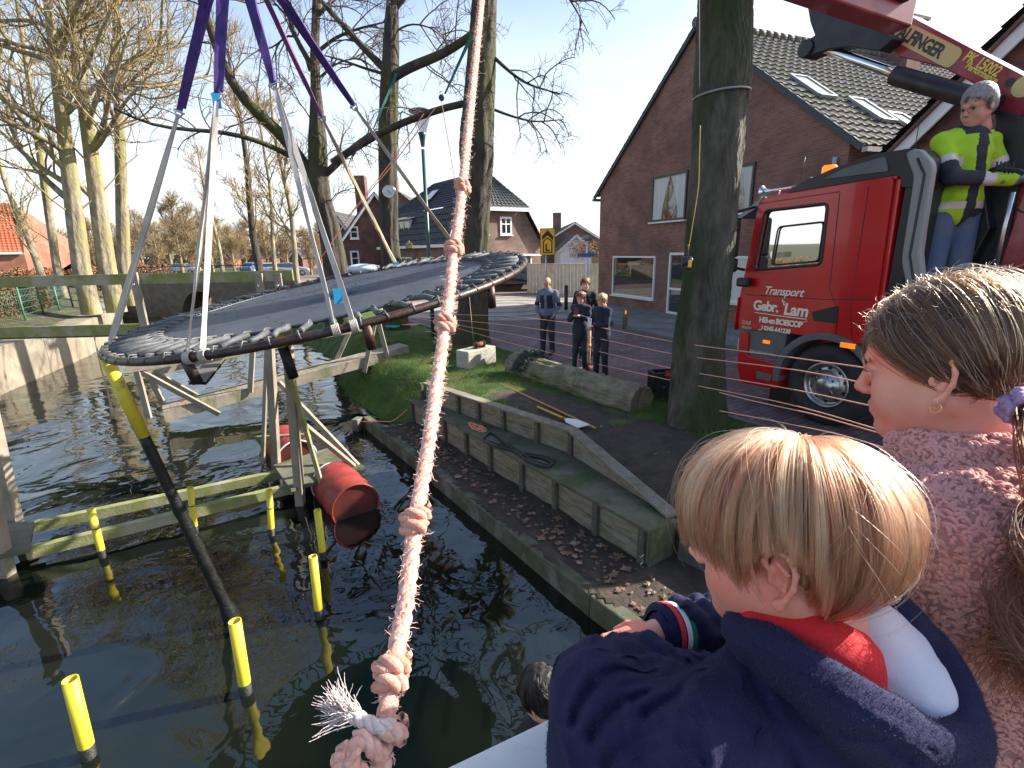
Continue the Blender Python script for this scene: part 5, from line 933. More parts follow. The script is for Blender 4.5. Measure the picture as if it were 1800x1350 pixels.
# black crate by the big tree with red gloves
cbx = pz(1168, 705, .03) + Vector((0, .12, .22)); bx = thing("black_crate", cbx - dz * .22, "black plastic box leaning against the big mossy trunk", "box"); q = MB(); yaw = .15
for s, (c, z) in enumerate((((0, -.12, 0), (.40, .02, .46)), ((0, .12, 0), (.40, .02, .46)), ((-.19, 0, 0), (.02, .24, .46)), ((.19, 0, 0), (.02, .24, .46)), ((0, 0, -.21), (.36, .22, .02)))): q.box(cbx + Matrix.Rotation(yaw, 3, 'Z') @ Vector(c), z, rz=yaw)
q.build("box_shell", mat("black_plastic", (.012, .012, .015), .35, c3=(.4, .4, .42), sc3=9, t3=(.66, .69)), bx, bevel=.008)
gl = cbx + Vector((.03, -.13, .19)); v, f = sdf_mesh([E_(gl, (.05, .03, .03), .01)] + [C_(gl + Vector((-.03 + .02 * k, 0, .01)), gl + Vector((-.045 + .025 * k, -.01, .065 + .01 * (k % 2))), .009, .008, .008) for k in range(4)] + [C_(gl, gl + Vector((.06, -.01, .02)), .01, .009)], .005); tag(npmesh("work_glove", v, f, mat("red_glove", (.45, .04, .03), .7)), "red work glove hanging over the rim of the black box", "glove")
# ================================================================ TRUCK WITH CRANE
from mathutils.geometry import tessellate_polygon
Td = Vector((math.cos(R(115)), math.sin(R(115)), 0)); Tn = Vector((Td.y, -Td.x, 0)); T0 = pz(1445, 750); To = -Tn; TW = 2.4
def tk(u, z, v=0.0): return Vector((T0.x, T0.y, 0)) + Td * u + Tn * v + Vector((0, 0, z))
def tpv(x, y, v=0.0):
    p = pv(x, y, tk(0, 0, v), Td); q = p - tk(0, 0, v); return q.dot(Td), q.z
m_red = mat("red_truck_paint", (.52, .008, .012), .3, (.46, .006, .010), 2, coat=.35, spec=.5, c3=(.36, .02, .018), sc3=1.2, t3=(.62, .8)); m_blkp = mat("black_plastic_trim", (.018, .019, .021), .45); m_greyp = mat("grey_plastic", (.10, .105, .115), .55, (.13, .135, .14), 6); m_greyl = mat("light_grey_airfoil", (.24, .24, .24), .5); m_tyre = mat("tyre_rubber", (.02, .02, .021), .8, (.032, .03, .028), 9, .3, 60); m_chrome = mat("chrome", (.75, .75, .76), .08, metal=1); m_alu = mat("aluminium_rim", (.50, .50, .51), .3, metal=.9, c2=(.35, .34, .33), sc=12)
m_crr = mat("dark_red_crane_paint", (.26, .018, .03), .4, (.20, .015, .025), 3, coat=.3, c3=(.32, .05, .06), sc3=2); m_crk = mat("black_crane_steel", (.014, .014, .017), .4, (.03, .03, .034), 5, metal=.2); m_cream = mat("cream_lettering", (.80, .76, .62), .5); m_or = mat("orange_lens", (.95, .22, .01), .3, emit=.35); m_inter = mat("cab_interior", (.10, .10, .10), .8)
mg = bpy.data.materials.new("clear_cab_glass"); mg.use_nodes = True; nt = mg.node_tree; N = nt.nodes; L = nt.links; N.remove(N["Principled BSDF"]); tr = N.new("ShaderNodeBsdfTransparent"); tr.inputs[0].default_value = (.12, .13, .13, 1); gl_ = N.new("ShaderNodeBsdfGlossy"); gl_.inputs["Roughness"].default_value = .02; fz = N.new("ShaderNodeFresnel"); fz.inputs[0].default_value = 1.9; mx = N.new("ShaderNodeMixShader"); L.new(fz.outputs[0], mx.inputs[0]); L.new(tr.outputs[0], mx.inputs[1]); L.new(gl_.outputs[0], mx.inputs[2]); L.new(mx.outputs[0], N["Material Output"].inputs[0])
tkt = thing("crane_truck", tk(-1.5, 0, 1.2), "red flatbed lorry with a black roof spoiler and its loading crane behind the cab", "truck")
def panel(outer, hole, v, th, m, name, parent, mat_order=None): # outer/hole lists of (u,z)
    loops = [[Vector((a_, b_, 0)) for a_, b_ in outer]] + ([[Vector((a_, b_, 0)) for a_, b_ in hole]] if hole else [])
    tri = tessellate_polygon(loops); flat = [p for l in loops for p in l]; q = MB(); n = len(flat); q.add([tk(p.x, p.y, v) for p in flat] + [tk(p.x, p.y, v + th) for p in flat], [tuple(t) for t in tri] + [tuple(i + n for i in t[::-1]) for t in tri])
    b = 0
    for l in loops:
        k = len(l); q.add([tk(p.x, p.y, v) for p in l] + [tk(p.x, p.y, v + th) for p in l], [(i, (i + 1) % k, (i + 1) % k + k, i + k) for i in range(k)])
    return q.build(name, m, parent)
def rnd_poly(pts, r, n=5):
    out = []; k = len(pts)
    for i in range(k):
        p0, p, p1 = Vector(pts[i - 1]), Vector(pts[i]), Vector(pts[(i + 1) % k]); a_ = (p0 - p); b_ = (p1 - p); rr = min(r, a_.length * .45, b_.length * .45); a_ = p + a_.normalized() * rr; b_ = p + b_.normalized() * rr
        for j in range(n + 1): t = j / n; q_ = a_.lerp(p, t).lerp(p.lerp(b_, t), t); out.append((q_.x, q_.y))
    return out
win = rnd_poly([(1.20, 2.74), (.33, 2.76), (.31, 2.04), (1.28, 1.95)], .07)
side = rnd_poly([(1.30, 2.90), (-.36, 2.98), (-.42, 1.14), (.70, 1.14), (1.44, 1.10), (1.50, 1.35), (1.43, 1.85)], .07)
cab = None
for v, th, nm in ((0.0, .06, "cab_side"), (TW - .06, .06, "cab_side")): panel(side, win, v, th, m_red, nm, tkt)
q = MB(); pr_ = [(1.29, 2.93), (-.38, 3.0), (-.44, 1.16)]
q.prism([tk(1.27, 2.86, .03), tk(-.38, 2.94, .03), tk(-.38, 2.99, .03), tk(1.22, 2.93, .03)], Tn * (TW - .06)); q.prism([tk(-.36, 2.95, .03), tk(-.42, 2.95, .03), tk(-.46, 1.16, .03), tk(-.40, 1.16, .03)], Tn * (TW - .06)); q.prism([tk(-.4, 1.16, .05), tk(-.4, 1.12, .05), tk(1.45, 1.12, .05), tk(1.45, 1.16, .05)], Tn * (TW - .1)); q.build("cab_shell", m_red, tkt, bevel=.02)
q = MB(); q.prism([tk(1.49, 1.1, .04), tk(1.52, 1.4, .04), tk(1.44, 1.86, .04), tk(1.40, 1.86, .04), tk(1.44, 1.1, .04)], Tn * (TW - .08)); q.build("cab_front", m_red, tkt, bevel=.02)
q = MB(); q.add([tk(1.45, 1.88, .1), tk(1.45, 1.88, TW - .1), tk(1.29, 2.82, TW - .1), tk(1.29, 2.82, .1)], [(0, 1, 2, 3)]); q.build("windscreen", mg, tkt)
for v in (.012, TW - .012):
    q = MB(); q.add([tk(a_, b_, v + .03) for a_, b_ in win], [tuple(range(len(win)))]); q.build("side_window", mg, tkt)
def frame(loop, v, r, m, name, closed=True): q = MB(); q.tube([tk(a_, b_, v) for a_, b_ in loop], r, 6, closed=closed); return q.build(name, m, tkt)
frame(win, -.004, .018, m_blkp, "window_seal"); wi2 = rnd_poly([(.98, 2.52), (.36, 2.55), (.36, 2.08), (1.02, 2.02)], .06); frame(wi2, .02, .012, m_blkp, "window_bar")
# seams
for pts in ([(.20, 2.86), (.16, 1.75), (.02, 1.50), (.0, 1.18)], [(-.12, 2.90), (-.12, 1.55), (-.2, 1.18)], [(1.38, 1.60), (.16, 1.62), (-.36, 1.66)], [(1.30, 2.84), (.2, 2.88)]): q = MB(); q.tube([tk(a_, b_, -.001) for a_, b_ in pts], .0045, 4); q.build("door_seam", m_blkp, tkt)
q = MB(); q.prism([tk(*p, -.012) for p in rnd_poly([(.34, 1.45), (.02, 1.56), (.0, 1.34), (.30, 1.34)], .03)], Tn * .01); h_ = q.build("door_handle", m_blkp, tkt)
# interior
q = MB(); q.box(tk(.55, 1.55, .6), (.5, .5, .8), rz=R(115)); q.box(tk(.30, 2.0, .6), (.14, .5, .9), rz=R(115)); q.build("seat", m_inter, tkt); st_ = tk(1.0, 2.02, .62); q = MB(); ax = (Td * -.45 + Vector((0, 0, 1))).normalized(); _, a1, b1 = basis(ax); q.tube([st_ + (a1 * math.cos(t) + b1 * math.sin(t)) * .22 for t in np.linspace(0, 2 * PI, 25)[:-1]], .016, 7, closed=True); q.cyl(st_ - a1 * .2, st_ + a1 * .2, .014, 6); q.cyl(st_ - ax * .3, st_, .03, 8); q.build("steering_wheel", m_blkp, tkt); q = MB(); q.box(tk(1.22, 1.85, 1.2), (.25, 2.1, .16), rz=R(115)); q.build("dashboard", m_inter, tkt)
# lower front : steps, bumper, lights
q = MB(); q.prism([tk(1.38, 1.10, .04), tk(.68, 1.13, .04), tk(.70, .66, .04), tk(1.36, .66, .04)], Tn * .5); q.build("step_well", m_greyp, tkt, bevel=.02)
q = MB(); q.box(tk(1.0, .80, .06), (.44, .10, .035), rz=R(115)); q.build("step", m_alu, tkt)
q = MB(); q.prism([tk(*p, 0) for p in rnd_poly([(1.42, 1.06), (1.26, 1.06), (1.24, .72), (.66, .68), (.70, .33), (1.30, .28), (1.40, .5)], .05)], Tn * TW); q.build("bumper", m_red, tkt, bevel=.012)
q = MB(); q.prism([tk(*p, -.006) for p in ((1.06, .52), (.80, .52), (.82, .42), (1.04, .42))], Tn * .01); q.build("bumper_step", m_alu, tkt); q = MB(); q.box(tk(1.40, .86, .12), (.1, .2, .2), rz=R(115)); q.build("headlight", mat("headlight_glass", (.6, .6, .58), .1), tkt, bevel=.02)
q = MB(); q.box(tk(.97, .96, .03), (.10, .02, .045), rz=R(115)); q.build("side_marker", m_or, tkt); q = MB(); q.box(tk(-.18, 1.10, -.03), (.17, .03, .06), rz=R(115)); q.build("side_marker", m_or, tkt)
q = MB(); q.box(tk(.85, .18, .3), (.02, .45, .3), rz=R(115)); q.build("mud_flap", m_blkp, tkt)
q = MB(); q.prism([tk(1.46, 1.56, -.05), tk(1.50, 1.56, .02), tk(1.53, 1.1, .02), tk(1.48, 1.06, -.05)], Tn * .1); q.build("corner_panel", m_red, tkt, bevel=.015)
# wheel arch
cw = (.08, .54); q = MB()
for t0, t1 in zip(np.linspace(R(-8), R(168), 17)[:-1], np.linspace(R(-8), R(168), 17)[1:]):
    P_ = lambda rr, t, v: tk(cw[0] + rr * math.cos(t), cw[1] + rr * math.sin(t) * .98, v); q.add([P_(.60, t0, -.03), P_(.69, t0, -.03), P_(.69, t1, -.03), P_(.60, t1, -.03), P_(.60, t0, .45), P_(.69, t0, .45), P_(.69, t1, .45), P_(.60, t1, .45)], [(0, 1, 2, 3), (0, 4, 7, 3), (1, 2, 6, 5), (4, 5, 6, 7)])
q.build("wheel_arch", m_greyp, tkt)
def wheel(u, v, s=1, r=.53, z=.53):
    c = tk(u, z, v); q = MB(); ax = To * s; q.lathe([(.30, -.02), (.33, .02), (.42, .035), (.49, .02), (r, -.03), (r, -.24), (.49, -.29), (.30, -.28)], c, ax, 48); w_ = q.build("tyre", m_tyre, tkt)
    q = MB(); q.lathe([(.30, -.02), (.295, .005), (.27, .0), (.26, -.05), (.24, -.07), (.20, -.05), (.17, -.03), (.165, .0), (.11, .012), (.10, .045), (.085, .055), (0, .057)], c, ax, 40); rm = q.build("rim", m_alu, w_)
    q = MB(); _, a1, b1 = basis(ax)
    for k in range(10): t = 2 * PI * k / 10; q.cyl(c + (a1 * math.cos(t) + b1 * math.sin(t)) * .135 + ax * .0, c + (a1 * math.cos(t) + b1 * math.sin(t)) * .135 + ax * .035, .014, 6)
    q.build("wheel_nuts", m_chrome, w_); q = MB()
    for k in range(10): t = 2 * PI * (k + .5) / 10; q.cyl(c + (a1 * math.cos(t) + b1 * math.sin(t)) * .215 - ax * .07, c + (a1 * math.cos(t) + b1 * math.sin(t)) * .215 - ax * .052, .024, 10)
    q.build("rim_holes", m_blkp, w_); return w_
wheel(.08, .06); wheel(.08, TW - .06, -1)
for u in (-3.6,): wheel(u, .06); wheel(u, TW - .06, -1)
# roof: spoiler, horn, lamp, beacon, visor, mirrors
q = MB(); pr_ = [(.95, 2.94), (.78, 3.03), (.35, 3.16), (-.1, 3.24), (-.48, 3.24), (-.62, 3.12), (-.64, 2.85), (-.42, 2.85), (-.40, 2.99)]; q.prism([tk(*p, .04) for p in rnd_poly(pr_, .06)], Tn * (TW - .08)); q.build("roof_spoiler", m_blkp, tkt, bevel=.03)
q = MB(); q.prism([tk(*p, .03) for p in rnd_poly([(.45, 3.05), (.2, 3.14), (-.22, 3.2), (-.28, 3.04)], .03)], Tn * .01); q.build("spoiler_grille", m_greyp, tkt)
q = MB(); q.prism([tk(*p, -.02) for p in rnd_poly([(-.44, 3.2), (-.56, 3.22), (-.72, 3.05), (-.74, 2.2), (-.86, 1.75), (-.88, 1.3), (-.72, 1.3), (-.70, 1.75), (-.58, 2.1), (-.56, 2.95), (-.48, 3.1)], .08)], Tn * .10); q.build("air_deflector", m_greyl, tkt, bevel=.02); q = MB(); q.tube([tk(*p, -.025) for p in ((-.57, 3.12), (-.66, 2.95), (-.66, 2.15), (-.78, 1.75), (-.80, 1.35))], .012, 6); q.build("deflector_seam", m_blkp, tkt)
q = MB(); q.prism([tk(-.46, 1.3, .06), tk(-.60, 1.3, .06), tk(-.60, 3.0, .06), tk(-.46, 3.0, .06)], Tn * 2.2); q.build("gap_panel", m_blkp, tkt)
hb_ = tk(1.30, 3.0, .12); q = MB(); q.lathe([(.085, 0), (.06, -.02), (.03, -.07), (.018, -.14), (.014, -.3), (.012, -.56), (.0, -.565)], hb_ + Td * .06, Td * 1.0 + Vector((0, 0, -.03)), 24); q.cyl(hb_ - Td * .2, hb_ - Td * .2 - dz * .09, .01, 8); q.cyl(hb_ - Td * .42, hb_ - Td * .42 - dz * .09, .01, 8); q.build("air_horn", m_chrome, tkt)
q = MB(); q.lathe([(.0, -.07), (.07, -.05), (.095, .0), (.095, .02), (.0, .03)], tk(.93, 3.06, .5), Td, 20); q.build("spot_lamp", m_blkp, tkt)
bc = tk(.55, 3.0, .28); q = MB(); q.lathe([(.085, 0), (.085, .21), (.07, .23), (0, .235)], bc, dz, 20); q.build("beacon", mat("orange_beacon", (.9, .15, .005), .15, emit=.8), tkt); q = MB(); q.lathe([(.095, -.04), (.095, .0), (.0, .005)], bc, dz, 20); q.cyl(tk(.9, 3.0, .28), tk(.3, 3.0, .28), .02, 8); q.build("beacon_base", m_blkp, tkt); q = MB(); q.lathe([(0, 0), (.03, .02), (.03, .07), (0, .09)], bc + dz * .06, dz, 12); q.build("beacon_bulb", mat("beacon_bulb", (1, .55, .10), .5, emit=7), tkt)
q = MB(); q.prism([tk(*p, .0) for p in ((1.24, 2.94), (1.62, 2.70), (1.66, 2.66), (1.60, 2.66), (1.24, 2.84))], Tn * (TW)); q.build("sun_visor", mat("tinted_visor", (.05, .055, .06), .12, spec=.8), tkt)
q = MB(); q.cyl(tk(1.36, 2.80, -.02), tk(1.46, 2.74, -.26), .02, 8); q.cyl(tk(1.42, 1.95, -.02), tk(1.46, 2.0, -.26), .02, 8); ma = q.build("mirror_arm", m_blkp, tkt)
q = MB(); q.box(tk(1.47, 2.40, -.27), (.12, .22, .55), rz=R(115)); q.build("mirror", m_blkp, tkt, bevel=.04); q = MB(); q.box(tk(1.47, 2.02, -.27), (.14, .22, .2), rz=R(115)); q.build("mirror", m_blkp, tkt, bevel=.04); q = MB(); q.box(tk(1.36, 1.78, -.08), (.2, .1, .13), rz=R(115)); q.build("mirror_foot", m_blkp, tkt, bevel=.03)
# lettering on the door
def ttext(s, u, z, size, m=m_cream, bold=.0, shear=0, sp=1.0, v=-.004, nm="lettering"): return text(nm, s, size, .0015, m, tkt, tk(u, z, v), -Td, dz, shear, bold, spacing=sp)
ttext("Transport", 1.08, 1.63, .155, shear=.35, bold=.002, sp=.92); ttext("Gebr.", 1.22, 1.40, .19, bold=.006, sp=.9); ttext("'t", .78, 1.50, .10, bold=.003); ttext("Lam", .74, 1.38, .215, bold=.006, shear=.1, sp=.95); q = MB(); q.tube([tk(1.18, 1.36, -.004), tk(.8, 1.35, -.004), tk(.40, 1.35, -.004), tk(.38, 1.32, -.004), tk(.44, 1.31, -.004)], .007, 5); q.build("lettering_underline", m_cream, tkt)
ttext("HEI-en BOEICOP", 1.10, 1.235, .105, bold=.005, sp=.85); ttext("0345-641238", 1.01, 1.13, .085, bold=.003, sp=.9); q = MB(); q.tube([tk(1.07 + .035 * math.cos(t) , 1.165 + .045 * math.sin(t), -.003) for t in np.linspace(2.4, 5.4, 12)], .008, 5); q.build("phone_symbol", m_cream, tkt); ttext("DAF", 1.38, 1.17, .08, bold=.003, m=m_alu); ttext("TRUCKS", 1.38, 1.11, .045, bold=.002, m=m_alu)
# chassis, bed, red body
q = MB(); q.prism([tk(-.45, .75, .7), tk(-5.6, .75, .7), tk(-5.6, 1.05, .7), tk(-.45, 1.05, .7)], Tn * .9); q.build("chassis", m_blkp, tkt); q = MB(); q.prism([tk(-2.6, 1.08, 0), tk(-5.8, 1.08, 0), tk(-5.8, 1.6, 0), tk(-2.6, 1.6, 0)], Tn * TW); q.build("cargo_bed", m_red, tkt, bevel=.02); q = MB(); q.prism([tk(-.9, 1.02, .02), tk(-2.5, 1.02, .02), tk(-2.5, 1.1, .02), tk(-.9, 1.1, .02)], Tn * TW); q.build("operator_platform", m_crk, tkt)
ua, za = tpv(1588, 338, 1.6); ub2, zb = tpv(1645, 455, 1.6); q = MB(); q.prism([tk(ua, 1.1, 1.6), tk(ub2 - .3, 1.1, 1.6), tk(ub2 - .3, za, 1.6), tk(ua, za, 1.6)], Tn * .6); q.build("red_tank", mat("faded_red_body", (.5, .07, .06), .4, (.42, .05, .045), 3, coat=.3), tkt, bevel=.04)
# crane
VC = 1.15
def cp(x, y, v=VC): return pv(x, y, tk(0, 0, v), Td)
def cpoly(name, pts, v, th, m, bevel=.012, parent=None): q = MB(); q.prism([cp(x, y, v) for x, y in pts], Tn * th); return q.build(name, m, parent or tkt, bevel=bevel)
mb_ = cpoly("main_boom", [(1590, 22), (1614, 36), (1800, 133), (1880, 178), (1900, 235), (1800, 214), (1755, 200), (1717, 150), (1655, 118), (1580, 100), (1540, 60)], VC, .36, m_crr)
cpoly("crane_column", [(1790, 190), (1900, 190), (1930, 560), (1775, 560), (1765, 420), (1800, 300)], VC, .4, m_crr); cpoly("column_bracket", [(1745, 190), (1800, 205), (1812, 300), (1790, 330), (1772, 420), (1740, 560), (1690, 560), (1712, 420), (1735, 300), (1742, 250), (1750, 215)], VC - .04, .3, m_crk)
cpoly("outrigger_arm", [(1800, 330), (1830, 330), (1790, 560), (1730, 560)], VC - .3, .2, m_crr); cpoly("hydraulic_block", [(1700, 255), (1735, 255), (1728, 330), (1740, 400), (1702, 470), (1690, 380)], .95, .2, m_crk)
def cyl_px(name, a_, b_, r, m, v=VC + .05): q = MB(); q.cyl(cp(*a_, v), cp(*b_, v), r, 18); return q.build(name, m, tkt, bevel=.006)
cyl_px("lift_cylinder", (1572, 132), (1752, 185), .105, m_crk, VC - .12); cyl_px("cylinder_rod", (1440, 82), (1580, 132), .055, m_chrome, VC - .12); cpoly("knuckle_bracket", [(1418, 6), (1460, 18), (1560, 60), (1572, 68), (1545, 90), (1490, 82), (1460, 86), (1440, 92), (1425, 98), (1408, 98), (1402, 84), (1412, 74), (1432, 62), (1424, 40)], VC - .22, .24, m_crk); q = MB(); c = cp(1414, 85, VC - .26); q.cyl(c, c + Tn * .3, .11, 18); q.build("knuckle_pin", m_crk, tkt, bevel=.01)
kA = cp(1603, 18, VC - .3); tip = py(403, -420, 4.3); bd_ = (tip - kA).normalized(); kA = kA + bd_ * .12; q = MB(); q.beam(kA, kA + bd_ * 1.7, .26, .48); q.build("outer_boom", m_crr, tkt, bevel=.02); q = MB(); q.beam(kA + bd_ * .5, tip, .20, .36); q.build("telescopic_boom", m_crr, tkt, bevel=.02); q = MB(); q.beam(kA + bd_ * .15 + Vector((0, -.16, .05)), kA + bd_ * 2.6 + Vector((0, -.16, .05)), .08, .2); q.build("boom_guard", m_crk, tkt, bevel=.01); q = MB(); q.cyl(tip, HK + dz * .42, .02, 8); q.build("hoist_cable", m_crk, tkt)
# boom lettering
bx_ = (cp(1800, 133) - cp(1614, 36)).normalized(); by_ = Tn.cross(bx_); by_ = by_ if by_.z > 0 else -by_
m_plate = mat("tan_plate", (.58, .46, .20), .5); m_dkt = mat("dark_lettering", (.03, .04, .05), .5); m_yt = mat("yellow_lettering", (.80, .62, .12), .5)
pL, pR = cp(1566, 46), cp(1683, 106); L_ = (pR - pL).length; hh = .20
o_ = pL - by_ * .0; q = MB(); loop = rnd_poly([(0, 0), (L_, 0), (L_, hh), (0, hh)], .09, 8); dn = by_ * -.10
ws = (pR - pL).normalized(); wy = Tn.cross(ws); wy = wy if wy.z > 0 else -wy
q.prism([pL - Tn * .008 + ws * a_ + wy * (b_ - hh / 2) for a_, b_ in loop], Tn * .006); q.build("maker_plate", m_plate, tkt)
text("lettering", "PALFINGER", .175, .0015, m_dkt, tkt, pL - Tn * .010 + ws * (L_ * .08) - wy * .060, ws, wy, 0, .006, spacing=.92, xs=L_ * .86 / .98)
p1 = cp(1696, 100); text("lettering", "PK 15002", .135, .0015, m_yt, tkt, p1 - Tn * .004 - wy * .03, ws, wy, 0, .003, xs=.82); p1 = cp(1704, 109); text("lettering", "Performance", .085, .0015, m_yt, tkt, p1 - Tn * .004 - wy * .06, ws, wy, .1, .002, xs=.9)
c = cp(1776, 145) - Tn * .004; q = MB(); q.cyl(c, c + Tn * .002, .045, 20); q.build("boom_hole", m_blkp, tkt); c = cp(1800, 152) - Tn * .006; q = MB(); q.cyl(c, c + Tn * .004, .10, 28); q.build("round_sticker", m_plate, tkt)
# rails and levers
def rail(name, pts, r, v, m=m_greyl): q = MB(); q.tube([cp(x, y, v) for x, y in pts], r, 8); return q.build(name, m, tkt)
rail("grab_rail", [(1634, 350), (1626, 410), (1617, 480)], .018, .2, m_steel); rail("grab_rail", [(1781, 338), (1765, 400), (1748, 480)], .02, .5, m_steel); rail("control_rail", [(1742, 303), (1765, 296), (1790, 298), (1812, 310)], .012, .55, m_crk); rail("hydraulic_hose", [(1780, 362), (1795, 372), (1820, 375)], .01, .6, m_crk)
for k in range(5): rail("control_lever", [(1752 + 7 * k, 305), (1753 + 7 * k, 284)], .008, .62, m_crk)
rail("aerial", [(1602, 335), (1610, 250), (1618, 205)], .004, .4, m_blkp); rail("aerial", [(1404, 330), (1410, 300), (1416, 275)], .004, .5, m_blkp)
# ================================================================ STREET FURNITURE
m_gpost = mat("dark_green_post", (.02, .07, .055), .4)
lb = pz(762, 592, 0); Y = lb.y; sl_ = thing("street_lamp", lb, "green street lamp post with a clear cone lantern in front of the clock tree", "street lamp"); lt = py(742, 235, Y); q = MB(); q.tube([lb, lerp(lb, lt, .3), lerp(lb, lt, .93)], [.06, .055, .045], 14); q.lathe([(.045, -.3), (.06, -.2), (.085, -.05), (.11, .02), (.0, .03)], lt, dz, 20); q.build("pole", m_gpost, sl_)
mcl = bpy.data.materials.new("clear_lantern"); mcl.use_nodes = True; nt = mcl.node_tree; N = nt.nodes; L = nt.links; N.remove(N["Principled BSDF"]); tr = N.new("ShaderNodeBsdfTransparent"); tr.inputs[0].default_value = (.88, .9, .92, 1); gl_ = N.new("ShaderNodeBsdfGlossy"); gl_.inputs["Roughness"].default_value = .1; mx = N.new("ShaderNodeMixShader"); mx.inputs[0].default_value = .38; L.new(tr.outputs[0], mx.inputs[1]); L.new(gl_.outputs[0], mx.inputs[2]); L.new(mx.outputs[0], N["Material Output"].inputs[0])
q = MB(); q.lathe([(.11, .02), (.18, .25), (.29, .50)], lt, dz, 24); q.build("lantern_glass", mcl, sl_); q = MB(); q.lathe([(.30, .50), (.31, .52), (.2, .56), (.0, .59)], lt, dz, 24); q.lathe([(.0, .44), (.18, .47), (.29, .50)], lt, dz, 24); q.build("lantern_top", m_greyl, sl_)
# traffic sign
def board(parent, c, u, w, h, m, r=.03, th=.012, name="board", n=None): n = n or Vector((u.y, -u.x, 0)); q = MB(); q.prism([c + u * a_ + dz * b_ for a_, b_ in rnd_poly([(-w / 2, -h / 2), (w / 2, -h / 2), (w / 2, h / 2), (-w / 2, h / 2)], r)], n * -th); return q.build(name, m, parent)
m_sy = mat("sign_orange_yellow", (1.0, .50, .015), .5); m_sb = mat("sign_black", (.015, .015, .015), .5); sp_ = pz(960, 548, .0); Y = sp_.y; sg = thing("direction_sign", sp_, "orange-yellow diversion sign with a black arrow and letter L on a thin pole", "sign"); c = py(962.5, 425, Y); ux = Vector((1, 0, 0)); q = MB(); q.cyl(sp_, Vector((sp_.x, sp_.y + .02, c.z + .42)), .025, 10); q.build("pole", m_steel, sg); w = 25 / FPX * Y * 1.02; h = w * 1.72; c = Vector((c.x, Y - .03, c.z)); b0_ = board(sg, c, ux, w, h, m_sb, .06, name="sign_board"); board(b0_, c + Vector((0, -.004, 0)), ux, w * .93, h * .96, m_sy, .05, .003, "sign_face"); 
q = MB(); f_ = c + Vector((0, -.008, 0)); P2 = lambda a_, b_: f_ + ux * (a_ * w) + dz * (b_ * w); q.prism([P2(*p) for p in ((-.36, .10), (-.36, .36), (0, .74), (.36, .36), (.36, .10), (0, .42))], (0, -.002, 0)); q.build("arrow", m_sb, b0_)
q = MB(); q.prism([P2(*p) for p in rnd_poly([(-.32, -.72), (.32, -.72), (.32, .06), (0, .30), (-.32, .06)], .05)], (0, -.002, 0)); q.build("arrow_tail", m_sb, b0_); q = MB(); q.prism([P2(*p) for p in ((-.24, -.65), (.24, -.65), (.24, .02), (0, .2), (-.24, .02))], (0, -.004, 0)); q.build("letter_ground", m_sy, b0_); text("letter", "L", w * .62, .001, m_sb, b0_, f_ + Vector((-.17 * w, -.006, -.58 * w)), ux, dz, 0, .012)
b_ = pz(1032, 545, 0); Y = b_.y; sg = thing("street_name_post", b_, "white pole with a small blue street name plate and a globe lamp by the fence", "sign"); t_ = py(1032, 424, Y); q = MB(); q.cyl(b_, t_, .04, 10); q.build("pole", m_whitef, sg); q = MB(); q.lathe([(0, 0), (.17, .05), (.20, .14), (.1, .2), (0, .22)], t_, dz, 16); q.build("globe_lamp", m_greyl, sg); board(sg, Vector((t_.x - .05, Y - .06, py(1032, 448, Y).z)), ux, .62, .13, mat("street_plate_blue", (.06, .12, .38), .5), .01, name="name_plate")
# bollards
for (x, y, yt, lab) in ((1098, 578, 541, "thin concrete bollard with an orange reflector before the shop window"), (1213, 606, 556, "concrete bollard with an orange reflector just left of the big trunk")):
    b_ = pz(x, y, .0); h = py(x, yt, b_.y).z; t = thing("bollard", b_, lab, "bollard", "bollards along the far kerb"); q = MB(); q.tube([b_, b_ + dz * (h - .03), b_ + dz * h], [.075, .07, .05], 12); q.build("shaft", mat("mossy_bollard", (.20, .19, .15), .9, (.11, .12, .08), 7), t); q = MB(); q.box(b_ + Vector((.0, -.066, h - .12)), (.05, .02, .1)); q.build("reflector", m_or, t)
b_ = pz(995, 545, 0); q = MB(); q.tube([b_, b_ + dz * .9], .07, 12); q.lathe([(.07, .9), (.05, .95), (0, .96)], b_, dz, 12); q.build("dark_bollard", m_blkp, label="dark round bollard standing behind the man in the blue-black jacket", cat="bollard")
# wooden fence
fA, fB = pz(927, 514, 0), pz(1056, 521, 0); fd_ = (fB - fA).normalized(); L_ = (fB - fA).length; fh = py(927, 464, fA.y).z; m_fence = mat("pale_fence_boards", (.62, .55, .43), .85, (.46, .40, .31), 3, .3, 30); fn = thing("board_fence", fA, "pale vertical board fence between the pink house and the corner house", "fence"); n = int(L_ / .115)
q = MB(); 
for k in range(n): p = fA + fd_ * (k * .115 + .05); off = Vector((fd_.y, -fd_.x, 0)) * (.02 * (k % 2)); q.beam(p + off, p + off + dz * fh, .10, .02, up=(fd_.y, -fd_.x, 0))
q.build("boards", m_fence, fn)["kind"] = "stuff"; q = MB(); q.beam(fA + dz * fh, fB + dz * fh, .1, .04); q.build("cap_rail", m_fence, fn)
# clock on the tree
c = py(684, 337, 15.5 - .38); ck = thing("round_clock", c, "round white dial clock strapped to the dark forked tree", "clock"); q = MB(); q.lathe([(0, 0), (.165, 0), (.185, .02), (.185, .05), (.17, .06)], c, (0.1, -1, 0), 28); q.build("case", m_chrome, ck); q = MB(); q.lathe([(0, .045), (.168, .045)], c, (.1, -1, 0), 28); q.build("dial", m_white, ck); q = MB(); f_ = c + Vector((0, -.06, 0)); q.beam(f_, f_ + Vector((.08, 0, -.07)), .012, .012); q.beam(f_, f_ + Vector((-.03, 0, .05)), .014, .012); q.build("hands", m_sb, ck)
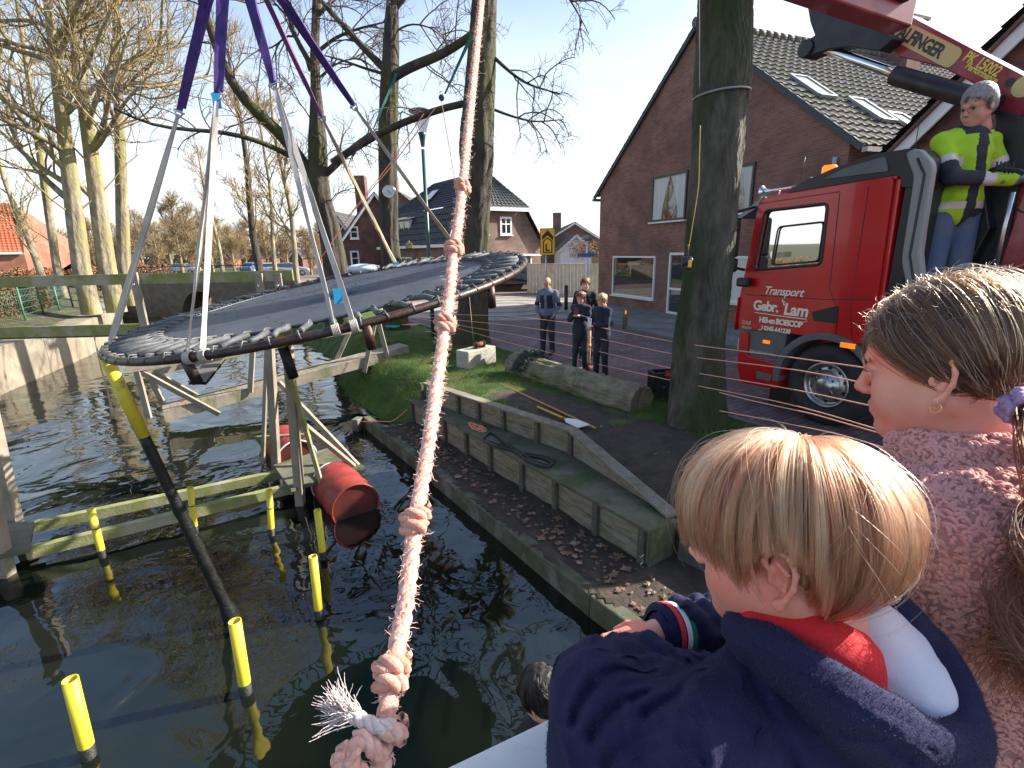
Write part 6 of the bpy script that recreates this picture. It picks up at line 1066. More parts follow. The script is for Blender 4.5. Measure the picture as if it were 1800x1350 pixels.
# ---- cars
m_carb = mat("black_car_paint", (.012, .014, .02), .2, coat=.8); m_cars = mat("silver_car_paint", (.45, .46, .48), .3, metal=.5, coat=.5); m_carbl = mat("blue_car_paint", (.05, .12, .25), .25, coat=.6)
def car(loc, yaw, m, label, group=None):
    t = thing("parked_car", (0, 0, 0), label, "car", group); q = MB(); W_ = .85
    prof = [(-2.05, .35), (-2.1, .62), (-2.0, .85), (-1.75, .98), (-1.35, 1.38), (-.9, 1.47), (.1, 1.47), (.45, 1.38), (1.05, .98), (1.9, .82), (2.1, .62), (2.08, .33)]; k = len(prof); vs = [(x, s * (W_ - (.14 if z > 1.1 else 0)), z) for s in (-1, 1) for x, z in prof]; q.add(vs, [tuple(range(k)), tuple(range(k, 2 * k))[::-1]] + [(i, i + k, (i + 1) % k + k, (i + 1) % k) for i in range(k)]); q.build("body", m, t, bevel=.06, seg=3)
    for s in (-1, 1): q = MB(); y0, y1 = s * (W_ + .004), s * (W_ - .105); q.add([(-1.55, y0, 1.02), (-1.2, y1, 1.38), (-.85, y1 + s * .005, 1.43), (.08, y1 + s * .005, 1.43), (.4, y1, 1.35), (.9, y0, 1.02)], [(0, 1, 2, 3, 4, 5)]); q.build("side_windows", m_glass, t)
    q = MB(); q.add([(-1.72, -.7, 1.04), (-1.40, -.62, 1.37), (-1.40, .62, 1.37), (-1.72, .7, 1.04)], [(0, 1, 2, 3)]); q.build("rear_window", m_glass, t); q = MB(); q.add([(1.02, -.7, 1.02), (.5, -.62, 1.39), (.5, .62, 1.39), (1.02, .7, 1.02)], [(0, 1, 2, 3)]); q.build("windscreen", m_glass, t)
    for x in (-1.3, 1.3):
        for s in (-1, 1): q = MB(); q.lathe([(.0, .0), (.2, .0), (.22, .02), (.31, .0), (.32, -.05), (.32, -.2), (0, -.2)], (x, s * (W_ + .02), .32), (0, s, 0), 22); w_ = q.build("wheel", m_tyre, t); q = MB(); q.lathe([(0, .022), (.19, .012), (.2, .0)], (x, s * (W_ + .02), .32), (0, s, 0), 14); q.build("rim", m_alu, w_)
    for s in (-1, 1): q = MB(); q.box((-2.0, s * .68, .86), (.14, .22, .16)); q.build("tail_light", mat("tail_light_red", (.5, .01, .01), .3), t)
    t.location = loc; t.rotation_euler = (0, 0, yaw); return t
p = pz(898, 512, 0); car(p + Vector((.2, .9, .01)), R(172), m_carb, "dark blue-black car parked beside the wooden fence, half hidden by the trampoline rim")
far_c = [(478, 62, R(100), m_cars, "pale silver car farthest along the canal street"), (447, 70, R(80), m_carbl, "small blue car parked near the far slim trees"), (322, 75, 0, m_cars, "silver car seen through the iron bridge fence"), (508, 58, R(20), m_cars, "silver car parked right of the middle slim tree")]
for x, Y, yw, m, l in far_c: b_ = py(x, 460, Y); car(Vector((b_.x, Y, 0)), yw, m, l, "cars parked in the far street")
# ---- bridge over the canal, iron fence
bp_ = thing("arch_bridge", py(345, 545, 34), "low brick arch bridge carrying the street over the far end of the canal", "bridge"); Yb = 27.0
x0, x1 = py(245, 500, Yb).x, py(520, 500, Yb + 2).x; zt = py(330, 497, Yb).z; cx = py(352, 540, Yb).x; rw, rh = (py(388, 545, Yb).x - py(320, 545, Yb).x) / 2, py(350, 512, Yb).z + .9
arc = [(cx + rw * math.cos(t), -.9 + rh * math.sin(t)) for t in np.linspace(0, PI, 15)]
outl = [(x0 - 2, -.9)] + [(cx - rw, -.9)][:0] + [(a_, b_) for a_, b_ in arc[::-1]] + [(x1 + 1, -.9), (x1 + 1, zt), (x0 - 2, zt)]
q = MB(); n = len(outl); tri = tessellate_polygon([[Vector((a_, b_, 0)) for a_, b_ in outl]]); q.add([(a_, Yb, b_) for a_, b_ in outl] + [(a_, Yb + 2.6, b_) for a_, b_ in outl], [tuple(t) for t in tri] + [tuple(i + n for i in t) for t in tri] + [(i, (i + 1) % n, (i + 1) % n + n, i + n) for i in range(n)]); q.build("arch_wall", mat("old_bridge_masonry", (.10, .09, .07), .9, (.16, .14, .11), 3, .6, 12), bp_)
m_iron = mat("black_iron", (.015, .016, .018), .5); q = MB(); fz0 = py(330, 490, Yb).z; fz1 = py(330, 463, Yb).z
ir = thing("iron_fence", (x0, Yb, zt), "black iron bar fence along the top of the arch bridge", "fence"); q.beam((x0, Yb, fz1 - .15), (x1 - 1, Yb, fz1 - .15), .03, .04); q.beam((x0, Yb, fz0 + .1), (x1 - 1, Yb, fz0 + .1), .03, .04); q.build("rails", m_iron, ir)
q = MB(); xx = x0
while xx < x1 - 1: q.cyl((xx, Yb, zt), (xx, Yb, fz1), .012, 4); xx += .15
q.build("bars", m_iron, ir)["kind"] = "stuff"
# green mesh fence on the left bank
m_gf = mat("green_fence_paint", (.05, .14, .10), .5); mf = thing("mesh_fence", Vector((-14.2, 12, .3)), "green wire mesh fence with thin posts on the left bank", "fence")
pts = [Vector((*p, 0)) for p in ((-17.9, 20.5), (-15.6, 16.0), (-13.8, 11.4), (-12, 5))]; q = MB(); qw = MB()
for a_, b_ in zip(pts[:-1], pts[1:]):
    n = max(1, int((b_ - a_).length / 1.6))
    for k in range(n): p = lerp(a_, b_, k / n); q = MB(); q.cyl(p + dz * .2, p + dz * 1.5, .028, 8); q.build("post", m_gf, mf)
    for z in np.linspace(.45, 1.42, 6): qw.cyl(a_ + dz * z, b_ + dz * z, .006, 4)
    n = int((b_ - a_).length / .12)
    for k in range(n): p = lerp(a_, b_, k / n); qw.cyl(p + dz * .4, p + dz * 1.45, .004, 3)
qw.build("mesh_panel", m_gf, mf)["kind"] = "stuff"
# floating board on the far water
c = [pz(330, 672, WZ + .02), pz(362, 672, WZ + .02), pz(398, 628, WZ + .02), pz(368, 630, WZ + .02)]; q = MB(); q.prism(c, (0, 0, .03)); q.build("floating_board", m_post, label="dark wet board floating on the water beyond the footbridge", cat="board")
# ================================================================ ROPE BARRIER
bp0 = pz(1033, 652, 0); bt = py(1036, 560, bp0.y); bs = thing("barrier_post", bp0, "wooden stake with bright orange bands holding the orange ropes", "post"); q = MB(); q.cyl(bp0 - dz * .1, bt, .048, 14, .043); q.build("stake", mat("new_pine", (.45, .24, .09), .7, (.38, .19, .07), 5), bs)
m_band = mat("fluorescent_orange", (1.0, .20, .02), .6)
for y in (607, 646): c = lerp(bp0, bt, (653 - y) / 93); q = MB(); q.cyl(c - dz * .035, c + dz * .035, .052, 16); q.build("orange_band", m_band, bs)
c = lerp(bp0, bt, .8); q = MB(); q.cyl(c + Vector((.01, -.04, 0)), c + Vector((.01, -.06, 0)), .025, 10); q.build("red_cap", m_redr, bs)
m_line = mat("orange_line", (.80, .33, .22), .7, (.7, .42, .33), 30)
rows = [[(742, 552), (900, 555), (1036, 572), (1200, 604), (1420, 632), (1545, 650)], [(735, 556), (900, 572), (1036, 592), (1195, 625), (1420, 652), (1548, 680)], [(733, 560), (900, 587), (1036, 614), (1190, 650), (1400, 685), (1552, 718)], [(755, 563), (900, 604), (1036, 637), (1195, 672), (1400, 712), (1560, 760)], [(1265, 690), (1320, 704), (1430, 728), (1572, 769)], [(1265, 722), (1350, 738), (1470, 762), (1590, 798)]]
lab = ("top", "second", "third", "fourth", "fifth", "lowest")
for i, row in enumerate(rows):
    pts = []
    for x, y in row:
        dd_ = np.interp(x, [735, 830, 1036, 1230, 1560], [12.6, 12.2, bp0.y, 5.3, 3.4]); pts.append(py(x, y, dd_))
    q = MB(); q.tube([Vector(p) for p in resample(pts, 40)], .0055, 5); q.build("barrier_rope", m_line, label=lab[i] + " of six thin orange ropes strung past the stake and the big trunk", cat="rope", group="orange barrier ropes")
# tree straps, pulleys, winch rope
ta = py(830, 60, 12.0); tb = py(782, 165, 11.9); ribbon("tree_strap", segs(ta, tb, 8), [.07, .07, .07, .06, .06, .05, .05, .04, .03], .012, m_green, label="dark green webbing strap hanging from the limb near the top of the knobbly tree", cat="strap"); ribbon("tree_strap", segs(py(816, 92, 11.95), tb, 6), .04, .01, m_green, label="second ply of green strap meeting the upper pulley", cat="strap")
def pulley(c, label): t = thing("pulley", c, label, "pulley"); q = MB(); q.cyl(c - Vector((0, .03, 0)), c + Vector((0, .03, 0)), .06, 14); q.build("sheave", m_crk, t); q = MB(); q.tube([c + Vector((.03 * math.sin(t_), 0, .09 + .04 * math.cos(t_))) for t_ in np.linspace(0, 6, 12)], .01, 6); q.build("eye", m_steel, t)
pulley(py(776, 172, 11.9), "black pulley hanging on the green strap beside the rope"); pulley(py(654, 236, 14.4), "small pulley at the fork of the dark tree")
ribbon("tree_strap", segs(py(697, 130, 15.0), py(655, 230, 14.4), 8), [.07, .07, .07, .06, .06, .05, .05, .04, .03], .012, m_green, label="dark green webbing strap slanting across the trunk of the dark forked tree", cat="strap")
def line3(pts, r, m, label, cat="rope", name="thin_rope"): q = MB(); q.tube([Vector(p) for p in resample(pts, 24)], r, 5); return q.build(name, m, label=label, cat=cat)
line3([py(776, 178, 11.9), py(800, 320, 11.7), py(820, 470, 11.5), py(832, 598, 11.0)], .008, mat("brown_rope", (.38, .22, .15), .8), "thin brown rope running down from the pulley to the rusty winch")
line3([py(765, 190, 12.6), py(690, 290, 12.8), py(620, 372, 13), py(560, 460, 13)], .012, m_orr, "faded orange rope crossing in front of the dark forked tree"); line3([py(745, 200, 12.6), py(680, 295, 12.8), py(612, 380, 13)], .010, m_orr, "second faded orange rope alongside the first across the dark tree")
line3([py(654, 242, 14.4), py(650, 340, 14.3)], .007, m_white, "white cord hanging straight down from the small pulley")
line3([py(1228, -40, 5.2), py(1229, 60, 5.2), py(1229, 160, 5.2)], .006, m_crk, "thin dark cable hanging beside the top of the big trunk", "cable"); line3([py(1231, 220, 5.22), py(1228, 330, 5.25), py(1210, 440, 5.3)], .004, mat("yellow_cord", (.5, .35, .08), .7), "thin yellow cord running down the left edge of the big trunk", "cord")
tcx = py(1268, 168, pz(1226, 755, .02).y); q = MB(); q.tube([tcx + Vector((.285 * math.cos(t), .285 * math.sin(t), .02 * math.cos(t))) for t in np.linspace(0, 2 * PI, 33)[:-1]], .012, 6, closed=True); q.build("trunk_band", m_greyl, label="grey strap tied round the big trunk high above the truck", cat="strap")
c = py(1207, 462, 5.2); ch = thing("chain_hoist", c, "yellow and black chain hoist hanging at the left side of the big trunk", "hoist"); q = MB(); q.box(c, (.07, .07, .13)); q.cyl(c + Vector((-.05, 0, .01)), c + Vector((.05, 0, .01)), .05, 14); q.build("hoist_body", m_crk, ch, bevel=.01); q = MB(); q.box(c + Vector((.015, -.04, -.01)), (.035, .03, .07)); q.build("yellow_cover", m_yelh, ch, bevel=.006); q = MB(); q.tube([c + Vector((.005 * (-1) ** k, 0, .07 + .012 * k)) for k in range(10)], .009, 5); q.build("chain", m_crk, ch)
# white bucket / floodlight near the lamp post
c = py(800, 424, 12.6); fl = thing("white_bucket", c, "white bucket hanging on the rope between the lamp post and the knobbly tree", "bucket"); q = MB(); q.lathe([(.0, -.1), (.09, -.1), (.12, .1), (.115, .1), (.085, -.09)], c, (.3, -.5, .6), 20); q.build("bucket_shell", m_white, fl); q = MB(); q.tube([c + Vector((.12 * math.cos(t) - .05, -.05, .07 + .1 * math.sin(t))) for t in np.linspace(0, PI, 12)], .005, 5); q.build("bucket_handle", m_steel, fl)
line3([py(663, 402, 13), py(700, 425, 12.9), py(745, 432, 12.8), py(790, 418, 12.6)], .008, m_crk, "slack dark cable between the forked tree and the bucket", "cable"); c = py(719, 432, 12.9); q = MB(); q.box(c, (.16, .12, .14), rz=.4); q.cyl(c, c + dz * .12, .03, 8); q.build("lamp_fitting", mat("brown_fitting", (.22, .15, .06), .6), label="small brown lamp fitting on the slack cable", cat="lamp", bevel=.02)
pts = [Vector(p) for p in resample([tp(1.72, rim(x, y)[1], .03) for x, y in ((618, 478), (640, 474), (662, 470), (700, 466))], 12)]; q = MB(); v, f = sdf_mesh([E_(tp(1.6, rim(640, 474)[1], .06), (.18, .10, .06), .03), E_(tp(1.68, rim(655, 474)[1], .05), (.12, .1, .04), .03)], .012); tag(npmesh("plastic_sheet", v, f, mat("pale_blue_plastic", (.50, .58, .68), .35, bump=.6, bsc=25)), "crumpled pale plastic sheet on the far rim of the trampoline", "plastic sheet")

hr0 = pv(160, 572, rA, rd); q = MB(); hp_ = [hr0 + Vector((.01 * math.sin(k), 0, -k * .17)) for k in range(12)]; q.tube(hp_, [.014] * 10 + [.03, .045], 6); q.build("hanging_rope", m_strapt, label="thin dark rope with a frayed end hanging from the wooden rails into the water", cat="rope")
# ================================================================ PEOPLE
def rotm(y, p=0.0, r=0.0):
    cy, sy, cp_, sp__, c, s = math.cos(y), math.sin(y), math.cos(p), math.sin(p), math.cos(r), math.sin(r)
    return np.array([[cy, -sy, 0], [sy, cy, 0], [0, 0, 1]]) @ np.array([[cp_, 0, sp__], [0, 1, 0], [-sp__, 0, cp_]]) @ np.array([[1, 0, 0], [0, c, -s], [0, s, c]])
def xf(prims, C, M, s=1.0, grow=0.0):
    out = []
    for p in prims:
        q = dict(p); q['k'] = p.get('k', .01) * s
        if p['t'] == 'e': q['c'] = tuple(C + M @ (np.array(p['c']) * s)); q['r'] = tuple(np.array(p['r']) * s + grow); q['M'] = M @ np.array(p['M']) if 'M' in p else M
        else: q['a'] = tuple(C + M @ (np.array(p['a']) * s)); q['b'] = tuple(C + M @ (np.array(p['b']) * s)); q['ra'] = p['ra'] * s + grow; q['rb'] = p['rb'] * s + grow
        out.append(q)
    return out
def head_prims(child=0.0, fine=True, neck=True, jaw=1.0, nose=1.0):
    P = [E_((-.015, 0, .042), (.094, .074, .083), .02), E_((.035, 0, .03), (.052, .060, .06), .03), E_((.035, 0, -.025), (.052, .056, .07), .03)]
    P += [C_((-.012, s * .052, -.05), (.058, s * .012, -.098 * jaw), .019, .015, .03) for s in (-1, 1)] + [E_((.074, 0, -.098 * jaw), (.016, .018, .015), .025), E_((.045, 0, -.075), (.042, .042, .035), .03)]
    P += [E_((.052, s * .034, -.040), (.030, .026, .032), .025) for s in (-1, 1)]
    P += [C_((.080, s * .034, .021), (.087, 0, .018), .009, .011, .015) for s in (-1, 1)]
    P += [E_((.094, s * .031, .002), (.014, .017, .012), .014, '-') for s in (-1, 1)]
    P += [C_((.086, 0, .012), (.108 * (1 + .02 * (nose - 1)), 0, -.026), .0085, .0095 * nose, .012), E_((.108, 0, -.029), (.0105, .0095, .009), .006)] + [E_((.099, s * .0105, -.034), (.0095, .0065, .0075), .005) for s in (-1, 1)]
    if fine: P += [E_((.101, s * .006, -.041), (.004, .0032, .004), .002, '-') for s in (-1, 1)]
    P += [E_((.084, 0, -.062), (.014, .022, .016), .015), C_((.088, -.014, -.0605), (.0945, 0, -.0585), .0045, .0058, .005), C_((.088, .014, -.0605), (.0945, 0, -.0585), .0045, .0058, .005), C_((.086, -.013, -.0695), (.092, 0, -.071), .005, .0065, .005), C_((.086, .013, -.0695), (.092, 0, -.071), .005, .0065, .005)]
    if fine: P += [C_((.087, s * .021, -.0645), (.1005, 0, -.0648), .0012, .0012, .003, '-') for s in (-1, 1)] + [E_((.093, 0, -.083), (.008, .016, .006), .008, '-')]
    if fine: P += [C_((.078, s * .018, .007), (.0865, s * .032, .0095), .003, .0035, .003) for s in (-1, 1)] + [C_((.0865, s * .032, .0095), (.074, s * .048, .003), .0035, .003, .003) for s in (-1, 1)] + [E_((.0755, s * .031, .0015), (.0125, .0135, .0118), .003) for s in (-1, 1)]
    for s in (-1, 1):
        if fine:
            y = s * .078; pts = [(-.004, .002), (.002, .018), (-.004, .030), (-.016, .034), (-.027, .026), (-.030, .008), (-.025, -.010), (-.014, -.026), (-.006, -.032)]
            pts = [(x, z - .012) for x, z in pts]
            P.append(E_((-.014, s * .0745, -.012), (.014, .004, .026), .006))
            yy = lambda i: s * (.078 + .010 * math.sin(i / 8 * PI))
            P += [C_((pts[i][0], yy(i), pts[i][1]), (pts[i + 1][0], yy(i + 1), pts[i + 1][1]), .0036, .0036, .003) for i in range(8)]
            P += [E_((-.006, s * .079, -.046), (.008, .0045, .008), .006), C_((-.010, s * .080, .006), (-.020, s * .081, -.006), .003, .003, .004), C_((-.020, s * .081, -.006), (-.012, s * .080, -.026), .003, .003, .004), E_((-.001, s * .0775, -.016), (.0045, .0045, .007), .004), E_((-.010, s * .083, -.016), (.0075, .0075, .009), .003, '-')]
        else: P.append(E_((-.010, s * .078, -.014), (.017, .008, .03), .006))
    if neck: P += [C_((-.02, 0, -.05), (-.035, 0, -.15), .050, .052, .03)]
    return P
def eyes(C, M, s, parent, iris=(.12, .16, .2)):
    me_ = mat("eye_white", (.75, .72, .70), .15); mi_ = mat("iris", iris, .1)
    for sg in (-1, 1):
        c = C + M @ (np.array((.0775, sg * .031, .001)) * s); q = MB(); d = M @ np.array((1, -.05 * sg, -.15)); q.lathe([(.0115 * s * math.sin(t), -.0115 * s * math.cos(t)) for t in np.linspace(0, PI, 12)], c, d, 18); e_ = q.build("eye", me_, parent); q = MB(); dn = Vector(d).normalized(); q.lathe([(.0055 * s, .0102 * s), (.0, .0119 * s)], c, d, 14); q.build("iris", mi_, e_)
m_skin = mat("skin", (.70, .38, .29), .5, (.62, .29, .22), 9, .15, 60, dist=.002, sss=.25); m_skin2 = mat("tanned_skin", (.55, .30, .21), .5, (.48, .23, .16), 9, sss=.15)
def hand_prims(W_, F_, U_, s=1.0, curl=.5, side=1): # wrist, forward, up(back of hand)
    W_, F_, U_ = np.array(W_, float), np.array(F_, float), np.array(U_, float); F_ /= np.linalg.norm(F_); U_ -= F_ * (U_ @ F_); U_ /= np.linalg.norm(U_); S_ = np.cross(F_, U_) * side; M = np.stack([F_, S_, U_], 1)
    P = [E_(W_ + F_ * .045 * s, (.048 * s, .036 * s, .014 * s), .01, M=M), C_(W_ - F_ * .02 * s, W_ + F_ * .02 * s, .021 * s, .020 * s, .012)]
    for i, (o, l) in enumerate(((-.026, .068), (-.009, .078), (.009, .072), (.025, .056))):
        a_ = W_ + F_ * .082 * s + S_ * o * s; c = curl * (1 + .1 * i); d1 = F_ * math.cos(c * .6) - U_ * math.sin(c * .6); d2 = F_ * math.cos(c * 1.5) - U_ * math.sin(c * 1.5); d3 = F_ * math.cos(c * 2.2) - U_ * math.sin(c * 2.2); b_ = a_ + d1 * l * .45 * s; e_ = b_ + d2 * l * .32 * s; g_ = e_ + d3 * l * .25 * s
        P += [C_(a_ - F_ * .02 * s, b_, .0085 * s, .0078 * s, .003), C_(b_, e_, .0078 * s, .0072 * s, .003), C_(e_, g_, .0072 * s, .006 * s, .003)]
    a_ = W_ + F_ * .025 * s - S_ * .03 * s; b_ = a_ + (F_ * .7 - S_ * .6 - U_ * .2) * .035 * s; e_ = b_ + (F_ * .9 - S_ * .1 - U_ * .3) * .03 * s; P += [C_(a_, b_, .011 * s, .0095 * s, .006), C_(b_, e_, .0095 * s, .007 * s, .003)]
    return P
PEOPLE = []
def recolor(o, mat_, fn, B, M, s):
    me = o.data; me.materials.append(mat_); k = len(me.materials) - 1; n = len(me.polygons); c = np.empty(n * 3); me.polygons.foreach_get('center', c); c = c.reshape(-1, 3) + np.array(wloc(o.parent)); L_ = ((c - np.array(B)) @ M) / s; mi = np.empty(n, dtype=np.int32); me.polygons.foreach_get('material_index', mi); mi[fn(L_)] = k; me.polygons.foreach_set('material_index', mi); me.update()
def person(name, base, yaw, h, label, jm, tm, hm, arms, hair='short', headyaw=None, pitch=.1, res=.011, skin=None, extra_j=(), legs=None, bald=False, shoem=None, fat=1.0, cat="person", longcoat=0.0, group=None, sleeves=True):
    """arms: {'L':(elbow,wrist),'R':...} in body frame (x fwd,y left,z up, metres for 1.75 m body)"""
    s = h / 1.75; B = np.array(base, float); M = rotm(yaw); t = thing(name, base, label, cat, group); w = lambda p: tuple(B + M @ (np.array(p, float) * s)); skin = skin or m_skin
    sh = {'L': (0, .165 * fat ** .5, 1.405), 'R': (0, -.165 * fat ** .5, 1.405)}; hp = {'L': (0, .085, .92), 'R': (0, -.085, .92)}
    legs = legs or {'L': ((.03, .10, .50), (.0, .11, .09)), 'R': ((.03, -.10, .50), (.0, -.12, .09))}
    torso = [C_(w((0, 0, 1.36)), w((0, 0, 1.05)), .125 * s * fat, .125 * s * fat, .08), E_(w((0, 0, 1.30)), (.115 * s * fat, .155 * s * fat, .16 * s), .08, M=M), E_(w((0, 0, .97)), (.115 * s * fat, .165 * s * fat, .13 * s), .08, M=M), C_(w(sh['L']), w((0, 0, 1.44)), .048 * s, .055 * s, .05), C_(w(sh['R']), w((0, 0, 1.44)), .048 * s, .055 * s, .05)]
    shr = lambda L_: [dict(p, **({'r': tuple(np.array(p['r']) * .86)} if p['t'] == 'e' else {'ra': p['ra'] * .86, 'rb': p['rb'] * .86})) for p in L_]; body = shr(torso); jk = [dict(p) for p in torso]; tr_ = [E_(w((0, 0, .95)), (.118 * s * fat, .162 * s * fat, .12 * s), .05, M=M)]; shoes = []; hands = []
    for k, sg in (('L', 1), ('R', -1)):
        e_, wr = arms[k]; body += [C_(w(sh[k]), w(e_), .048 * s, .038 * s, .03), C_(w(e_), w(wr), .037 * s, .025 * s, .02)]; d = np.array(wr) - np.array(e_); hp_ = hand_prims(w(wr), M @ d, M @ np.array((0, 0, 1) if abs(d[2]) < .15 else (0, sg, 0.3)), s, .9 if abs(d[2]) < .15 else .5, sg); body += hp_
        if sleeves: jk += [C_(w(sh[k]), w(e_), .060 * s * fat, .052 * s, .03), C_(w(e_), w(np.array(e_) + d * .93), .051 * s, .040 * s, .03)]
        kn, an = legs[k]; body += [C_(w(hp[k]), w(kn), .080 * s, .052 * s, .04), C_(w(kn), w(an), .052 * s, .036 * s, .03), C_(w(an), w((an[0] + .13, an[1], .04)), .036 * s, .028 * s, .02)]; tr_ += [C_(w(hp[k]), w(kn), .096 * s, .074 * s, .04), C_(w(kn), w((an[0], an[1], an[2] + .02)), .073 * s, .062 * s, .03)]; shoes += [C_(w((an[0] - .04, an[1], .05)), w((an[0] + .16, an[1], .045)), .047 * s, .040 * s, .03)]
    if longcoat: jk += [C_(w((0, 0, 1.0)), w((0, 0, 1.0 - longcoat)), .145 * s, .165 * s, .08)]
    hC = np.array(w((.035, 0, 1.615))); hy = yaw if headyaw is None else headyaw; hM = rotm(hy, pitch); body += xf(head_prims(fine=False), hC, hM, s)
    v, f = sdf_mesh(body, res * .8); npmesh("body", v, f, skin, t)
    cl = lambda L_, g: [dict(p, **({'r': tuple(np.array(p['r']) + g)} if p['t'] == 'e' else {'ra': p['ra'] + g, 'rb': p['rb'] + g})) for p in L_]
    folds = []
    jk = cl(jk[:5], .014 * s) + jk[5:] + [C_(w((-.015, 0, 1.46)), w((-.01, 0, 1.485)), .066 * s, .060 * s, .02)] + list(extra_j); v, f = sdf_mesh(jk, res); n_ = fnoise(v[:, 0] * 9, v[:, 1] * 9 + v[:, 2] * 7, 1.0) * .009 + fnoise(v[:, 2] * 16, v[:, 0] * 7, 1.) * .007; c_ = np.array(w((0, 0, 1.2))); dd = v - c_; dd[:, 2] *= .2; v = v + dd / (np.linalg.norm(dd, axis=1, keepdims=True) + 1e-6) * n_[:, None]; jo = npmesh("jacket", v, f, jm, t)
    v, f = sdf_mesh(tr_, res); npmesh("trousers", v, f, tm, t); v, f = sdf_mesh(shoes, res * .7); npmesh("shoes", v, f, shoem or m_blkp, t)
    if not bald:
        hp2 = [E_((-.018, 0, .055), (.103, .088, .092), .01), E_((-.05, 0, .0), (.068, .082, .08), .03), E_((.098, 0, -.025), (.055, .085, .075), .01, '-')]
        if hair == 'long': hp2 += [C_((-.07, 0, .0), (-.09, .03, -.12), .055, .04, .03), C_((-.02, .07, .03), (-.03, .085, -.09), .022, .018, .03), C_((-.02, -.07, .03), (-.03, -.08, -.05), .02, .015, .03)]
        if hair == 'tail': hp2 += [C_((-.1, 0, .03), (-.13, 0, -.1), .025, .015, .02)]
        v, f = sdf_mesh(xf(hp2, hC, hM, s), .006); nn = fnoise(v[:, 0] * 60, v[:, 1] * 60 + v[:, 2] * 40, 1.) * .003; v[:, 2] += nn; npmesh("hair", v, f, hm, t)
    else: v, f = sdf_mesh(xf([E_((-.017, 0, .035), (.0955, .0755, .078), .01), E_((.07, 0, .03), (.09, .12, .075), .02, '-'), E_((0, 0, .14), (.2, .2, .06), .02, '-')], hC, hM, s), .006); npmesh("hair", v, f, hm, t)
    # face marks : brows, lips, eyes
    q = MB()
    for sg in (-1, 1): P_ = lambda p: hC + hM @ (np.array(p) * s); q.tube([P_((.082, sg * .045, .024)), P_((.092, sg * .03, .028)), P_((.094, sg * .014, .024))], [.002, .0035, .0025], 5)
    q.build("eyebrows", hm, t)
    for sg in (-1, 1): q = MB(); c = hC + hM @ (np.array((.083, sg * .031, .002)) * s); q.lathe([(.0075 * s * math.sin(a_), -.0075 * s * math.cos(a_)) for a_ in np.linspace(0, PI, 7)], c, hM @ np.array((1, 0, 0)), 10); q.build("eye", m_blkp, t)
    q = MB(); q.tube([hC + hM @ (np.array(p) * s) for p in ((.086, -.020, -.062), (.096, 0, -.066), (.086, .020, -.062))], [.002, .004, .002], 6); q.build("lips", mat("lips", (.45, .16, .13), .4), t)
    t['_j'] = jo.name; PEOPLE.append((t, hC, hM, s, hair, bald, hm)); return t, w, hC, hM, s
m_hb = mat("brown_hair", (.09, .05, .025), .5, (.16, .09, .05), 30, .6, 90, stretch=(1, 1, .3)); m_hbl = mat("blonde_hair", (.40, .29, .16), .5, (.55, .42, .26), 30, .6, 90, stretch=(1, 1, .3)); m_hgr = mat("grey_hair", (.16, .15, .14), .6, (.30, .29, .28), 40, .5, 90)
m_jblue = mat("blue_grey_workjacket", (.10, .13, .20), .8, (.13, .16, .24), 6, .4, 60); m_jblk = mat("black_jacket", (.010, .012, .018), .85, (.018, .02, .028), 6, .4, 60); m_jnavy = mat("navy_fleece", (.012, .016, .035), .9, (.02, .024, .05), 8, .4, 60); m_trd = mat("dark_trousers", (.018, .022, .032), .85, (.03, .035, .045), 6, .4, 40); m_jean = mat("blue_jeans", (.035, .065, .16), .85, (.06, .10, .22), 8, .5, 60)
def gp(x, y): return pz(x, y, 0)
POCK = {'L': ((-.03, .27, 1.14), (.10, .20, .95)), 'R': ((-.03, -.27, 1.14), (.10, -.20, .95))}
b_ = gp(963, 622); hgt = py(963, 487, b_.y).z
t, w, hC, hM, s = person("person", b_, R(-112), hgt, "balding man in a blue and black work jacket with hands in pockets by the street", m_jblue, m_trd, m_hgr, POCK, bald=True, skin=m_skin2, headyaw=R(-125), pitch=.25, fat=1.12)
jo_ = bpy.data.objects[t['_j']]; recolor(jo_, m_jblk, lambda L_: (np.abs(L_[:, 1]) < .15) & (np.abs(L_[:, 1]) > .028) & (L_[:, 0] > -.02) & (L_[:, 2] > 1.06) & (L_[:, 2] < 1.36) & (L_[:, 2] < 1.40 - np.abs(L_[:, 1]) * .3), b_, rotm(R(-112)), s); recolor(jo_, m_jblk, lambda L_: (np.abs(L_[:, 1]) > .19) & (L_[:, 2] < 1.20) & (L_[:, 2] > 1.12), b_, rotm(R(-112)), s)
q = MB(); q.beam(w((.150, 0, 1.42)), w((.160, 0, .92)), .05, .015, up=(0, 1, 0)); q.build("zip_flap", m_jblue, t)
PH = {'L': ((.10, .22, 1.16), (.28, .05, 1.27)), 'R': ((.10, -.22, 1.16), (.28, -.05, 1.27))}
b_ = gp(1027, 632); hgt = py(1022, 488, b_.y).z
person("person", b_, R(-105), hgt, "young man in a black hooded jacket standing behind the two women with phones", m_jblk, m_trd, m_hb, {'L': ((-.03, .25, 1.14), (.08, .20, .92)), 'R': ((-.03, -.25, 1.14), (.08, -.2, .92))}, headyaw=R(-100))
def phone(c, d, label, m=m_white): c = Vector(c); t = thing("phone", c, label, "phone"); u = Vector((-d[1], d[0], 0)).normalized(); q = MB(); q.beam(c - dz * .075, c + dz * .075, .075, .009, up=d); q.build("phone_case", m, t, bevel=.003); q = MB(); q.cyl(c + Vector(d).normalized() * .005 + dz * .05 + u * .02, c + Vector(d).normalized() * .009 + dz * .05 + u * .02, .012, 10); q.build("camera_bump", m_blkp, t)
b_ = gp(1020, 655); hgt = py(1021, 512, b_.y).z
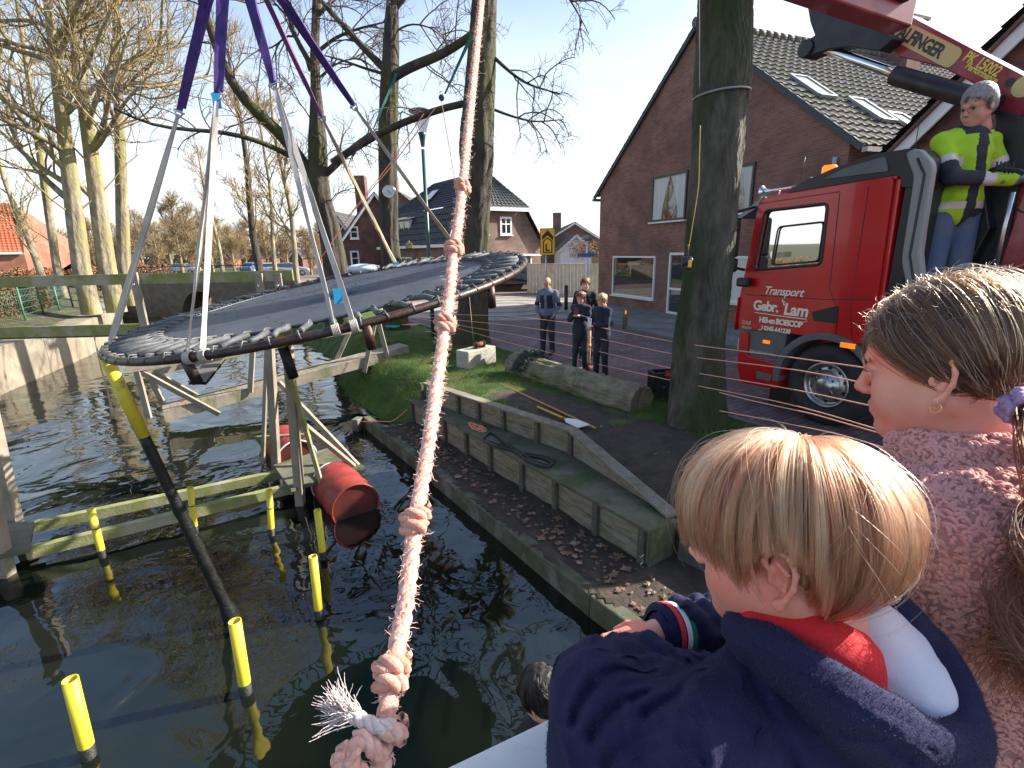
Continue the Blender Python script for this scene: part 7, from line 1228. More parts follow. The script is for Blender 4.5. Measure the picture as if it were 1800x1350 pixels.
t, w, hC, hM, s = person("person", b_, R(-115), hgt, "young woman with brown tied-back hair holding up a dark phone in both hands", m_jnavy, m_trd, m_hb, PH, hair='long', pitch=.15, headyaw=R(-118), longcoat=.16, fat=.9); c = w((.36, .0, 1.36)); phone(c, M_ if False else (math.cos(R(-115)), math.sin(R(-115)), 0), "dark phone held by the woman with brown hair", mat("phone_maroon", (.12, .03, .05), .3))
b_ = gp(1056, 662); hgt = py(1058, 516, b_.y).z
t, w, hC, hM, s = person("person", b_, R(-135), hgt, "blonde young woman in a navy jacket holding a white phone beside the stake", m_jnavy, m_trd, m_hbl, {'L': ((.12, .20, 1.14), (.31, .0, 1.12)), 'R': ((.10, -.22, 1.12), (.31, -.08, 1.10))}, hair='tail', pitch=.35, headyaw=R(-140), longcoat=.12, fat=.9); phone(w((.40, -.03, 1.20)), (math.cos(R(-135)), math.sin(R(-135)), 0), "white phone held by the blonde woman in navy")
# crane operator standing on the truck
ob = cp(1652, 480, .75); uo, zo = tpv(1662, 480, .75); ob = Vector((ob.x, ob.y, 1.12)); hy_ = tpv(1735, 146, .75)[1] - 1.12
m_hv = mat("hi_vis_yellow", (.40, .62, .02), .8, (.32, .54, .02), 5, .4, 50); m_refl = mat("reflective_band", (.62, .52, .50), .4); m_jdk = mat("dark_workwear", (.015, .02, .03), .85, (.03, .035, .045), 6)
OPA = {'L': ((.06, .26, 1.17), (.28, .36, 1.14)), 'R': ((.16, -.20, 1.16), (.30, .10, 1.12))}
t, w, hC, hM, s = person("person", ob, R(-88), hy_, "crane operator in a hi-vis yellow jacket and glasses standing at the crane levers", m_hv, mat('grey_blue_work_jeans', (.14, .16, .21), .85, (.07, .11, .22), 2, .5, 60), m_hgr, OPA, headyaw=R(-166), pitch=.3, res=.009, skin=m_skin2, fat=1.02)
# operator details: bands, dark lower jacket, glasses, gloves
def ring(name, a_, b_, r, h_, m, par, flat=(1, 1)): 
    a_ = Vector(a_); b_ = Vector(b_); q = MB(); q.tube([a_, b_], r, 20, caps=False); return q.build(name, m, par)
jo_ = bpy.data.objects[t['_j']]; Bo = np.array(ob); Mo = rotm(R(-88))
def seg_t(L_, a_, b_): a_ = np.array(a_); b_ = np.array(b_); ab = b_ - a_; tt = ((L_ - a_) @ ab) / (ab @ ab); return tt, np.linalg.norm(L_ - (a_ + np.clip(tt, 0, 1)[:, None] * ab), axis=1)
def arm_zone(L_, sg, lo, hi, part):
    e_, wr = OPA['L' if sg > 0 else 'R']; a_, b_ = ((0, .165 * sg, 1.405), e_) if part == 0 else (e_, wr); tt, d = seg_t(L_, a_, b_); t2, d2 = seg_t(L_, (0, 0, 1.4), (0, 0, .95)); return (tt > lo) & (tt < hi) & (d < .09) & (d < d2 * .75)
recolor(jo_, m_jdk, lambda L_: ((L_[:, 0] > .03) & (np.abs(L_[:, 1] + .01 * np.sin(L_[:, 2] * 20)) < .038)) | (L_[:, 2] < .96) & (L_[:, 1] > -.02) | (L_[:, 2] > 1.435) & (np.abs(L_[:, 1]) < .09), Bo, Mo, s)
recolor(jo_, m_refl, lambda L_: (((np.abs(L_[:, 2] - 1.15) < .024) | (np.abs(L_[:, 2] - .985) < .024)) & (np.abs(L_[:, 1]) < .2) & ~((L_[:, 0] > .03) & (np.abs(L_[:, 1]) < .04))), Bo, Mo, s)
for sg in (-1, 1):
    recolor(jo_, m_jdk, lambda L_: arm_zone(L_, sg, .66, 1.3, 0) | arm_zone(L_, sg, -.2, .5, 1), Bo, Mo, s); recolor(jo_, m_refl, lambda L_: arm_zone(L_, sg, .5, .67, 0) | arm_zone(L_, sg, .5, .68, 1), Bo, Mo, s)
    recolor(jo_, m_hv, lambda L_: arm_zone(L_, sg, .68, 1.2, 1), Bo, Mo, s)
    e_, wr = OPA['L' if sg > 0 else 'R']; B1_, C1_ = Vector(w(e_)), Vector(w(wr)); v, f = sdf_mesh(hand_prims(w(wr), np.array(C1_ - B1_), (0, 0, 1), s * 1.12, .7, sg) + [C_(w(wr), lerp(C1_, B1_, .25), .034 * s, .040 * s, .02)], .006); npmesh("work_glove", v, f, mat("grey_glove", (.16, .15, .12), .8), t)
q = MB()
for sg in (-1, 1): q.tube([hC + hM @ (np.array((.103, sg * .033 + .024 * math.cos(a_), .0 + .016 * math.sin(a_))) * s) for a_ in np.linspace(0, 2 * PI, 17)[:-1]], .0016, 5, closed=True); q.tube([hC + hM @ (np.array(p) * s) for p in ((.1, sg * .056, .004), (.0, sg * .082, .006))], .0018, 5)
q.tube([hC + hM @ (np.array(p) * s) for p in ((.104, -.01, .004), (.104, .01, .004))], .0018, 5); q.build("glasses", m_blkp, t)
# ---------------------------------------------------------------- man in the water, only the head shows
b_ = pz(962, 1230, .35); b_ = Vector((b_.x, b_.y, -1.25)); tt_, w2, hC2, hM2, s2 = person("person", b_, R(130), 1.72, "dark-haired man standing in the canal below the white rail, head only", m_jblk, m_trd, mat("dark_hair_cap", (.008, .006, .005), .6), POCK, headyaw=R(135), pitch=.5, res=.012)
def strands_on(C, M, s, n, seed, crown, hairline, zend, step=.006, nstep=34, lift=.02, g=.25, front=0.0, layer=(0, 1), noise=.25, cen=(-.014, 0, .036), rad=(.098, .079, .088), K=12, back=0.0, base=.004, nfreq=14., fly=0.0, wave=0.0):
    rg = np.random.default_rng(seed); cen = np.array(cen); rad = np.array(rad); crown = np.array(crown); d = rg.normal(size=(n * 3, 3)); d /= np.linalg.norm(d, axis=1, keepdims=True); p = cen + d * rad; az = np.arctan2(p[:, 1], p[:, 0] - cen[0]); ok = p[:, 2] > hairline(az); p = p[ok][:n]; N_ = len(p); u = rg.uniform(*layer, N_)[:, None]; zo = rg.normal(size=N_) * .006; path = np.zeros((nstep, N_, 3)); alive = np.ones(N_, bool); ln = np.full(N_, nstep - 1)
    q = p.copy(); cl = np.stack([np.sin(p[:, 0] * nfreq * 7 + p[:, 2] * 31 + 2), np.cos(p[:, 1] * nfreq * 8 + p[:, 0] * 23), np.sin(p[:, 2] * nfreq * 6 + p[:, 1] * 29)], 1); nz = rg.normal(size=(N_, 3)) * .25 + cl; fl = (rg.uniform(size=N_) < fly)[:, None]; flr = rg.uniform(.3, 1.6, N_)[:, None]; prev = None
    for i in range(nstep):
        e = (q - cen) / rad; e /= np.linalg.norm(e, axis=1, keepdims=True); nrm = e / rad; nrm /= np.linalg.norm(nrm, axis=1, keepdims=True); sf = cen + e * rad; tt = i / nstep; off = base + (lift * u) * min(1, tt * 3.2) ** .7 + lift * .25 * u * math.sin(tt * PI) + np.where(fl, flr * .02 * tt, 0); path[i] = sf + nrm * off
        dr = sf - crown; dr /= np.linalg.norm(dr, axis=1, keepdims=True) + 1e-6; dr = dr + np.array([front - back, 0, -g * (1 + tt)]) + nz * noise * (1 if not wave else 1 + wave * math.sin(i * .9)); dr -= nrm * (dr * nrm).sum(1, keepdims=True); dr /= np.linalg.norm(dr, axis=1, keepdims=True) + 1e-6
        if prev is not None: dr = dr * .5 + prev * .5
        prev = dr; a_ = np.arctan2(sf[:, 1], sf[:, 0] - cen[0]); done = (sf[:, 2] < zend(a_) + zo) & alive; ln[done] = i; alive &= ~done; q = sf + dr * step
    out = []; ln = np.maximum(ln, 4); tt = np.linspace(0, 1, K)[None] * ln[:, None]; i0 = np.minimum(tt.astype(int), nstep - 2); fr = (tt - i0)[..., None]; ar = np.arange(N_)[:, None]; out = path[i0, ar] * (1 - fr) + path[i0 + 1, ar] * fr; return C + (out * s) @ M.T
hd1 = hairmat("dark_hair", (.003, .002, .0015), (.008, .005, .003))
def clump(P_, G, st, seed=0, keep=.35):
    # pull each strand towards its nearest guide strand; returns paths and guide index
    rg = np.random.default_rng(seed); gi = rg.choice(len(P_), min(G, len(P_)), replace=False); g = P_[gi]; mid = P_.shape[1] // 3
    A = P_[:, mid]; Bg = g[:, mid]; idx = np.empty(len(A), int)
    for i in range(0, len(A), 2000): idx[i:i + 2000] = ((A[i:i + 2000, None] - Bg[None]) ** 2).sum(-1).argmin(1)
    t = np.linspace(0, 1, P_.shape[1])[None, :, None]; w_ = st * np.clip(t * 1.4, 0, 1) ** .8; tgt = g[idx] + (P_ - g[idx]) * keep
    return P_ * (1 - w_) + tgt * w_, idx
def toned(name, P_, idx, radii, mats, parent, seed=0):
    tone = np.random.default_rng(seed).integers(0, len(mats), idx.max() + 1)[idx]
    for k, m_ in enumerate(mats):
        if (tone == k).any(): hairobj(name, P_[tone == k], radii, m_, parent)
cc = strands_on(hC2, hM2, s2, 5000, 5, (-.03, 0, .12), lambda a: np.where(np.abs(a) < .9, .05, -.045), lambda a: np.where(np.abs(a) < .9, .045, -.05), nstep=12, lift=.02, noise=.5); cc, _i = clump(cc, 160, .7); hairobj("hair_strands", cc, (.0009, .0004), hd1, tt_)

for (t_, hC_, hM_, s_, hr_, bald_, hm_) in PEOPLE[:5]:
    if bald_: continue
    sc0 = hm_.node_tree.nodes["Principled BSDF"]; base = {'brown_hair': (.07, .03, .015), 'blonde_hair': (.42, .24, .11), 'grey_hair': (.05, .045, .04)}[hm_.name.split('.')[0]]; hmm = hairmat(hm_.name + "_strands", base, tuple(c * .55 for c in base))
    lo_ = -.05 if hr_ == 'short' else -.09; cc = strands_on(hC_, hM_, s_, 2600, int(hC_[0] * 100) % 97 + 3, (-.03, .01, .12), lambda a: np.where(np.abs(a) < 1.0, .052, np.where(np.abs(a) < 1.8, .02, -.05)), lambda a: np.where(np.abs(a) < .9, .045, np.where(np.abs(a) < 1.8, .0, lo_)), nstep=14, lift=(.006 if 'grey' in hm_.name else .018), noise=.45, base=(.003 if 'grey' in hm_.name else .007)); cc, ix = clump(cc, 120, .6); cc = cc + np.random.default_rng(2).normal(size=(ix.max() + 1, 3))[ix][:, None] * .004 * np.linspace(0, 1, 12)[None, :, None]; hairobj("hair_strands", cc, (.0011, .0005), hmm, t_)
# ================================================================ FOREGROUND : BOY, GIRL, RAIL, ROPE
# --- white rail board of the viewing bridge
rz_ = 1.58; r0, r1 = pz(780, 1350, rz_), pz(1000, 1245, rz_); rdv = (r1 - r0).normalized(); rnv = Vector((rdv.y, -rdv.x, 0))
m_rail = mat("white_rail_paint", (.74, .74, .72), .5, (.66, .66, .65), 9, .35, 120, dist=.002, c3=(.55, .56, .55), sc3=40, t3=(.62, .75))
rl_ = thing("white_rail", r0 - rdv * .6, "white painted rail board of the bridge on which the boy leans", "railing"); q = MB(); a_, b_ = r0 - rdv * 1.2, r1 + rdv * 1.6; q.prism([a_, b_, b_ + rnv * .17, a_ + rnv * .17], (0, 0, -.035)); q.build("rail_board", m_rail, rl_, bevel=.006)
for k in (-.9, .1, 1.3): q = MB(); c = r0 + rdv * k + rnv * .09; q.beam(Vector((c.x, c.y, .7)), Vector((c.x, c.y, rz_ - .036)), .07, .07); q.build("rail_post", m_rail, rl_)
q = MB(); c0, c1 = a_ + rnv * .09, b_ + rnv * .09; q.beam(Vector((c0.x, c0.y, 1.15)), Vector((c1.x, c1.y, 1.15)), .03, .14); q.build("lower_board", m_rail, rl_)
s0, s1 = pz(1722, 1372, 1.44), pz(1840, 1262, 1.44); sd2 = (s1 - s0).normalized(); sn2 = Vector((sd2.y, -sd2.x, 0)); q = MB(); q.prism([s0 - sd2 * .15, s1 + sd2 * .5, s1 + sd2 * .5 + sn2 * .045, s0 - sd2 * .15 + sn2 * .045], (0, 0, -.05)); q.build("mossy_handrail", mat("yellow_moss_wood", (.55, .55, .30), .8, (.40, .40, .12), 25, .5, 80, c3=(.30, .32, .08), sc3=60), label="pale mossy handrail in the bottom right corner behind the girl", cat="railing", bevel=.004)
q = MB(); q.prism([(-1.6, -1.4, .7), (2.4, -1.4, .7), (2.4, .9, .7), (1.0, .75, .7), (-1.6, -.5, .7)], (0, 0, -.06)); q.build("bridge_deck", m_post, kind="structure")
# ---------------------------------------------------------------- BOY
BC = np.array((.321, .529, 1.956)); BM = rotm(R(143), R(14.3), R(3.9)); BS = .97
boy = thing("person", Vector((.38, .40, .7)), "blond boy in a navy hooded sweater leaning on the white rail with folded arms", "person")
TY = R(108); TM = rotm(TY); nk = np.array((.352, .500, 1.80)); tb = lambda x, y, z: nk + TM @ np.array((x, y, z))
Lsh, Rsh = tb(-.01, .135, -.075), tb(-.01, -.135, -.075); Lel = np.array(pz(1040, 1212, 1.68)); Rel = np.array((.385, .735, 1.645)); Rwr = np.array(pz(1158, 1112, 1.69)); Lwr = np.array(pz(1235, 1190, 1.675)); Rha = np.array(pz(1100, 1124, 1.685))
hipc = tb(-.14, 0, -.46)
body = xf(head_prims(neck=True, jaw=.97, nose=.9), BC, BM, BS) + [C_(nk + np.array((0, 0, .03)), nk - np.array((0, 0, .05)), .045, .055, .03), C_(Lsh, Rsh, .045, .045, .04), C_(nk - np.array((0, 0, .1)), hipc, .09, .10, .05), C_(Lsh, Lel, .036, .03, .02), C_(Lel, Lwr, .03, .022, .02), C_(Rsh, Rel, .036, .03, .02), C_(Rel, Rwr, .03, .021, .02)]
for sg in (1, -1): h0 = hipc + TM @ np.array((0, sg * .07, 0)); k0 = h0 + np.array((0, 0, -.27)); a0 = k0 + np.array((0, 0, -.30)); body += [C_(h0, k0, .07, .05, .03), C_(k0, (a0[0], a0[1], .80), .05, .035, .03), C_((a0[0], a0[1], .76), tuple(np.array((a0[0], a0[1], .75)) + TM @ np.array((.1, 0, 0))), .035, .03, .02)]
body += hand_prims(Rwr, Rha - Rwr, (0, 0.1, 1), .78, .35, -1) + hand_prims(Lwr, np.array((.8, .4, -.1)), (0, 0, 1), .78, .5, 1)
v, f = sdf_mesh(body, .0032); m_kskin = mat("child_skin", (.74, .36, .27), .45, (.70, .28, .21), 6, .12, 90, dist=.001, sss=.35, c3=(.80, .24, .18), sc3=12, t3=(.48, .72)); npmesh("body", v, f, m_kskin, boy); eyes(BC, BM, BS, boy)
# sweater
m_navy = mat("navy_sweater", (.008, .009, .045), .95, (.012, .012, .055), 30, .9, 500, dist=.0015, c3=(.02, .02, .065), sc3=7)
def K(a_, b_, ra, rb, k=.02, op='+'): return C_(a_, b_, ra, rb, k, op)
fo = []
sw = [K(Lsh, Rsh, .062, .062, .05), E_(tb(-.06, 0, -.15), (.11, .165, .14), .06, M=TM), K(tb(-.05, 0, -.12), hipc, .125, .13, .06), K(tb(-.03, .06, -.07), tb(-.10, .05, -.40), .10, .12, .05), K(tb(-.03, -.06, -.07), tb(-.10, -.05, -.40), .10, .12, .05), K(nk + np.array((.0, .0, -.02)), nk - np.array((0, 0, .06)), .072, .09, .03)]
sw += [K(Lsh, Lel, .066, .058, .03), K(Lel, lerp(Vector(Lel), Vector(Lwr), .5), .054, .052, .02), K(lerp(Vector(Lel), Vector(Lwr), .5), Lwr, .052, .036, .02)]
sw += [K(Rsh, Rel, .062, .054, .03), K(Rel, lerp(Vector(Rel), Vector(Rwr), .85), .050, .038, .02)]
sw += [K(np.array(Vector((0, 0, CAMH)) + ray(1046, 1226) * .62), np.array(Vector((0, 0, CAMH)) + ray(1082, 1345) * .575), .056, .066, .04), K(np.array(Vector((0, 0, CAMH)) + ray(1082, 1345) * .575), np.array(Vector((0, 0, CAMH)) + ray(1230, 1330) * .53), .066, .07, .05)]
# bunched folds on the sleeves
up_ = np.array((0, 0, 1.)); ax = (Lwr - Lel) / np.linalg.norm(Lwr - Lel); axp = np.cross(ax, up_)
for i, (t_, r_) in enumerate(((.02, .016), (.28, .017), (.55, .015))):
    c = Lel + (Lwr - Lel) * t_; pts = [c + (up_ * math.cos(a_) - axp * math.sin(a_)) * .052 + ax * (.012 * math.sin(a_ * 2 + i)) for a_ in np.linspace(-1.5, 1.5, 7)]; sw += [K(pts[j], pts[j + 1], r_, r_, .012) for j in range(6)]
au = (Lel - Lsh) / np.linalg.norm(Lel - Lsh); aup = np.cross(au, up_); aup /= np.linalg.norm(aup); auu = np.cross(aup, au)
for i, t_ in enumerate((.30, .55, .78)):
    c = Lsh + (Lel - Lsh) * t_; pts = [c + (auu * math.cos(a_) + aup * math.sin(a_)) * .062 + au * (.03 * (a_ / 1.5) * (-1) ** i) for a_ in np.linspace(-1.6, 1.6, 7)]; sw += [K(pts[j], pts[j + 1], .010, .010, .02) for j in range(6)]
ar = (Rwr - Rel) / np.linalg.norm(Rwr - Rel); arp = np.cross(ar, up_)
for i, t_ in enumerate((.22, .42, .62)):
    c = Rel + (Rwr - Rel) * t_; pts = [c + (up_ * math.cos(a_) - arp * math.sin(a_)) * .044 + ar * (.010 * math.sin(a_ * 2 + i)) for a_ in np.linspace(-1.6, 1.6, 7)]; sw += [K(pts[j], pts[j + 1], .013, .013, .010) for j in range(6)]
pd0 = lambda x, y, w: np.array(Vector((0, 0, CAMH)) + ray(x, y) * w)
sw += [E_(BC + BM @ np.array((-.03, 0, -.13)), (.062, .058, .06), .01, '-', M=BM)]
v, f = sdf_mesh(sw, .0042); n_ = fnoise(v[:, 0] * 22 + v[:, 2] * 9, v[:, 1] * 20 + v[:, 2] * 12, 1.) * .0022; rd = np.clip(1 - np.abs(fnoise(v[:, 0] * 10 + v[:, 2] * 15, v[:, 1] * 8 - v[:, 0] * 6, 1.)) * 4.5, 0, 1) ** 1.5 * .009 * np.clip((1.35 - np.linalg.norm(v - np.array(Lel), axis=1) * 4), .25, 1); v = v + (n_ + rd)[:, None] * np.array((-.25, -.45, .8))
def surf(v, x, y):
    r = np.array(ray(x, y)); r = r / np.linalg.norm(r); o = v - np.array((0, 0, CAMH)); t = o @ r; d = np.linalg.norm(o - t[:, None] * r, axis=1); ok = d < max(.004, d.min() * 1.5); return v[np.where(ok, t, 9).argmin()]
def crease(v, px_, dep, w, ridge=.5):
    P = resample([surf(v, x, y) for x, y in px_], 24); d = np.full(len(v), 9.)
    for a_, b_ in zip(P[:-1], P[1:]): ab = b_ - a_; t = np.clip(((v - a_) @ ab) / (ab @ ab + 1e-12), 0, 1); d = np.minimum(d, np.linalg.norm(v - (a_ + t[:, None] * ab), axis=1))
    o = v - np.array((0, 0, CAMH)); o /= np.linalg.norm(o, axis=1, keepdims=True); return v + o * (dep * np.exp(-(d / w) ** 2) - dep * ridge * np.exp(-((d - 2.2 * w) / (1.1 * w)) ** 2))[:, None]
for cpx, dep, w_ in (([(1005, 1262), (1030, 1205), (1078, 1172), (1140, 1178)], .011, .006), ([(1035, 1290), (1078, 1238), (1135, 1212)], .010, .006), ([(1060, 1140), (1110, 1150), (1150, 1180)], .008, .005), ([(1205, 1078), (1203, 1108), (1228, 1142)], .011, .005), ([(1212, 1160), (1225, 1230), (1240, 1345)], .006, .004), ([(1130, 1250), (1190, 1218), (1235, 1172)], .010, .007), ([(1120, 1320), (1180, 1290), (1222, 1300)], .008, .008), ([(1285, 1130), (1340, 1225), (1400, 1345)], .007, .007), ([(1060, 1340), (1100, 1300), (1160, 1262)], .008, .006)): v = crease(v, cpx, dep, w_)
npmesh("sweater", v, f, m_navy, boy)
def fuzz(name, v, f, n, L, m, parent, seed=1, r0=.00022, zmin=1.4):
    rg = np.random.default_rng(seed); e1 = v[f[:, 1]] - v[f[:, 0]]; e2 = v[f[:, 3]] - v[f[:, 0]]; fn = np.cross(e1, e2); ar = np.linalg.norm(fn, axis=1); fn /= ar[:, None] + 1e-12; k = rg.choice(len(f), n, p=ar / ar.sum()); u = rg.uniform(size=(n, 2)); p = v[f[k, 0]] + e1[k] * u[:, :1] + e2[k] * u[:, 1:]; nr = fn[k]; ok = p[:, 2] > zmin; p, nr = p[ok], nr[ok]; n = len(p); d = nr * rg.uniform(.4, 1, (n, 1)) * np.sign(rg.uniform(size=(n, 1)) + 1) + rg.normal(size=(n, 3)) * .6; d /= np.linalg.norm(d, axis=1, keepdims=True); c = np.stack([p - nr * .0005, p + d * L * .5, p + d * L + rg.normal(size=(n, 3)) * L * .3], 1); hairobj(name, c, (r0, r0 * .5), m, parent)
m_lint = mat("navy_lint", (.05, .05, .11), .8)
fuzz("sweater_fuzz", v, f, 60000, .0022, m_lint, boy)
for pts in ([(1232, 1150, .56), (1222, 1190, .545), (1238, 1260, .515), (1252, 1345, .49)], [(1300, 1100, .55), (1345, 1190, .505), (1400, 1300, .455)]):
    pw = [Vector(pd0(*p_)) for p_ in pts]; nv = v[[int(((v - np.array(p_)) ** 2).sum(1).argmin()) for p_ in resample(pw, 22)]]; q = MB(); q.tube([Vector(p_) for p_ in resample(nv, 22)], .0016, 6); q.build("seam", m_navy, boy)
q = MB(); 
for off, m_, nm in ((.004, mat("white_knit", (.78, .78, .80), .9, bump=.5, bsc=400), "cuff_stripe"), (-.009, mat("red_knit", (.62, .03, .04), .9, bump=.5, bsc=400), "cuff_stripe"), (.014, mat("green_knit", (.0, .22, .14), .9, bump=.5, bsc=400), "cuff_stripe")):
    c = Vector(Rwr) - Vector(ar) * (.020 + off); _, a1, b1 = basis(ar); q = MB(); q.tube([c - Vector(ar) * .0052, c + Vector(ar) * .0052], .0465, 28, caps=False); q.build(nm, m_, boy)
q = MB(); q.tube([Vector(Rwr) - Vector(ar) * .055, Vector(Rwr) - Vector(ar) * .03, Vector(Rwr) - Vector(ar) * .004, Vector(Rwr) + Vector(ar) * .002], [.045, .0455, .045, .034], 28, caps=False); q.build("cuff", m_navy, boy)
# hood: open bag hanging on the back
def pd(x, y, w): return np.array(Vector((0, 0, CAMH)) + ray(x, y) * w)
rim_n = [pd(1286, 1094, .60), pd(1330, 1110, .565), pd(1395, 1142, .52), pd(1460, 1187, .49), pd(1530, 1235, .475), pd(1610, 1277, .468), pd(1668, 1300, .475)]
rim_f = [pd(1697, 1286, .49), pd(1698, 1250, .505), pd(1675, 1195, .525), pd(1640, 1130, .55), pd(1600, 1085, .575), pd(1562, 1050, .60), pd(1500, 1040, .64), pd(1420, 1050, .68), pd(1340, 1060, .66)]
rim_ = np.array(rim_n + rim_f); K2 = 72; rr_ = np.concatenate([rim_, rim_[:1]]); dl = np.r_[0, np.cumsum(np.linalg.norm(np.diff(rr_, axis=0), axis=1))]; ss = np.linspace(0, dl[-1], K2 + 1)[:-1]; rm_ = np.stack([np.interp(ss, dl, rr_[:, i]) for i in range(3)], 1)
for _ in range(3): rm_ = .25 * np.roll(rm_, 1, 0) + .5 * rm_ + .25 * np.roll(rm_, -1, 0)
bot = pd(1560, 1330, .52) + np.array((0, 0, -.02)); cen_ = rm_.mean(0)
def loft(scales, shift, inset): # rings from the rim to the bottom
    out = []
    for t, sc_ in scales: c = cen_ * (1 - t) + bot * t; ring_ = c + (rm_ - cen_) * sc_ * (1 - inset); ring_ = ring_ + 0; out.append(ring_ + np.array(shift))
    return out
m_hl = bpy.data.materials.new("hood_lining"); m_hl.use_nodes = True
lin = {"red": mat("red_jersey", (.62, .012, .018), .8, (.55, .01, .015), 30, .25, 300), "white": mat("white_jersey", (.66, .66, .74), .85, (.60, .60, .70), 20, .4, 50, dist=.004), "green": mat("green_jersey", (.0, .19, .13), .85, (.0, .15, .10), 20, .3, 200)}
rings = loft([(0, 1.0), (.12, .93), (.3, .84), (.5, .7), (.7, .5), (.85, .28), (.95, .08)], (0, 0, 0), .02); v = np.concatenate(rings); fz_ = {0: [], 1: [], 2: []}
proj_x = lambda p: 900 + FPX * (Vector(p) - Vector((0, 0, CAMH))).dot(_CR) / (Vector(p) - Vector((0, 0, CAMH))).dot(_F0)
for i in range(len(rings) - 1):
    for j in range(K2):
        j2 = (j + 1) % K2; c = (v[i * K2 + j] + v[i * K2 + j2]) / 2; lateral = (c - nk) @ (TM @ np.array((0, 1, 0))); kk = 0 if lateral > .0 else (1 if lateral > -.145 else 2); fz_[kk].append((i * K2 + j, i * K2 + j2, (i + 1) * K2 + j2, (i + 1) * K2 + j))
def pad(prs): return prs
hood = []
ro = rm_
for j in range(K2): hood.append(C_(ro[j], ro[(j + 1) % K2], .0105, .0105, .008))
for t, sc_ in ((.1, .96), (.22, .90), (.36, .81), (.5, .70), (.66, .56), (.8, .40), (.92, .2)):
    c = cen_ * (1 - t) + bot * t; rg_ = c + (rm_ - cen_) * sc_; rg_ = rg_ + (rg_ - c) * .02
    for j in range(0, K2, 1):
        if np.linalg.norm(rg_[j] - BC) < .10: continue
        hood.append(C_(rg_[j], rg_[(j + 1) % K2], .0125, .0125, .016))
v2, f2 = sdf_mesh(hood, .0045); v2 = v2 + fnoise(v2[:, 0] * 30, v2[:, 1] * 26 + v2[:, 2] * 18, 1.)[:, None] * .0018; v2 = crease(v2, [(1318, 1128), (1400, 1178), (1480, 1235), (1560, 1280), (1650, 1318)], .003, .0022, 1.0); v2 = crease(v2, [(1480, 1290), (1540, 1300), (1600, 1345)], .007, .006); npmesh("hood", v2, f2, m_navy, boy); fuzz('hood_fuzz', v2, f2, 26000, .0020, m_lint, boy, 7)
# colour-blocked inner jersey: a soft filled form lying in the hood
c_r, c_w, c_g = pd(1420, 1120, .575), pd(1560, 1130, .575), pd(1600, 1065, .61)
def inner(name, prs, m_, res=.004): v, f = sdf_mesh(prs, res); v = v + fnoise(v[:, 0] * 34 + 3, v[:, 1] * 30 + v[:, 2] * 22, 1.)[:, None] * .0022; return npmesh(name, v, f, m_, boy)
inner("hood_lining", [C_(pd(1330, 1092, .585), pd(1420, 1125, .56), .018, .034, .03), C_(pd(1420, 1125, .56), pd(1480, 1165, .54), .034, .034, .03), C_(pd(1480, 1165, .54), pd(1500, 1215, .53), .030, .024, .03)], lin["red"])
inner("hood_lining", [E_(pd(1560, 1170, .578), (.060, .070, .055), .02), C_(pd(1530, 1120, .585), pd(1605, 1240, .53), .034, .030, .04), C_(pd(1585, 1145, .585), pd(1632, 1262, .52), .026, .016, .04), C_(pd(1500, 1200, .56), pd(1600, 1270, .525), .03, .018, .03)], lin["white"])
inner("hood_lining", [C_(pd(1530, 1068, .605), pd(1580, 1075, .602), .014, .016, .02), C_(pd(1580, 1075, .602), pd(1615, 1110, .585), .016, .010, .02), C_(pd(1615, 1110, .590), pd(1650, 1175, .562), .013, .013, .02), C_(pd(1650, 1175, .562), pd(1672, 1245, .530), .013, .010, .02)], lin["green"])
# boy's hair
HB = [hairmat("blond_hair_light", (.47, .235, .125), (.40, .18, .09), .34), hairmat("blond_hair_mid", (.30, .115, .058), (.25, .09, .044), .34), hairmat("blond_hair_dark", (.20, .068, .034), (.16, .05, .026), .36)]; m_hair_b = HB[0]; HU = [hairmat("copper_hair", (.30, .09, .035), (.38, .14, .06), .36), hairmat("brown_nape_hair", (.10, .035, .018), (.14, .05, .025), .36)]
def shag(c_, ix, a_, sd): g_ = np.random.default_rng(sd).normal(size=(ix.max() + 1, 3)) * np.array((1, 1, .6)); t = np.linspace(0, 1, c_.shape[1])[None, :, None] ** 1.2; return c_ + g_[ix][:, None] * a_ * t
def hl_b(a): a = np.abs(a); return np.where(a < .8, .050, np.where(a < 1.9, .044, -.055))
def ze_b(a): a = np.abs(a); return np.interp(a, [0, .5, .85, 1.05, 1.18, 1.3, 1.45, 1.7, 1.9, 2.05, 2.25, 2.5, 3.15], [.020, .018, .014, .002, -.008, .026, .036, .038, .030, -.020, -.050, -.058, -.058])
cr_ = (-.038, -.02, .12)
cc = strands_on(BC, BM, BS, 26000, 1, cr_, hl_b, ze_b, step=.007, nstep=44, lift=.027, g=.28, layer=(.3, 1.0), noise=.10, base=.004, nfreq=7.); cc, ix = clump(cc, 620, .66, 3); cc = shag(cc, ix, .0055, 1); toned("hair", cc, ix, (.00045, .00020), HB, boy, 5)
cc = strands_on(BC, BM, BS, 12000, 2, cr_, lambda a: hl_b(a) - .02 * (np.abs(a) > 2), lambda a: ze_b(a) + np.where(np.abs(a) > 1.8, -.016, -.004), step=.006, nstep=44, lift=.022, g=.35, layer=(.0, .55), noise=.10, base=.002, nfreq=7.); cc, ix = clump(cc, 300, .6, 4); cc = shag(cc, ix, .004, 2); toned("under_hair", cc, ix, (.00042, .0002), HU, boy, 6)
v, f = sdf_mesh(xf([E_((-.016, 0, .044), (.098, .079, .084), .01), E_((-.05, 0, -.005), (.058, .068, .06), .03), E_((.10, 0, -.02), (.06, .12, .065), .01, '-')], BC, BM, BS), .005); npmesh("scalp", v, f, mat("scalp_hair_tone", (.32, .17, .09), .9), boy)
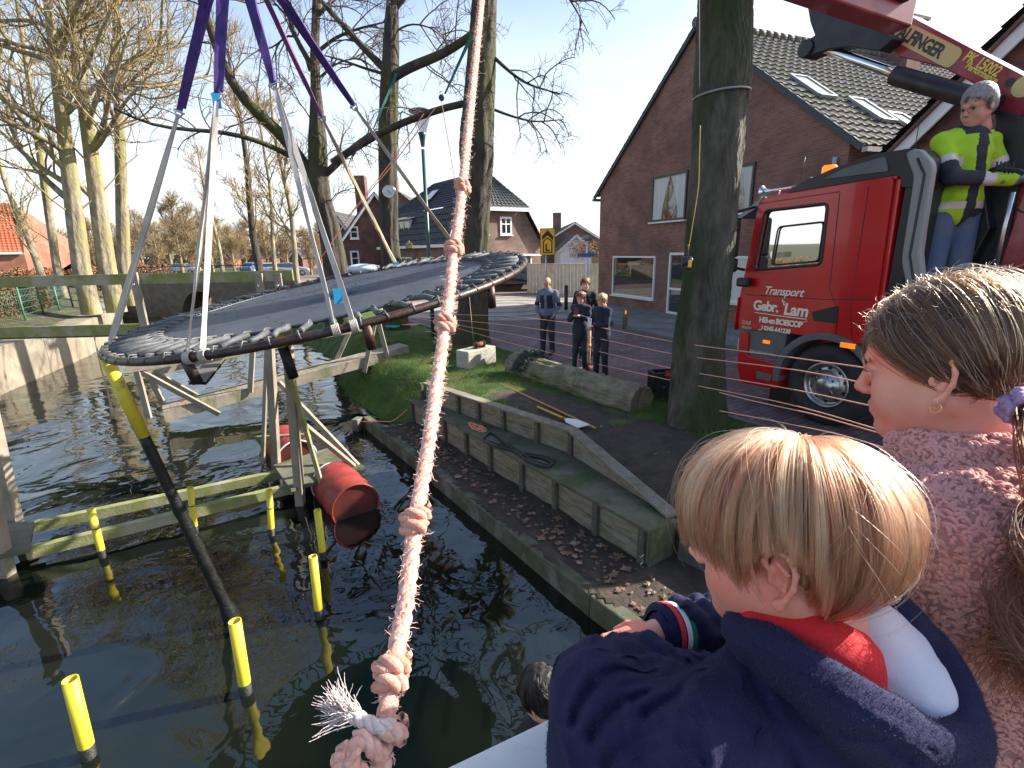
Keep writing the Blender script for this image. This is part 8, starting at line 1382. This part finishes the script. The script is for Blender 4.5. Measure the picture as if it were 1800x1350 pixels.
cc = strands_on(BC, BM, BS, 260, 4, cr_, hl_b, ze_b, step=.006, nstep=26, lift=.026, g=.2, layer=(.9, 1.2), noise=.45, base=.005, fly=.08); hairobj("stray_hair", cc, (.00022, .00010), m_hair_b, boy)
# ---------------------------------------------------------------- GIRL
GC = np.array((.673, .752, 2.111)); GM = rotm(R(130.4), R(13.3), R(3.2)); GS = 1.0
girl = thing("person", Vector((.76, .66, .7)), "girl with brown ponytail in a pink fleece coat looking down from the bridge", "person")
nk = GC + GM @ np.array((-.03, 0, -.13)); GT = rotm(R(125)); gb = lambda x, y, z: nk + GT @ np.array((x, y, z))
Ls, Rs = gb(-.03, .165, -.10), gb(-.03, -.165, -.10); Le = gb(.05, .20, -.34); Re = gb(.05, -.20, -.34); Lw = gb(.24, .10, -.40); Rw = gb(.24, -.08, -.40); hc = gb(-.06, 0, -.50)
body = xf(head_prims(neck=True), GC, GM, GS) + [C_(nk + np.array((0, 0, .02)), nk - np.array((0, 0, .08)), .05, .06, .03), C_(Ls, Rs, .05, .05, .04), C_(nk - np.array((0, 0, .15)), hc, .10, .12, .06), C_(Ls, Le, .042, .034, .03), C_(Le, Lw, .033, .024, .02), C_(Rs, Re, .042, .034, .03), C_(Re, Rw, .033, .024, .02)]
for sg in (1, -1): h0 = hc + GT @ np.array((0, sg * .08, 0)); k0 = (h0[0], h0[1], 1.13); body += [C_(h0, k0, .085, .055, .03), C_(k0, (h0[0], h0[1], .80), .055, .038, .03), C_((h0[0], h0[1], .75), tuple(np.array((h0[0], h0[1], .74)) + GT @ np.array((.13, 0, 0))), .038, .03, .02)]
body += hand_prims(Lw, Lw - Le, (0, 0, 1), .9, .6, 1) + hand_prims(Rw, Rw - Re, (0, 0, 1), .9, .6, -1); v, f = sdf_mesh(body, .0034); npmesh("body", v, f, m_kskin, girl); eyes(GC, GM, GS, girl)
P_ = lambda p: GC + GM @ (np.array(p) * GS)
eb = []; rg = np.random.default_rng(6)
for sg in (-1, 1):
    for k in range(150): t = rg.uniform(0, 1); x = .090 - .012 * t ** 1.6; y = .012 + .036 * t; z = .019 + .006 * math.sin(t * PI) - .003 * t + rg.normal() * .0012; p0 = np.array((x, sg * y, z)); d = np.array((-.004, sg * .008, .002)); eb.append(np.array([P_(p0 + np.array((.002, 0, 0)) + d * s_) for s_ in (0, .5, 1)]))
    for k in range(60): t = rg.uniform(0, 1); a0 = np.array((.0885 - .006 * t * t, sg * (.020 + .024 * t), .0035 - .004 * abs(t - .4))); eb.append(np.array([P_(a0), P_(a0 + np.array((.005, sg * .002 * t, -.001))), P_(a0 + np.array((.008, sg * .004 * t, .002)))]))
hairobj("brows_and_lashes", np.array(eb), (.00035, .00015), hairmat("brow_hair", (.06, .035, .02)), girl)
q = MB(); q.tube([P_(p) for p in ((.0885, -.016, -.0595), (.096, -.006, -.0575), (.0965, 0, -.0585), (.096, .006, -.0575), (.0885, .016, -.0595))], [.0015, .0042, .0045, .0042, .0015], 8); q.tube([P_(p) for p in ((.087, -.014, -.069), (.0935, 0, -.0715), (.087, .014, -.069))], [.0015, .0058, .0015], 8); q.build("lips", mat("girl_lips", (.62, .20, .19), .4, sss=.2), girl)
q = MB(); q.tube([P_((-.004 + .007 * math.cos(t), .0845, -.0535 + .007 * math.sin(t))) for t in np.linspace(2.0, 6.6, 16)], .0009, 6); q.build("earring", mat("gold", (.8, .55, .25), .2, metal=1), girl); q = MB(); q.lathe([(.0016 * math.sin(t), -.0016 * math.cos(t)) for t in np.linspace(0, PI, 7)], P_((-.007, .085, -.045)), (0, 0, 1), 10); q.build("ear_stud", m_chrome, girl)
# hair pulled back to the tie
tie = np.array((-.088, .066, -.05)); HG = [hairmat('brown_hair_mid', (.04, .014, .006), (.06, .022, .009), .3), hairmat('brown_hair_dark', (.016, .006, .003), (.025, .010, .005), .3), hairmat('brown_hair_gold', (.10, .045, .018), (.075, .032, .013), .3)]
def girl_hair(n, seed, layer, fly=0.0, noise=.06):
    rg = np.random.default_rng(seed); cen = np.array((-.014, 0, .036)); rad = np.array((.098, .079, .088)); d = rg.normal(size=(n * 3, 3)); d /= np.linalg.norm(d, axis=1, keepdims=True); p = cen + d * rad; az = np.abs(np.arctan2(p[:, 1], p[:, 0] - cen[0])); hl = np.interp(az, [0, .5, .9, 1.3, 1.6, 2.0, 3.15], [.086, .082, .060, .012, .012, -.018, -.05]); p = p[p[:, 2] > hl][:n]; N_ = len(p); u = rg.uniform(*layer, N_)[:, None]; K = 14; path = np.zeros((N_, K, 3)); e0 = (p - cen) / rad; et = (tie - cen) / rad; et /= np.linalg.norm(et); fl = (rg.uniform(size=N_) < fly)[:, None] * rg.uniform(.2, 1, N_)[:, None]; wv = np.stack([np.sin(p[:, 2] * 260 + p[:, 1] * 120), np.cos(p[:, 0] * 180), np.sin(p[:, 1] * 210 + 1)], 1)
    for i in range(K):
        t = i / (K - 1); te = t ** .92; e = e0 * (1 - te) + et * te; sag = -.22 * math.sin(PI * te) * (np.abs(e0[:, 1:2]) > .2); e = e + np.concatenate([np.zeros((N_, 2)), sag * np.ones((N_, 1))], 1) * .8; e /= np.linalg.norm(e, axis=1, keepdims=True); off = .004 + (.012 * u) * math.sin(PI * min(1, t * 1.1 + .12)) ** .6 + fl * .012 * math.sin(PI * t); path[:, i] = cen + e * (rad + off) + wv * noise * .02 * math.sin(PI * t)
    return path
pa = girl_hair(20000, 11, (0, 1.0)); pa, ix = clump(pa, 420, .6, 8, .5); toned("hair", GC + (pa * GS) @ GM.T, ix, (.00045, .00036), HG, girl, 9); pa = girl_hair(260, 12, (.8, 1.4), 1.0, .3); rg = np.random.default_rng(3); pa += rg.normal(size=(len(pa), 1, 3)) * .004 * np.linspace(0, 1, 14)[None, :, None]; pa = pa[:, :7]; hairobj("stray_hair", GC + (pa * GS) @ GM.T, (.00035, .00015), hairmat("stray_light_hair", (.30, .18, .09)), girl)
rg = np.random.default_rng(15); fz = []   # frizz standing off the crown
for k in range(420):
    d = rg.normal(size=3); d[2] = abs(d[2]) + .3; d /= np.linalg.norm(d); p = np.array((-.014, 0, .036)) + d * (np.array((.098, .079, .088)) + .012); w_ = p.copy(); path = [p]; dd = d * .6 + np.array((-.5, rg.normal() * .5, .1)); 
    for i in range(6): dd = dd + rg.normal(size=3) * .35 + np.array((0, 0, -.08)); dd /= np.linalg.norm(dd); w_ = w_ + dd * rg.uniform(.003, .006); path.append(w_.copy())
    fz.append(np.array(path))
hairobj("frizz_hair", GC + (np.array(fz) * GS) @ GM.T, (.0003, .00012), hairmat("frizz_light_hair", (.40, .25, .13)), girl)
v, f = sdf_mesh(xf([E_((-.016, 0, .042), (.099, .079, .086), .01), E_((-.05, 0, -.005), (.06, .066, .055), .03), E_((.115, 0, -.03), (.085, .12, .095), .01, '-'), E_((.0, .10, -.03), (.055, .04, .05), .01, '-'), E_((.0, -.10, -.03), (.055, .04, .05), .01, '-')], GC, GM, GS), .005); npmesh("scalp", v, f, mat("dark_scalp_tone", (.09, .05, .03), .9), girl)
tw = P_(tie); td = GM @ np.array((-.55, .45, -.45)); td /= np.linalg.norm(td); q = MB(); _, a1, b1 = basis(td)
for k in range(3): q.tube([Vector(tw) + Vector(td) * (.006 * k) + (a1 * math.cos(t) + b1 * math.sin(t)) * (.021 + .003 * math.sin(t * 9 + k)) for t in np.linspace(0, 2 * PI, 41)[:-1]], [.0065 + .0015 * math.sin(7 * t + k) for t in np.linspace(0, 2 * PI, 41)[:-1]], 8, closed=True)
q.build("hair_tie", mat("lilac_scrunchie", (.30, .17, .42), .8, (.55, .42, .62), 60, .8, 200), girl)
rg = np.random.default_rng(21); pt = []; n = 2600
for k in range(n):
    g_ = k % 26; gr_ = np.random.default_rng(900 + g_); ph = gr_.uniform(0, 6.28); rad_ = gr_.uniform(.006, .020); fr_ = gr_.uniform(2.0, 4.5); sp_ = gr_.normal(size=3) * np.array((.04, .03, .02)) + np.array((0, -.03, 0)); ln_ = gr_.uniform(.17, .31); p0 = tw + td * .012 + rg.normal(size=3) * .004; path = []
    for i in range(22):
        t = i / 21; c = p0 + td * (.075 * math.sin(min(t * 3, 1.57))) + sp_ * t ** .7 * 1.3 + np.array((-.060, -.060, 0)) * min(1, t * 2.5) + np.array((-.02, -.03, -1)) * ln_ * max(0, t - .06) ; c = c + (np.array((math.cos(ph + t * fr_ * 6.28), math.sin(ph + t * fr_ * 6.28), .4 * math.sin(ph + t * fr_ * 6.28))) * rad_ * min(1, t * 3)) + np.array(rg.normal(size=3)) * .0006; path.append(c + (p0 - tw) * (1 + 1.2 * t))
    pt.append(np.array(path))
hairobj("ponytail", np.array(pt), (.00055, .0003), hairmat("copper_ponytail", (.014, .005, .003), (.06, .022, .009), .3), girl)
# fleece coat
m_coat = mat("pink_fleece", (.50, .28, .26), .95, (.42, .22, .21), 40, .8, 160, dist=.004); coat = [C_(Ls, Rs, .085, .085, .05), C_(gb(-.04, 0, -.12), gb(-.06, 0, -.44), .155, .165, .08), E_(gb(-.05, 0, -.22), (.15, .20, .22), .06, M=GT), C_(Ls, Le, .085, .075, .04), C_(Le, Lw, .07, .055, .03), C_(Rs, Re, .085, .075, .04), C_(Re, Rw, .07, .055, .03), E_(gb(-.06, 0, -.41), (.16, .19, .06), .04, M=GT)]
# collar ring standing up round the neck
for k in range(14):
    a0, a1_ = 2 * PI * k / 14, 2 * PI * (k + 1) / 14; cpt = lambda a_: gb(.004 + .078 * math.cos(a_), .073 * math.sin(a_), .014 + .016 * (-math.cos(a_)) - .006); cp2 = lambda a_: gb(-.005 + .088 * math.cos(a_), .088 * math.sin(a_), -.055); coat += [C_(cpt(a0), cpt(a1_), .022, .022, .014), C_(cp2(a0), cp2(a1_), .026, .026, .02)]
coat += [E_(hc + np.array((0, 0, -.135)), (.4, .4, .17), .01, '-')]
v, f = sdf_mesh(coat, .006); cobj = npmesh("coat", v, f, m_coat, girl)
fa = v[f[:, 0]]; fn_ = np.cross(v[f[:, 1]] - v[f[:, 0]], v[f[:, 3]] - v[f[:, 0]]); ar_ = np.linalg.norm(fn_, axis=1); fn_ /= ar_[:, None] + 1e-12; fn_ *= np.sign(((fa - GC * 0 - nk) * fn_).sum(1).mean() + 1e-9)
rg = np.random.default_rng(31); n = 30000; _p = 0; idx = rg.choice(len(f), n, p=ar_ / ar_.sum()); uu = rg.uniform(size=(n, 2)); p = v[f[idx, 0]] + (v[f[idx, 1]] - v[f[idx, 0]]) * uu[:, :1] + (v[f[idx, 3]] - v[f[idx, 0]]) * uu[:, 1:]; nr = fn_[idx]
keep = (p[:, 2] > 1.40); p, nr = p[keep], nr[keep]; n = len(p); t1 = np.cross(nr, np.stack([fnoise(p[:, 0] * 12, p[:, 1] * 12, 1.) + .3, fnoise(p[:, 1] * 12 + 4, p[:, 2] * 12, 1.), np.ones(n)], 1)); t1 /= np.linalg.norm(t1, axis=1, keepdims=True); t2 = np.cross(nr, t1); K = 6; cur = np.zeros((n, K, 3)); rr = rg.uniform(.0030, .0055, n)[:, None]; ph = rg.uniform(0, 6.28, n)[:, None]
for i in range(K): a_ = ph + i * .42; cur[:, i] = p + nr * (.0005 + .0028 * math.sin(i / 5 * PI)) + (t1 * np.cos(a_) + t2 * np.sin(a_)) * rr + t1 * (.0014 * i - .0035)
def rfun(sizes): return np.concatenate([(.0027) * np.sin(np.linspace(.5, 2.75, k)) for k in sizes[:1]] * len(sizes))
hairobj("fleece_curls", cur, rfun, mat("fleece_curl_yarn", (.70, .38, .35), .95, (.60, .31, .28), 18), girl)
jh = [C_(hc + GT @ np.array((0, sg * .09, .02)), (hc + GT @ np.array((0.02, sg * .09, 0)))[:2].tolist() + [1.15], .115, .09, .05) for sg in (1, -1)] + [C_((hc + GT @ np.array((0.02, sg * .09, 0)))[:2].tolist() + [1.15], (hc + GT @ np.array((0.0, sg * .09, 0)))[:2].tolist() + [.78], .09, .07, .03) for sg in (1, -1)]; v, f = sdf_mesh(jh, .009); v += fnoise(v[:, 0] * 20, v[:, 2] * 24, 1.)[:, None] * .003; npmesh("jeans", v, f, mat("pale_jeans", (.22, .30, .46), .85, (.30, .38, .54), 12, .6, 200), girl)
jb = [C_(hipc + TM @ np.array((0, sg * .07, .02)), (hipc + TM @ np.array((0, sg * .07, 0)))[:2].tolist() + [.78], .09, .065, .04) for sg in (1, -1)]; v, f = sdf_mesh(jb, .009); npmesh("trousers", v, f, m_trd, boy)
# ---------------------------------------------------------------- KNOTTED ROPE
rope_px = [(852, -60, 1.95), (846, 0, 1.85), (838, 80, 1.72), (829, 170, 1.58), (820, 260, 1.45), (813, 330, 1.36), (806, 390, 1.28), (798, 440, 1.22), (791, 510, 1.14), (783, 570, 1.08), (770, 660, 1.0), (758, 750, .92), (742, 850, .85), (730, 915, .80), (722, 990, .76), (712, 1070, .72), (700, 1130, .69), (688, 1185, .665), (680, 1260, .635), (672, 1320, .61), (664, 1400, .58)]
rp_ = [Vector(pd(*p)) for p in rope_px]; rc = resample(rp_, 260); m_rope = mat("salmon_sisal_rope", (.62, .30, .235), .9, (.78, .50, .42), 60, .9, 260, dist=.003, sss=.0)
rope = thing("knotted_rope", rp_[-1], "thick salmon-coloured knotted rope hanging in front of the canal", "rope")
def twisted(path, r, pitch, name, parent, m=m_rope, n=8, strands=3):
    path = np.array(path); d = np.r_[0, np.cumsum(np.linalg.norm(np.diff(path, axis=0), axis=1))]; k = int(d[-1] / (pitch / 10)) + 2; s_ = np.linspace(0, d[-1], k); c = np.stack([np.interp(s_, d, path[:, i]) for i in range(3)], 1); T = np.gradient(c, axis=0); T /= np.linalg.norm(T, axis=1, keepdims=True); U = np.zeros_like(T); u = np.cross(T[0], (.3, .2, .9)); u /= np.linalg.norm(u)
    for i in range(k): u = u - T[i] * (u @ T[i]); u /= np.linalg.norm(u); U[i] = u
    Wv = np.cross(T, U); P = []
    for j in range(strands): a_ = s_ / pitch * 2 * np.pi + j * 2 * np.pi / strands; P.append(c + (U * np.cos(a_)[:, None] + Wv * np.sin(a_)[:, None]) * r * .5)
    P = np.array(P); v, f = tubes_np(P, np.full(strands, r * .58), np.full(strands, r * .58), n); return npmesh(name, v, f, m, parent)
twisted(rc, .0128, .062, "rope_strands", rope)
for kn, (i, sc_) in enumerate(((5, .0205), (7, .021), (9, .021), (13, .0215), (17, .0225))):
    c = rp_[i]; d = (rp_[min(i + 1, len(rp_) - 1)] - rp_[i - 1]).normalized(); _, a1, b1 = basis(d, (0, 1, 0)); pts = []; tilt = (.5, -.7, .3, .8, .7)[kn]
    for t in np.linspace(0, 4 * PI, 64): lr = sc_ * (.62 + .10 * math.sin(t * .5)); pts.append(c + a1 * (lr * math.cos(t)) + b1 * (lr * math.sin(t) * .95) + d * ((t / (4 * PI) - .5) * sc_ * 1.7 + sc_ * .42 * tilt * math.cos(t + kn)))
    twisted(pts, .0125, .055, "knot", rope, mat("darker_rope_knot", (.50, .20, .13), .9, (.66, .36, .28), 50, .9, 260, dist=.003))
# second turns and frayed tails at the bottom
c = Vector(pd(676, 1290, .62)); d = (rp_[-1] - rp_[-4]).normalized(); _, a1, b1 = basis(d, (0, 1, 0)); twisted([c + a1 * (.019 * math.cos(t)) + b1 * (.019 * math.sin(t)) + d * (t * .0022 - .012) for t in np.linspace(0, 2.2 * PI, 34)], .011, .05, "knot", rope)
wh = [Vector(pd(*p)) for p in ((690, 1275, .615), (668, 1280, .60), (640, 1268, .60), (612, 1252, .60))]; m_fr = mat("bleached_rope", (.74, .66, .64), .9, (.66, .55, .52), 60, .7, 260); twisted(resample(wh, 20), .0085, .04, "loose_tail", rope, m_fr)
for pts in (((672, 1330, .60), (640, 1300, .59), (632, 1292, .59), (622, 1310, .585), (612, 1370, .57)), ((660, 1380, .58), (610, 1340, .58), (603, 1312, .58), (598, 1330, .58), (590, 1390, .57))): twisted(resample([Vector(pd(*p)) for p in pts], 24), .0105, .05, "cut_end", rope)
rg = np.random.default_rng(41); fib = []
for k in range(210):
    p0 = np.array(lerp(wh[2], wh[3], rg.uniform(.3, 1.0))) + rg.normal(size=3) * .003; d = np.array(pd(575, 1232 + rg.uniform(-30, 22), .60)) - np.array(wh[3]); d = d / np.linalg.norm(d) + rg.normal(size=3) * .22; L_ = rg.uniform(.02, .05); w_ = p0; path = [p0]
    for i in range(7): d = d + rg.normal(size=3) * .14; d /= np.linalg.norm(d); w_ = w_ + d * L_ / 7; path.append(w_)
    fib.append(np.array(path))
hairobj("frayed_fibres", np.array(fib), (.0008, .0003), m_fr, rope)
T_ = np.gradient(rc, axis=0); T_ /= np.linalg.norm(T_, axis=1, keepdims=True); fib = []
for k in range(2600):
    i = int(260 * rg.uniform(0, 1) ** .8) % 260; n_ = rg.normal(size=3); n_ -= T_[i] * (n_ @ T_[i]); n_ /= np.linalg.norm(n_); p0 = rc[i] + n_ * .012 + T_[i] * rg.uniform(-.004, .004); d = n_ * rg.uniform(.2, 1) + T_[i] * rg.choice([-1, 1]) * rg.uniform(.3, 1); L_ = rg.uniform(.004, .016) * (2.2 if k % 23 == 0 else 1); w_ = p0; path = [p0]
    for j in range(5): d = d + rg.normal(size=3) * .35; d /= np.linalg.norm(d); w_ = w_ + d * L_ / 5; path.append(w_)
    fib.append(np.array(path))
hairobj("rope_fuzz", np.array(fib), (.00045, .0002), mat("rope_fuzz", (.80, .55, .45), .8), rope)
